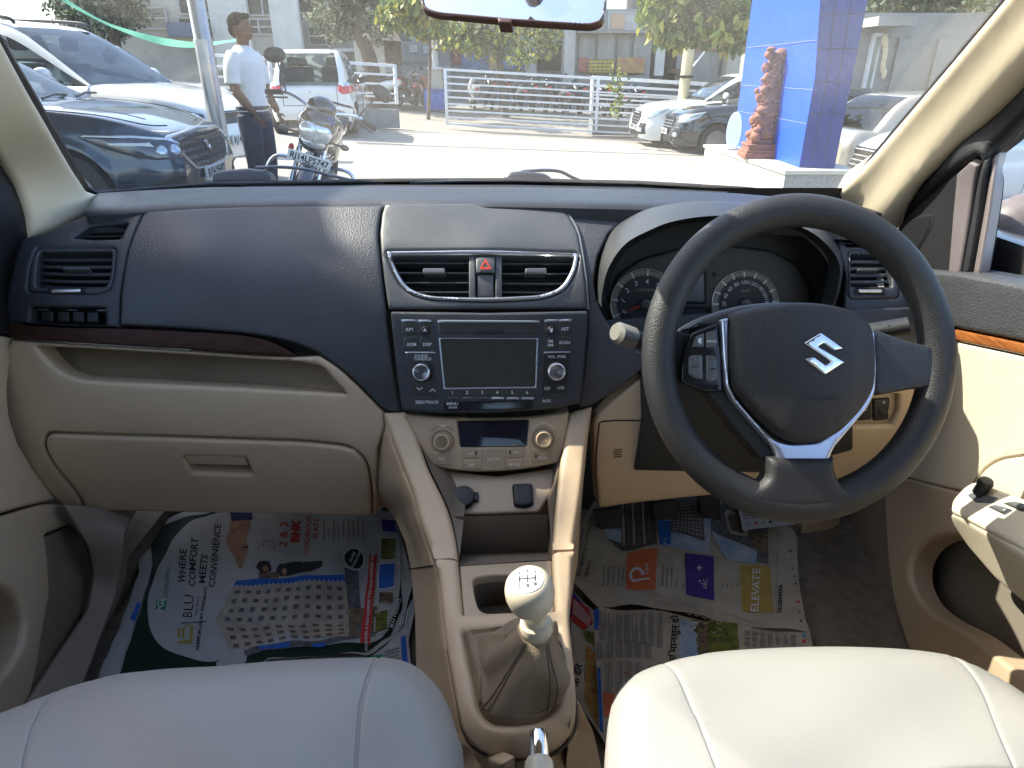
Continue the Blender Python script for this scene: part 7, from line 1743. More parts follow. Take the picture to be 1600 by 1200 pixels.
# leaf on the ground
m = MB(); g = gp(1106, 273); 
for a in (0, 1.9, 3.7): m.add([g + (0, 0, .01), g + (.05 * math.cos(a), .05 * math.sin(a), .03), g + (.09 * math.cos(a + .3), .09 * math.sin(a + .3), .01), g + (.05 * math.cos(a + .7), .05 * math.sin(a + .7), .008)], [(0, 1, 2, 3)], mat('leaf_green', (.06, .15, .02), .6))
o = m.build('fallen_leaf'); tag(o, 'small green leaf lying on the concrete near the plinth', 'leaf')
def fuse(m, voxel, smooth=6, mt=None, name='body'):
    me = m.mesh(name, sharp=0); tmp = bpy.data.objects.new('tmp', me); COL.objects.link(tmp)
    md = tmp.modifiers.new('r', 'REMESH'); md.mode = 'VOXEL'; md.voxel_size = voxel; md.use_smooth_shade = True
    if smooth: sm = tmp.modifiers.new('s', 'SMOOTH'); sm.iterations = smooth; sm.factor = .5
    me2 = bpy.data.meshes.new_from_object(tmp.evaluated_get(bpy.context.evaluated_depsgraph_get())); bpy.data.objects.remove(tmp); me2.name = name
    me2.materials.clear(); me2.materials.append(mt or m.mats[0]); return me2
def link(me, name, parent):
    o = bpy.data.objects.new(name, me); COL.objects.link(o); o.parent = parent; return o
# ================================================================ MAN beside the motorcycle
SKIN = mat('skin_brown', (.14, .068, .038), .7, spec=.2, var=.1, vscale=30); SHIRT = mat('shirt_white', (.66, .66, .64), .8, bump=.4, btype='noise', bscale=40, var=.06, vscale=12); TROU = mat('trousers_navy', (.022, .026, .045), .85, bump=.5, btype='noise', bscale=40); HAIR = mat('hair_black', (.006, .005, .004), .95, spec=.05, bump=.8, btype='noise', bscale=300)
py_ = 6.6; pxx = float(at(392, 150, Y=py_)[0])
man = thing('person', (pxx, py_, zg(pxx)), 'man in a white half sleeve shirt and dark trousers, looking to the right', 'person', rz=rad(-12))
m = MB()
def limb(pts, rr, mt=SKIN, n=12): m.tube(sp(pts, 5), np.interp(np.linspace(0, 1, (len(pts) - 1) * 5 + 1), np.linspace(0, 1, len(rr)), rr), mt, n=n)
def ringbody(rows, mt):
    G = []
    for z, x, a, b in rows: G.append([(x + a * math.cos(t), b * math.sin(t), z) for t in np.linspace(0, 2 * math.pi, 20, endpoint=False)])
    m.grid(np.array(G), mt, closed_u=True); k = m.nv - len(rows) * 20; m.add(G[0], [tuple(range(20))[::-1]], mt); m.add(G[-1], [tuple(range(20))], mt)
# body: head, neck, torso, arms, legs
ringbody([(.86, 0, .10, .15), (.95, 0, .105, .155), (1.08, .005, .095, .14), (1.22, .0, .11, .16), (1.34, -.005, .11, .175), (1.41, -.01, .09, .15), (1.455, -.01, .06, .09)], SKIN)
limb([(-.01, 0, 1.42), (.0, 0, 1.50), (.012, 0, 1.56)], [.060, .052, .055])
m.blob((.005, 0, 1.615), (.092, .075, .105), SKIN, n=20, m=14); m.blob((.045, 0, 1.575), (.055, .055, .068), SKIN, n=16); m.blob((.078, 0, 1.535), (.022, .03, .02), SKIN)
m.blob((.098, 0, 1.598), (.020, .013, .022), SKIN); m.blob((.088, 0, 1.632), (.016, .045, .010), SKIN); m.blob((.090, 0, 1.562), (.014, .022, .007), SKIN); m.blob((.088, 0, 1.550), (.013, .020, .006), SKIN)
for s_ in (-1, 1): m.blob((-.005, s_ * .077, 1.60), (.018, .010, .030), SKIN); m.blob((.078, s_ * .032, 1.612), (.012, .014, .010), SKIN)
def arm(s_, elbow, wrist, dirh):
    limb([(-.01, s_ * .165, 1.385), (-.005, s_ * .215, 1.30), elbow], [.058, .050, .040]); limb([elbow, tuple(np.array(elbow) * .5 + np.array(wrist) * .5), wrist], [.042, .040, .027])
    w = np.array(wrist); d = np.array(dirh, float); d /= np.linalg.norm(d); side = np.cross(d, (0, s_, 0)); side /= np.linalg.norm(side)
    m.blob(tuple(w + d * .045), (.022, .018, .045), SKIN, R=Vector(d).to_track_quat('Z', 'Y').to_matrix())
    for k, L in zip((-1.5, -.5, .5, 1.5), (.065, .075, .072, .055)): a = w + d * .075 + side * k * .0145; m.tube([a, a + d * L * .5 + np.array((.004, 0, -.004)), a + d * L * .85 + np.array((.012, 0, -.014))], [.0085, .008, .006], SKIN, n=8)
    a = w + d * .03 + side * .022; m.tube([a, a + side * .022 + d * .02, a + side * .026 + d * .048], [.011, .010, .007], SKIN, n=8)
arm(-1, (.015, -.255, 1.11), (.14, -.215, .93), (.55, .1, -.8)); arm(1, (.0, .26, 1.12), (.10, .25, .92), (.4, -.1, -.9))
for s_ in (-1, 1):
    limb([(0, s_ * .085, .90), (.01, s_ * .10, .70), (.015, s_ * .11, .48)], [.095, .080, .058]); limb([(.015, s_ * .11, .48), (-.01, s_ * .115, .30), (-.015, s_ * .12, .09)], [.058, .055, .038]); limb([(-.04, s_ * .12, .05), (.06, s_ * .13, .045), (.17, s_ * .14, .03)], [.038, .042, .028])
link(fuse(m, .007, 3, SKIN, 'body'), 'body', man)
m = MB(); m.blob((-.018, 0, 1.648), (.096, .084, .086), HAIR, n=20, m=14); m.blob((-.055, 0, 1.60), (.055, .074, .07), HAIR, n=16); m.blob((.045, 0, 1.70), (.055, .055, .028), HAIR, n=16)
link(fuse(m, .008, 1, HAIR, 'hair'), 'hair', man)
m = MB(); ringbody([(.93, 0, .125, .172), (1.0, .005, .122, .168), (1.1, .012, .118, .160), (1.22, .008, .128, .175), (1.34, -.002, .128, .19), (1.41, -.01, .105, .165), (1.45, -.012, .075, .10), (1.475, -.012, .062, .066)], SHIRT)
for s_ in (-1, 1): limb([(-.01, s_ * .15, 1.39), (-.006, s_ * .222, 1.30), (.0, s_ * .25, 1.16)], [.070, .068, .068], SHIRT)
link(fuse(m, .009, 3, SHIRT, 'shirt'), 'shirt', man)
m = MB(); ringbody([(.84, 0, .118, .165), (.92, 0, .122, .170), (.985, 0, .118, .163)], TROU)
for s_ in (-1, 1): limb([(0, s_ * .085, .90), (.012, s_ * .10, .70), (.018, s_ * .11, .48)], [.110, .098, .080], TROU); limb([(.018, s_ * .11, .48), (-.005, s_ * .115, .28), (-.012, s_ * .12, .07)], [.080, .074, .070], TROU)
link(fuse(m, .009, 3, TROU, 'trousers'), 'trousers', man)
m = MB(); m.tube([(.120 * math.cos(t), .168 * math.sin(t), .965) for t in np.linspace(0, 2 * math.pi, 24, endpoint=False)], .012, mat('belt_black', (.012, .01, .01), .5), closed=True, flat=1.6, caps=False, up=(0, 0, 1)); m.build('belt', man, local=True)
for s_ in (-1, 1):
    m = MB(); m.blob((.06, s_ * .13, .045), (.15, .052, .05), mat('belt_black'), n=16); m.build('shoe', man, local=True)

# ================================================================ MOTORCYCLES
MBLK = mat('bike_black', (.012, .013, .018), .15, coat=1.); STEEL = mat('bike_steel', (.55, .56, .58), .25, metal=1.); MLENS = mat('bike_lens', (.62, .68, .72), .12, metal=.6, var=.5, vscale=40); REDP = mat('bike_red', (.45, .02, .02), .25); ORGL = mat('indicator_dark', (.06, .05, .045), .3)
def motorcycle(name, label, paint, plate=None, cat='motorcycle', group=None):
    t = thing(name, (0, 0, 0), label, cat, group)
    for x in (.66, -.66):
        m = MB(); m.tube([(x + .265 * math.cos(a), 0, .30 + .265 * math.sin(a)) for a in np.linspace(0, 2 * math.pi, 36, endpoint=False)], .045, TYRE, n=10, closed=True, up=(0, 1, 0), caps=False); wh = m.build('wheel', t, local=True)
        m = MB(); m.tube([(x + .225 * math.cos(a), 0, .30 + .225 * math.sin(a)) for a in np.linspace(0, 2 * math.pi, 36, endpoint=False)], .014, BLP, n=6, closed=True, up=(0, 1, 0), caps=False)
        for k in range(5): a = k * 1.2566; m.tube([(x, 0, .30), (x + .22 * math.cos(a), 0, .30 + .22 * math.sin(a))], .012, BLP, n=6)
        m.lathe([(.04, -.05), (.04, .05)], (x, 0, .30), (0, 1, 0), STEEL, n=12); m.lathe([(.12, .055), (.12, .06), (.07, .06)], (x, 0, .30), (0, 1, 0), STEEL, n=20); m.build('rim', wh, local=True)
    m = MB()
    for s_ in (-1, 1): m.tube([(.66, s_ * .085, .30), (.56, s_ * .085, .55)], .024, STEEL, n=12); m.tube([(.56, s_ * .085, .55), (.42, s_ * .085, .93)], .019, STEEL, n=12)
    m.build('fork', t, local=True)
    m = MB(); m.tube([(.66 + .345 * math.cos(a), 0, .30 + .345 * math.sin(a)) for a in np.linspace(.3, 2.4, 12)], .055, paint, n=8, flat=.35, up=(0, 0, 1)); m.build('front_mudguard', t, local=True)
    m = MB(); m.tube(sp([(.22, -.37, 1.00), (.30, -.25, 1.04), (.38, -.12, 1.02), (.40, 0, .97), (.38, .12, 1.02), (.30, .25, 1.04), (.22, .37, 1.00)], 5), .012, STEEL, n=8)
    for s_ in (-1, 1): m.tube([(.27, s_ * .29, 1.03), (.205, s_ * .40, .99)], .019, RUB, n=10); m.tube([(.31, s_ * .24, 1.01), (.30, s_ * .30, .99), (.25, s_ * .39, .96)], .006, BLP, n=6)
    m.build('handlebar', t, local=True)
    for s_ in (-1, 1):
        m = MB(); m.tube([(.30, s_ * .26, 1.04), (.29, s_ * .31, 1.14), (.27, s_ * .36, 1.22)], .006, BLP, n=6); m.blob((.265, s_ * .385, 1.25), (.022, .078, .052), BLP, n=16, R=Matrix.Rotation(s_ * -.35, 3, 'X')); m.build('wing_mirror', t, local=True)
    m = MB(); m.blob((.50, 0, .93), (.13, .145, .10), paint, n=20); m.blob((.50, 0, 1.03), (.09, .11, .085), mat('visor_smoke', (.02, .02, .045), .1, coat=1.), n=16); m.blob((.50, 0, .80), (.10, .11, .08), paint, n=16)
    fr_ = link(fuse(m, .012, 2, paint, 'headlight_cowl'), 'headlight_cowl', t)
    m = MB(); m.blob((.585, 0, .875), (.055, .115, .085), MLENS, n=20); m.blob((.575, 0, .80), (.04, .085, .04), MLENS, n=16); m.build('headlight', t, local=True)
    for s_ in (-1, 1): m = MB(); m.tube([(.46, s_ * .10, .82), (.47, s_ * .19, .82)], .008, BLP, n=6); m.blob((.48, s_ * .215, .82), (.03, .035, .022), ORGL, n=10); m.build('indicator', t, local=True)
    m = MB(); m.blob((.13, 0, .86), (.26, .15, .14), paint, n=24, m=14); m.blob((.0, 0, .82), (.20, .12, .10), paint, n=16); link(fuse(m, .012, 2, paint, 'fuel_tank'), 'fuel_tank', t)
    m = MB(); m.blob((.15, 0, 1.0), (.05, .04, .012), STEEL, n=12); m.build('fuel_cap', t, local=True)
    m = MB(); m.tube(sp([(-.05, 0, .82), (-.30, 0, .82), (-.55, 0, .88), (-.78, 0, .92)], 5), [.10] * 6 + [.105] * 6 + [.10, .09, .08, .06], RUB, n=12, flat=.5, up=(0, 0, 1)); m.build('saddle', t, local=True)
    m = MB(); m.box((-.35, 0, .66), (.42, .20, .18), paint, bev=.05); m.box((-.62, 0, .80), (.4, .16, .10), paint, bev=.04); m.build('side_panel', t, local=True)
    m = MB(); m.tube(sp([(-.5, -.13, .84), (-.75, -.14, .93), (-.92, -.1, .98), (-.95, 0, .98), (-.92, .1, .98), (-.75, .14, .93), (-.5, .13, .84)], 4), .011, BLP, n=6); m.build('grab_rail', t, local=True)
    m = MB(); m.box((.02, 0, .42), (.34, .24, .26), BLP, bev=.05); m.box((.10, 0, .60), (.16, .16, .18), STEEL, bev=.03)
    for k in range(5): m.box((.10, 0, .54 + k * .03), (.19, .19, .008), STEEL)
    m.build('engine', t, local=True); m = MB(); m.tube(sp([(.20, -.10, .52), (.28, -.12, .35), (.10, -.15, .24), (-.3, -.16, .26), (-.85, -.17, .36)], 5), [.02] * 14 + [.03, .045, .045, .045, .045, .045, .04], STEEL, n=10); m.build('exhaust', t, local=True)
    m = MB(); m.tube([(.30, 0, .9), (-.1, 0, .72), (-.6, 0, .7)], .025, BLP, n=8); m.tube([(.38, 0, .9), (.22, 0, .4), (-.05, 0, .27), (-.3, 0, .35), (-.66, 0, .30)], .02, BLP, n=8); m.build('frame', t, local=True)
    m = MB(); m.box((-.92, 0, .84), (.05, .13, .07), REDL, bev=.02); m.build('tail_lamp', t, local=True)
    if plate:
        m = MB(); m.box((.60, 0, .68), (.012, .30, .07), PLATE, bev=.004); F = Flat((.607, 0, .68), (0, 1, 0), (0, 0, 1)); m.text(plate, 0, 0, .058, F, INK, flip=1, off=.001, bold=.02, sx=.95); m.build('number_plate', t, local=True)
        m = MB()
        for s_ in (-1, 1): m.tube(sp([(.30, s_ * .06, .60), (.34, s_ * .26, .62), (.33, s_ * .34, .48), (.28, s_ * .30, .30), (.2, s_ * .1, .26)], 5), .013, STEEL, n=8)
        m.build('crash_guard', t, local=True)
        m = MB(); m.blob((.50, -.15, .72), (.02, .02, .03), REDP, n=10); m.build('side_trim', t, local=True)
    return t
mc = motorcycle('motorcycle', 'black motorcycle leaning on its stand in front of the man, headlight facing us', MBLK, 'RJ14LP5747', group='motorcycles')
g = at(487, 207, Y=5.35); gz = zg(g[0])
mc.rotation_mode = 'XYZ'; rzz = rad(-108)
M_ = Matrix.Rotation(rad(-84), 4, 'Z') @ Matrix.Rotation(rad(-15), 4, 'X'); mc.scale = (1.07, 1.07, 1.07); mc.rotation_euler = M_.to_euler()
ST_ = Matrix.Translation((.44, 0, .9)) @ Matrix.Rotation(rad(6), 4, Vector((-.26, 0, .96))) @ Matrix.Rotation(rad(-3), 4, 'X') @ Matrix.Translation((-.44, 0, -.9)); nw = 0
for ch in mc.children:
    k = ch.name.split('.')[0]
    if k == 'wheel': nw += 1
    if k in ('fork', 'front_mudguard', 'handlebar', 'wing_mirror', 'headlight_cowl', 'headlight', 'indicator', 'number_plate') or (k == 'wheel' and nw == 1): ch.matrix_parent_inverse = ST_
hl_ = M_ @ Vector((.6, 0, .86)); mc.location = Vector((g[0], g[1], 0)) - Vector((hl_.x, hl_.y, 0)); mc.location.z = gz - .0
# the row of bikes beyond the gate
def scooter(paint, label):
    t = thing('scooter', (0, 0, 0), label, 'scooter', 'two wheelers parked beyond the gate')
    for x in (.6, -.55): m = MB(); m.tube([(x + .19 * math.cos(a), 0, .23 + .19 * math.sin(a)) for a in np.linspace(0, 2 * math.pi, 20, endpoint=False)], .045, TYRE, n=8, closed=True, up=(0, 1, 0), caps=False); m.build('wheel', t, local=True)
    m = MB(); m.tube(sp([(.62, 0, .45), (.50, 0, .75), (.42, 0, .98)], 4), [.09, .12, .15, .16, .15, .14, .12, .10, .09], paint, n=12); m.box((.1, 0, .27), (.6, .28, .06), paint, bev=.02); m.tube(sp([(-.1, 0, .5), (-.4, 0, .62), (-.85, 0, .72)], 4), [.12, .17, .18, .18, .17, .15, .13, .11, .06], paint, n=12); m.build('bodywork', t, local=True)
    m = MB(); m.tube([(-.05, 0, .76), (-.3, 0, .80), (-.75, 0, .84)], [.10, .13, .09], RUB, n=10, flat=.5, up=(0, 0, 1)); m.build('saddle', t, local=True)
    m = MB(); m.tube([(.30, -.33, 1.02), (.40, 0, 1.0), (.30, .33, 1.02)], .014, BLP, n=6); m.build('handlebar', t, local=True)
    for s_ in (-1, 1): m = MB(); m.tube([(.35, s_ * .24, 1.0), (.33, s_ * .3, 1.18)], .006, BLP, n=5); m.blob((.33, s_ * .31, 1.22), (.02, .06, .04), BLP, n=10, m=6); m.build('wing_mirror', t, local=True)
    m = MB(); m.blob((.47, 0, .96), (.06, .09, .05), MLENS, n=12); m.build('headlight', t, local=True); m = MB(); m.box((-.92, 0, .66), (.05, .14, .07), REDL, bev=.02); m.build('tail_lamp', t, local=True)
    return t
pm = motorcycle('motorcycle', 'black motorcycle parked side by side with others beyond the white gate', MBLK, None, group='two wheelers parked beyond the gate')
psc = scooter(paintm('scooter_white', (.6, .6, .58)), 'white scooter beyond the left end of the white gate'); psg = scooter(paintm('scooter_grey', (.10, .11, .12)), 'dark grey scooter parked beyond the white gate'); psr = scooter(paintm('scooter_red', (.20, .04, .03)), 'red tailed scooter beyond the gap left of the gate')
used = set()
def place(pr, px, Y, rz, label=None, lean=6, z=.1):
    o = pr if pr not in used else copy_tree(pr); used.add(pr); x = float(at(px, 160, Y=Y)[0]); o.location = (x, Y, zg(x) + z - .0); o.rotation_euler = (Matrix.Rotation(rad(rz), 4, 'Z') @ Matrix.Rotation(rad(lean), 4, 'X')).to_euler()
    if label: o['label'] = label
    return o
row = [(738, 'r'), (762, 'm'), (785, 'm'), (808, 'g'), (830, 'm'), (852, 'm'), (874, 'g'), (896, 'm'), (935, 'm'), (962, 'g'), (990, 'm')]
for i, (px, k) in enumerate(row):
    if k == 'r': place(psc, px, 25.9, 100, 'white fronted scooter, first of the row behind the gate')
    elif k == 'm': place(pm, px, 26.2, 86 + (i * 37) % 20)
    else: place(psg, px, 26.1, 82 + (i * 29) % 22, 'dark grey scooter parked among motorcycles beyond the white gate')
place(psr, 655, 25.4, 85, 'scooter with a red tail lamp beside the blue cabinet'); place(pm, 634, 25.4, 80, 'black motorcycle standing left of the red tailed scooter', lean=8); place(psc, 590, 24.5, 175, 'white scooter seen through the rails right of the white hatchback'); place(pm, 575, 25.5, 170, 'black motorcycle side on behind the rail fence, right of the white hatchback')
# ================================================================ street furniture beyond the gate
t = thing('street_lamp_pole', tuple(at(683, 150, Y=25.2)), 'white lamp post rising from the blue cabinet left of the gate', 'lamp post')
b = at(683, 168, Y=25.2); m = MB(); m.tube([(b[0], 25.2, zg(b[0])), (b[0], 25.2, 9)], .11, WPT, n=12); m.build('post_shaft', t); m = MB(); m.box((b[0], 25.2, zg(b[0]) + .95), (.42, .42, .75), mat('pedestal_cream', (.5, .47, .4), .8), bev=.02); m.box((b[0], 25.2, zg(b[0]) + 1.33), (.52, .52, .08), WPT, bev=.02); m.build('pedestal', t)
b = at(683, 168, Y=24.9); m = MB(); m.box((b[0] , 24.75, zg(b[0]) + .34), (.80, .35, .62), mat('blue_box', (.02, .10, .42), .5, var=.4, vscale=8), bev=.03); m.box((b[0], 24.75, zg(b[0]) + .67), (.84, .40, .05), mat('blue_box'), bev=.02); m.box((b[0], 24.75, zg(b[0]) + .02), (.7, .3, .04), MATB)
o = m.build('planter_box'); tag(o, 'blue street box at the foot of the white lamp post', 'box')
UTL = mat('utility_pole_paint', (.50, .42, .26), .7, var=.2, vscale=3)
b = at(1066, 150, Y=17.5); t_ = at(1089, 0, Y=17.5); m = MB(); m.tube([(b[0], 17.5, zg(b[0]) - .3), (t_[0], 17.5, 5.0), (t_[0] + .2, 17.5, 8)], .13, UTL, n=12); t = thing('utility_pole', (b[0], 17.5, zg(b[0])), 'leaning yellowish utility pole between the right tree and the white SUV', 'pole'); m.build('pole_shaft', t)
for q in (58, 120): c = at(1078 if q < 60 else 1070, q, Y=17.4); m = MB(); m.box(c, (.75 if q < 60 else .4, .06, .06), BLP); m.build('bracket', t)
c = at(1078, 58, Y=17.3); m = MB(); m.tube([c + (.15, 0, -.6), c + (.9, 0, .4)], .02, WPT, n=6); m.build('stay_wire', t)
# ================================================================ buildings
def facade(name, label, x0, x1, ytop, Y, depth, mt, feats=(), cat='building', zbase=None):
    A = at(x0, 150, Y=Y)[0]; B = at(x1, 150, Y=Y)[0]; z1 = at(0, ytop, Y=Y)[2]; g = min(zg(A), zg(B)) - .3 if zbase is None else zbase
    t = thing(name, ((A + B) / 2, Y, g), label, cat); m = MB(); m.box(((A + B) / 2, Y + depth / 2, (z1 + g) / 2), (B - A, depth, z1 - g), mt); m.build('walls', t)
    for f in feats:
        nm, a, b, c, d, fm = f[:6]; out = f[6] if len(f) > 6 else .05; P = at(a, d, Y=Y); Q = at(c, b, Y=Y); w_, h_ = Q[0] - P[0], Q[2] - P[2]
        m = MB(); m.box(((P[0] + Q[0]) / 2, Y - out / 2, (P[2] + Q[2]) / 2), (w_, out, h_), fm); o = m.build(nm, t)
        if nm == 'window':
            fr = f[7] if len(f) > 7 else mat('window_frame', (.42, .42, .40), .7); nx = max(1, int(round(w_ / 1.0))); m = MB()
            for k in range(nx + 1): m.box((P[0] + w_ * k / nx, Y - out - .02, (P[2] + Q[2]) / 2), (.06, .05, h_ + .08), fr)
            for zz in (P[2], (P[2] + Q[2]) / 2, Q[2]): m.box(((P[0] + Q[0]) / 2, Y - out - .015, zz), (w_, .04, .06), fr)
            m.build('frame', o)
    return t
BW1 = mat('plaster_beige', (.46, .43, .37), .9, var=.2, vscale=1.5); BW2 = mat('plaster_grey', (.34, .33, .30), .9, var=.25, vscale=1.2); BW3 = mat('plaster_dark', (.24, .235, .22), .9, var=.3, vscale=1.5); BW4 = mat('plaster_white', (.62, .61, .57), .9, var=.15, vscale=2); DW = mat('window_dark', (.06, .065, .065), .2, var=.4, vscale=2); BRN = mat('brown_panel', (.14, .09, .065), .8, var=.3, vscale=4)
SHEET = mat('metal_sheet', (.27, .27, .25), .6, var=.35, vscale=(3, 3, .6)); BLUT = mat('blue_tarpaulin', (.08, .18, .32), .6, var=.4, vscale=2.5); YEL = mat('yellow_sign', (.50, .36, .05), .7, var=.2, vscale=5); CON2 = mat('concrete_pier', (.46, .45, .42), .9, var=.2, vscale=2)
facade('apartment_block', 'beige block with tall dark windows above the white people carrier', 120, 452, -260, 31, 10, BW1,
       [('window', 283, -90, 345, 22, DW), ('window', 283, 28, 345, 50, DW), ('window', 375, -90, 436, 24, DW), ('window', 375, 30, 436, 54, DW), ('window', 215, 12, 258, 45, mat('shutter_tan', (.26, .235, .20), .9)), ('pier', 346, -90, 374, 110, BW4, .3), ('pier', 437, -90, 456, 110, BW4, .3), ('balcony_panel', 272, 36, 330, 58, mat('blue_panel_far', (.12, .17, .26), .8), .5)])
facade('office_block', 'dark grey block with a barred window behind the hatchback roof', 452, 612, -260, 33, 10, BW2,
       [('window', 485, 42, 508, 70, DW), ('window', 522, 8, 562, 48, DW), ('window', 464, -60, 500, 20, DW), ('ledge', 455, 76, 560, 81, BW4, .5), ('door', 516, 55, 545, 100, BW3, .1)])
facade('gate_kiosk', 'small white kiosk with a dark sloping roof right of the white hatchback', 560, 606, 58, 27.5, 2.5, BW4, [('vent_grille', 580, 62, 595, 70, BW2, .05), ('kiosk_side', 604, 60, 626, 102, BRN, .1)])
A = at(556, 60, Y=27.2); B = at(628, 60, Y=27.2); m = MB(); zt_ = A[2]; m.add([(A[0], 27.2, zt_), (B[0], 27.2, zt_ - .1), (B[0], 30, zt_), (A[0], 30, zt_), (A[0] + 1.0, 28.5, zt_ + .7), (B[0] - .8, 28.5, zt_ + .7)], [(0, 1, 5, 4), (1, 2, 5), (2, 3, 4, 5), (3, 0, 4), (0, 3, 2, 1)], mat('roof_dark', (.07, .06, .055), .9), False); o = m.build('kiosk_roof'); tag(o, 'dark hipped roof over the small white kiosk', 'roof')
facade('old_shop', 'weathered dark shop front with pasted papers behind the lamp post', 612, 704, -260, 31, 8, BW3,
       [('shutter', 628, 28, 682, 96, SHEET), ('poster', 655, 48, 668, 62, BW4, .09), ('poster', 640, 70, 652, 82, BW1, .09), ('poster', 662, 72, 680, 84, mat('poster_pale', (.36, .38, .36), .8), .09), ('sign_board', 648, 34, 676, 42, mat('faded_red', (.30, .10, .08), .8), .12), ('low_wall', 600, 103, 704, 166, mat('low_plaster', (.27, .29, .29), .9, var=.1, vscale=1), .6)])
facade('covered_market', 'dark open fronted shed with blue sheeting behind the mirror', 704, 882, -260, 32, 8, BW3,
       [('blue_sheet', 722, 66, 768, 110, BLUT, .15), ('blue_sheet', 776, 62, 836, 108, BLUT, .2), ('awning', 790, 54, 838, 62, BLUT, .9), ('sign_board', 812, 46, 838, 66, YEL, .95), ('pier', 765, 60, 777, 112, mat('tan_pier', (.33, .24, .13), .9), .4), ('pier', 820, 80, 838, 120, CON2, .5), ('opening', 840, 50, 878, 110, DRK, .05), ('poster', 708, 76, 722, 98, mat('faded_red'), .12), ('shutter', 840, 20, 880, 50, BRN, .3)])
facade('workshop', 'building clad in grey metal sheets with yellow banners above the gate', 880, 1012, 14, 30, 8, BW2,
       [('pier', 880, 45, 899, 130, CON2, .3), ('metal_sheet', 903, 54, 930, 110, SHEET, .12), ('metal_sheet', 932, 54, 960, 110, SHEET, .14), ('metal_sheet', 962, 54, 985, 110, SHEET, .12), ('metal_sheet', 987, 54, 1010, 110, SHEET, .14), ('window', 950, 20, 1008, 48, mat('pale_window', (.42, .40, .38), .3)), ('curtain', 954, 22, 976, 46, mat('orange_curtain', (.50, .33, .22), .8), .1),
        ('ledge', 900, 48, 1012, 53, BW3, .6), ('banner', 918, 92, 958, 113, YEL, .3), ('banner', 962, 90, 1006, 114, mat('patterned_banner', (.42, .33, .10), .8, c2=(.35, .12, .10), vscale=5, var=.4), .3), ('cloth', 903, 90, 918, 112, mat('faded_red'), .3), ('low_wall', 900, 118, 1012, 150, BW3, .3)])
t = bpy.data.objects['workshop']; m = MB(); Fb = Flat(tuple(at(938, 103, Y=29.68)), (1, 0, 0), (0, 0, 1))
for k in range(4): 
    for j in range(6): m.add(Fb.P(np.array(rect(-.52 + j * .18, .20 - k * .13, -.52 + j * .18 + .13, .25 - k * .13))), [(0, 1, 2, 3)], mat('banner_ink', (.06, .12, .10), .8), False)
m.build('banner_lines', t)
facade('garage', 'dark garage front with a white gate pier behind the utility pole', 1012, 1172, -260, 31, 8, BW3,
       [('opening', 1035, 64, 1068, 128, DRK, .05), ('gate_pier', 1016, 74, 1034, 118, BW4, .8), ('blue_edge', 1010, 56, 1078, 62, mat('blue_edge', (.12, .26, .36), .7), 1.2), ('brick_wall', 1078, 48, 1128, 80, mat('brown_brick', (.22, .12, .085), .9, var=.2, vscale=8), .3), ('shutter', 1052, 80, 1124, 134, SHEET, .2), ('block', 1124, 78, 1168, 124, mat('cream_block', (.34, .32, .27), .9), .9), ('bench_rail', 1042, 108, 1066, 114, BRN, .9), ('upper_wall', 1020, 4, 1060, 40, mat('pale_upper', (.33, .36, .40), .9), .2)])
facade('showroom', 'grey showroom wall with a white framed glass door right of the blue pillar', 1290, 1700, 20, 15, 6, mat('showroom_grey', (.24, .245, .235), .8, var=.15, vscale=1.5),
       [('door_frame', 1345, 52, 1376, 138, WPT, .12), ('door_glass', 1349, 58, 1370, 138, mat('door_glass', (.17, .21, .20), .08, var=.2, vscale=2), .15), ('wall_panel', 1384, 60, 1440, 150, mat('panel_grey', (.21, .22, .21), .6), .06), ('wall_panel', 1444, 60, 1500, 150, mat('panel_grey'), .06), ('canopy', 1340, 30, 1400, 44, BW2, .8)])
m = MB(); c = at(1383, 70, Y=14.9)
for k in range(7): m.blob(tuple(at(1382 + 2 * math.sin(k), 62 + k * 9, Y=14.8)), (.05, .04, .12 + .03 * math.sin(k * 2)), mat('garland_cream', (.6, .5, .32), .7), n=8, m=6)
o = m.build('hanging_garland'); tag(o, 'pale hanging garland beside the white framed door', 'garland')
# ================================================================ trees
LG = [mat('leaf_light', (.16, .20, .045), .5), mat('leaf_mid', (.075, .12, .03), .5), mat('leaf_dark', (.03, .055, .018), .55)]
LY = [mat('leaf_yellow', (.34, .32, .07), .5), mat('leaf_lime', (.20, .25, .05), .5), mat('leaf_mid')]
LGREY = [mat('leaf_dusty', (.20, .22, .15), .7), mat('leaf_dusty_dark', (.11, .13, .085), .7), mat('leaf_dark')]  # greyed, lightened leaves put the background haze into the colour
for mt in set(LG + LY + LGREY):
    N_ = mt.node_tree.nodes; b_ = N_["Principled BSDF"]; tl = N_.new('ShaderNodeBsdfTranslucent'); tl.inputs[0].default_value = b_.inputs['Base Color'].default_value; mx = N_.new('ShaderNodeMixShader'); mx.inputs[0].default_value = .35
    mt.node_tree.links.new(b_.outputs[0], mx.inputs[1]); mt.node_tree.links.new(tl.outputs[0], mx.inputs[2]); mt.node_tree.links.new(mx.outputs[0], N_["Material Output"].inputs[0])
BARK = mat('bark', (.12, .09, .065), .95, var=.4, vscale=12, bump=.8, btype='noise', bscale=40)
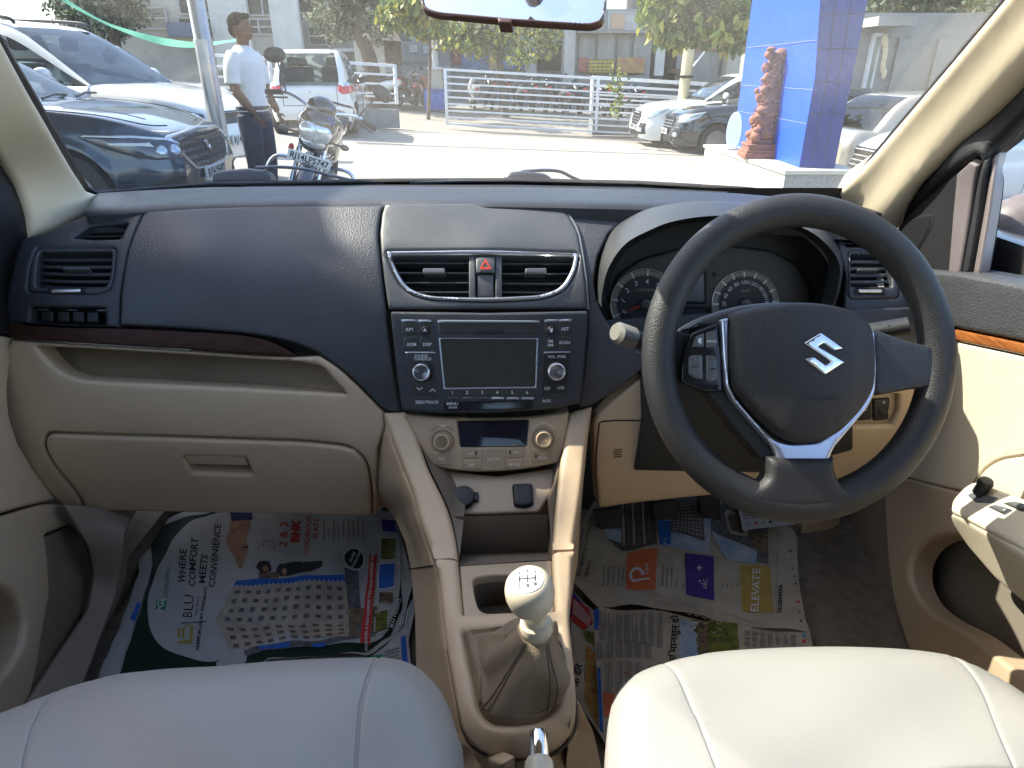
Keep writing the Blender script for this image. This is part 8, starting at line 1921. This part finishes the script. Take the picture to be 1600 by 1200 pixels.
def leaves(m, clumps, n, size, mats, droop=.3):
    r = np.random.default_rng(int(abs(clumps[0][0][0]) * 100) + n)
    for mi, mt in enumerate(mats):
        V = []; F = []
        for (c, rd) in clumps:
            k = int(n / len(mats))
            D = r.normal(size=(k, 3)); D /= np.linalg.norm(D, axis=1)[:, None]; P = np.array(c) + D * (r.random(k) ** .45)[:, None] * np.array(rd)
            for p in P:
                a = r.normal(size=3); a[2] -= droop * 2; a /= np.linalg.norm(a); b = np.cross(a, r.normal(size=3)); b /= np.linalg.norm(b) + 1e-9; s_ = size * r.uniform(.6, 1.3); nn = np.cross(a, b) * s_ * .12
                i = len(V); V += [p, p + a * s_ * .35 + b * s_ * .30 + nn, p + a * s_ * .7 + b * s_ * .22 + nn, p + a * s_, p + a * s_ * .7 - b * s_ * .22 + nn, p + a * s_ * .35 - b * s_ * .30 + nn]
                F.append((i, i + 1, i + 2, i + 3)); F.append((i, i + 3, i + 4, i + 5))
        m.add(V, F, mt, False)
def tree(label, trunk, tr, clumps, n, size, mats, Y, name='tree', droop=.3, group='trees beyond the car park'):
    P = [at(x, y, Y=Y + dy) for x, y, dy in trunk]; P[0] = np.array([P[0][0], P[0][1], zg(P[0][0]) - .1]); t = thing(name, tuple(P[0]), label, 'tree', group)
    m = MB(); k = len(sp(trunk, 5)); m.tube([tuple(q) for q in sp(P, 5)], np.linspace(tr, tr * .45, k), BARK, n=10); top = P[-1]
    C = [(at(x, y, Y=Y + dy), rd) for x, y, dy, rd in clumps]
    for c, rd in C:
        j = P[-1] if len(P) < 3 else P[-2] * .4 + P[-1] * .6; mid = (j + c) / 2 + np.array([0, 0, .15]); m.tube([tuple(j), tuple(mid), tuple(c)], [tr * .35, tr * .2, tr * .06], BARK, n=6)
    m.build('trunk', t); m = MB(); leaves(m, C, n, size, mats, droop); m.build('crown', t); return t
def cl(x0, x1, y0, y1, n, r_, seed, dy=1.5):
    q = random.Random(seed); return [(q.uniform(x0, x1), q.uniform(y0, y1), q.uniform(-dy, dy), (r_ * q.uniform(.7, 1.3), r_ * q.uniform(.7, 1.2), r_ * q.uniform(.5, .9))) for _ in range(n)]
tree('dusty green tree above the roof rails of the people carrier', [(185, 150, 0), (180, 60, 0), (175, 0, 0)], .25, cl(110, 205, -60, 42, 16, 1.0, 1), 420, .20, LGREY, 27)
tree('curved brown trunk tree rising behind the kiosk', [(585, 170, 0), (583, 120, 0), (574, 80, 0), (562, 55, 0), (565, 20, 0), (560, -40, 0)], .30, cl(470, 600, -70, 38, 14, .9, 2), 200, .20, LGREY, 25)
tree('yellow green tree left of the mirror behind the lamp post', [(668, 168, 0), (672, 80, 0), (668, -20, 0)], .06, cl(612, 690, -30, 32, 10, .55, 3, .8) + cl(640, 680, 20, 45, 3, .4, 33, .8), 170, .24, LY, 21, droop=.6)
tree('loose light green tree below the rear view mirror', [(790, 160, 0), (780, 90, 0), (770, 30, 0)], .14, cl(690, 860, 20, 78, 15, .75, 4, 1.2), 130, .22, LY + [LGREY[0]], 24, droop=.5)
tree('broad leaved tree with bright leaves hanging left of the blue pillar', [(1190, 220, 0), (1192, 60, 0), (1150, -60, 0)], .10, cl(1035, 1165, -60, 48, 15, .50, 5, .6) + cl(1050, 1070, 20, 50, 2, .25, 55, .3), 150, .19, LY[1:] + LG[1:2] + LY[:1], 13, droop=.9)
tree('dark tree over the showroom roof on the right', [(1480, 150, 0), (1470, 60, 0), (1460, -20, 0)], .3, cl(1360, 1560, -90, 42, 20, .95, 6), 380, .20, LG[1:] + [LGREY[0]], 18)
t = thing('climbing_plant', tuple(gp(966, 205)), 'slim yellow green plant growing up the gate post', 'plant'); m = MB(); C = [(at(964 + 6 * math.sin(k * 1.7), 112 + k * 9, Y=15.6), (.16, .12, .12)) for k in range(8)]; leaves(m, C, 16, .10, LY, .2); m.build('foliage', t); m = MB(); m.tube([C[0][0], C[4][0], tuple(gp(966, 206))], .012, BARK, n=5); m.build('stem', t)
# ---- parts of the shell outside the frame: pillars up to the roof, door linings running back
m = MB(); m.tube([at(1690, -50, X=.625), (.60, .64, 1.40), (.57, .50, 1.42)], [.045, .045, .04], PILL, n=12); m.build('pillar_top', body)
m = MB(); m.tube([at(-140, -100, X=-.70), (-.64, .64, 1.40), (-.61, .50, 1.42)], [.045, .045, .04], PILL, n=12); m.build('pillar_top', body)
for o_, x in ((dd, .705), (pdr, -.775)):
    m = MB(); m.box((x, -.02, .64), (.06, .96, .56), CRM, bev=.02); m.box((x, -.02, .925), (.075, .96, .07), UP, bev=.02); m.build('rear_lining', o_)
for n_, mt in _mc.items():
    if n_.startswith(('ink_', 'newsprint', 'dirt_')): mt.node_tree.nodes["Principled BSDF"].inputs['Specular IOR Level'].default_value = .08
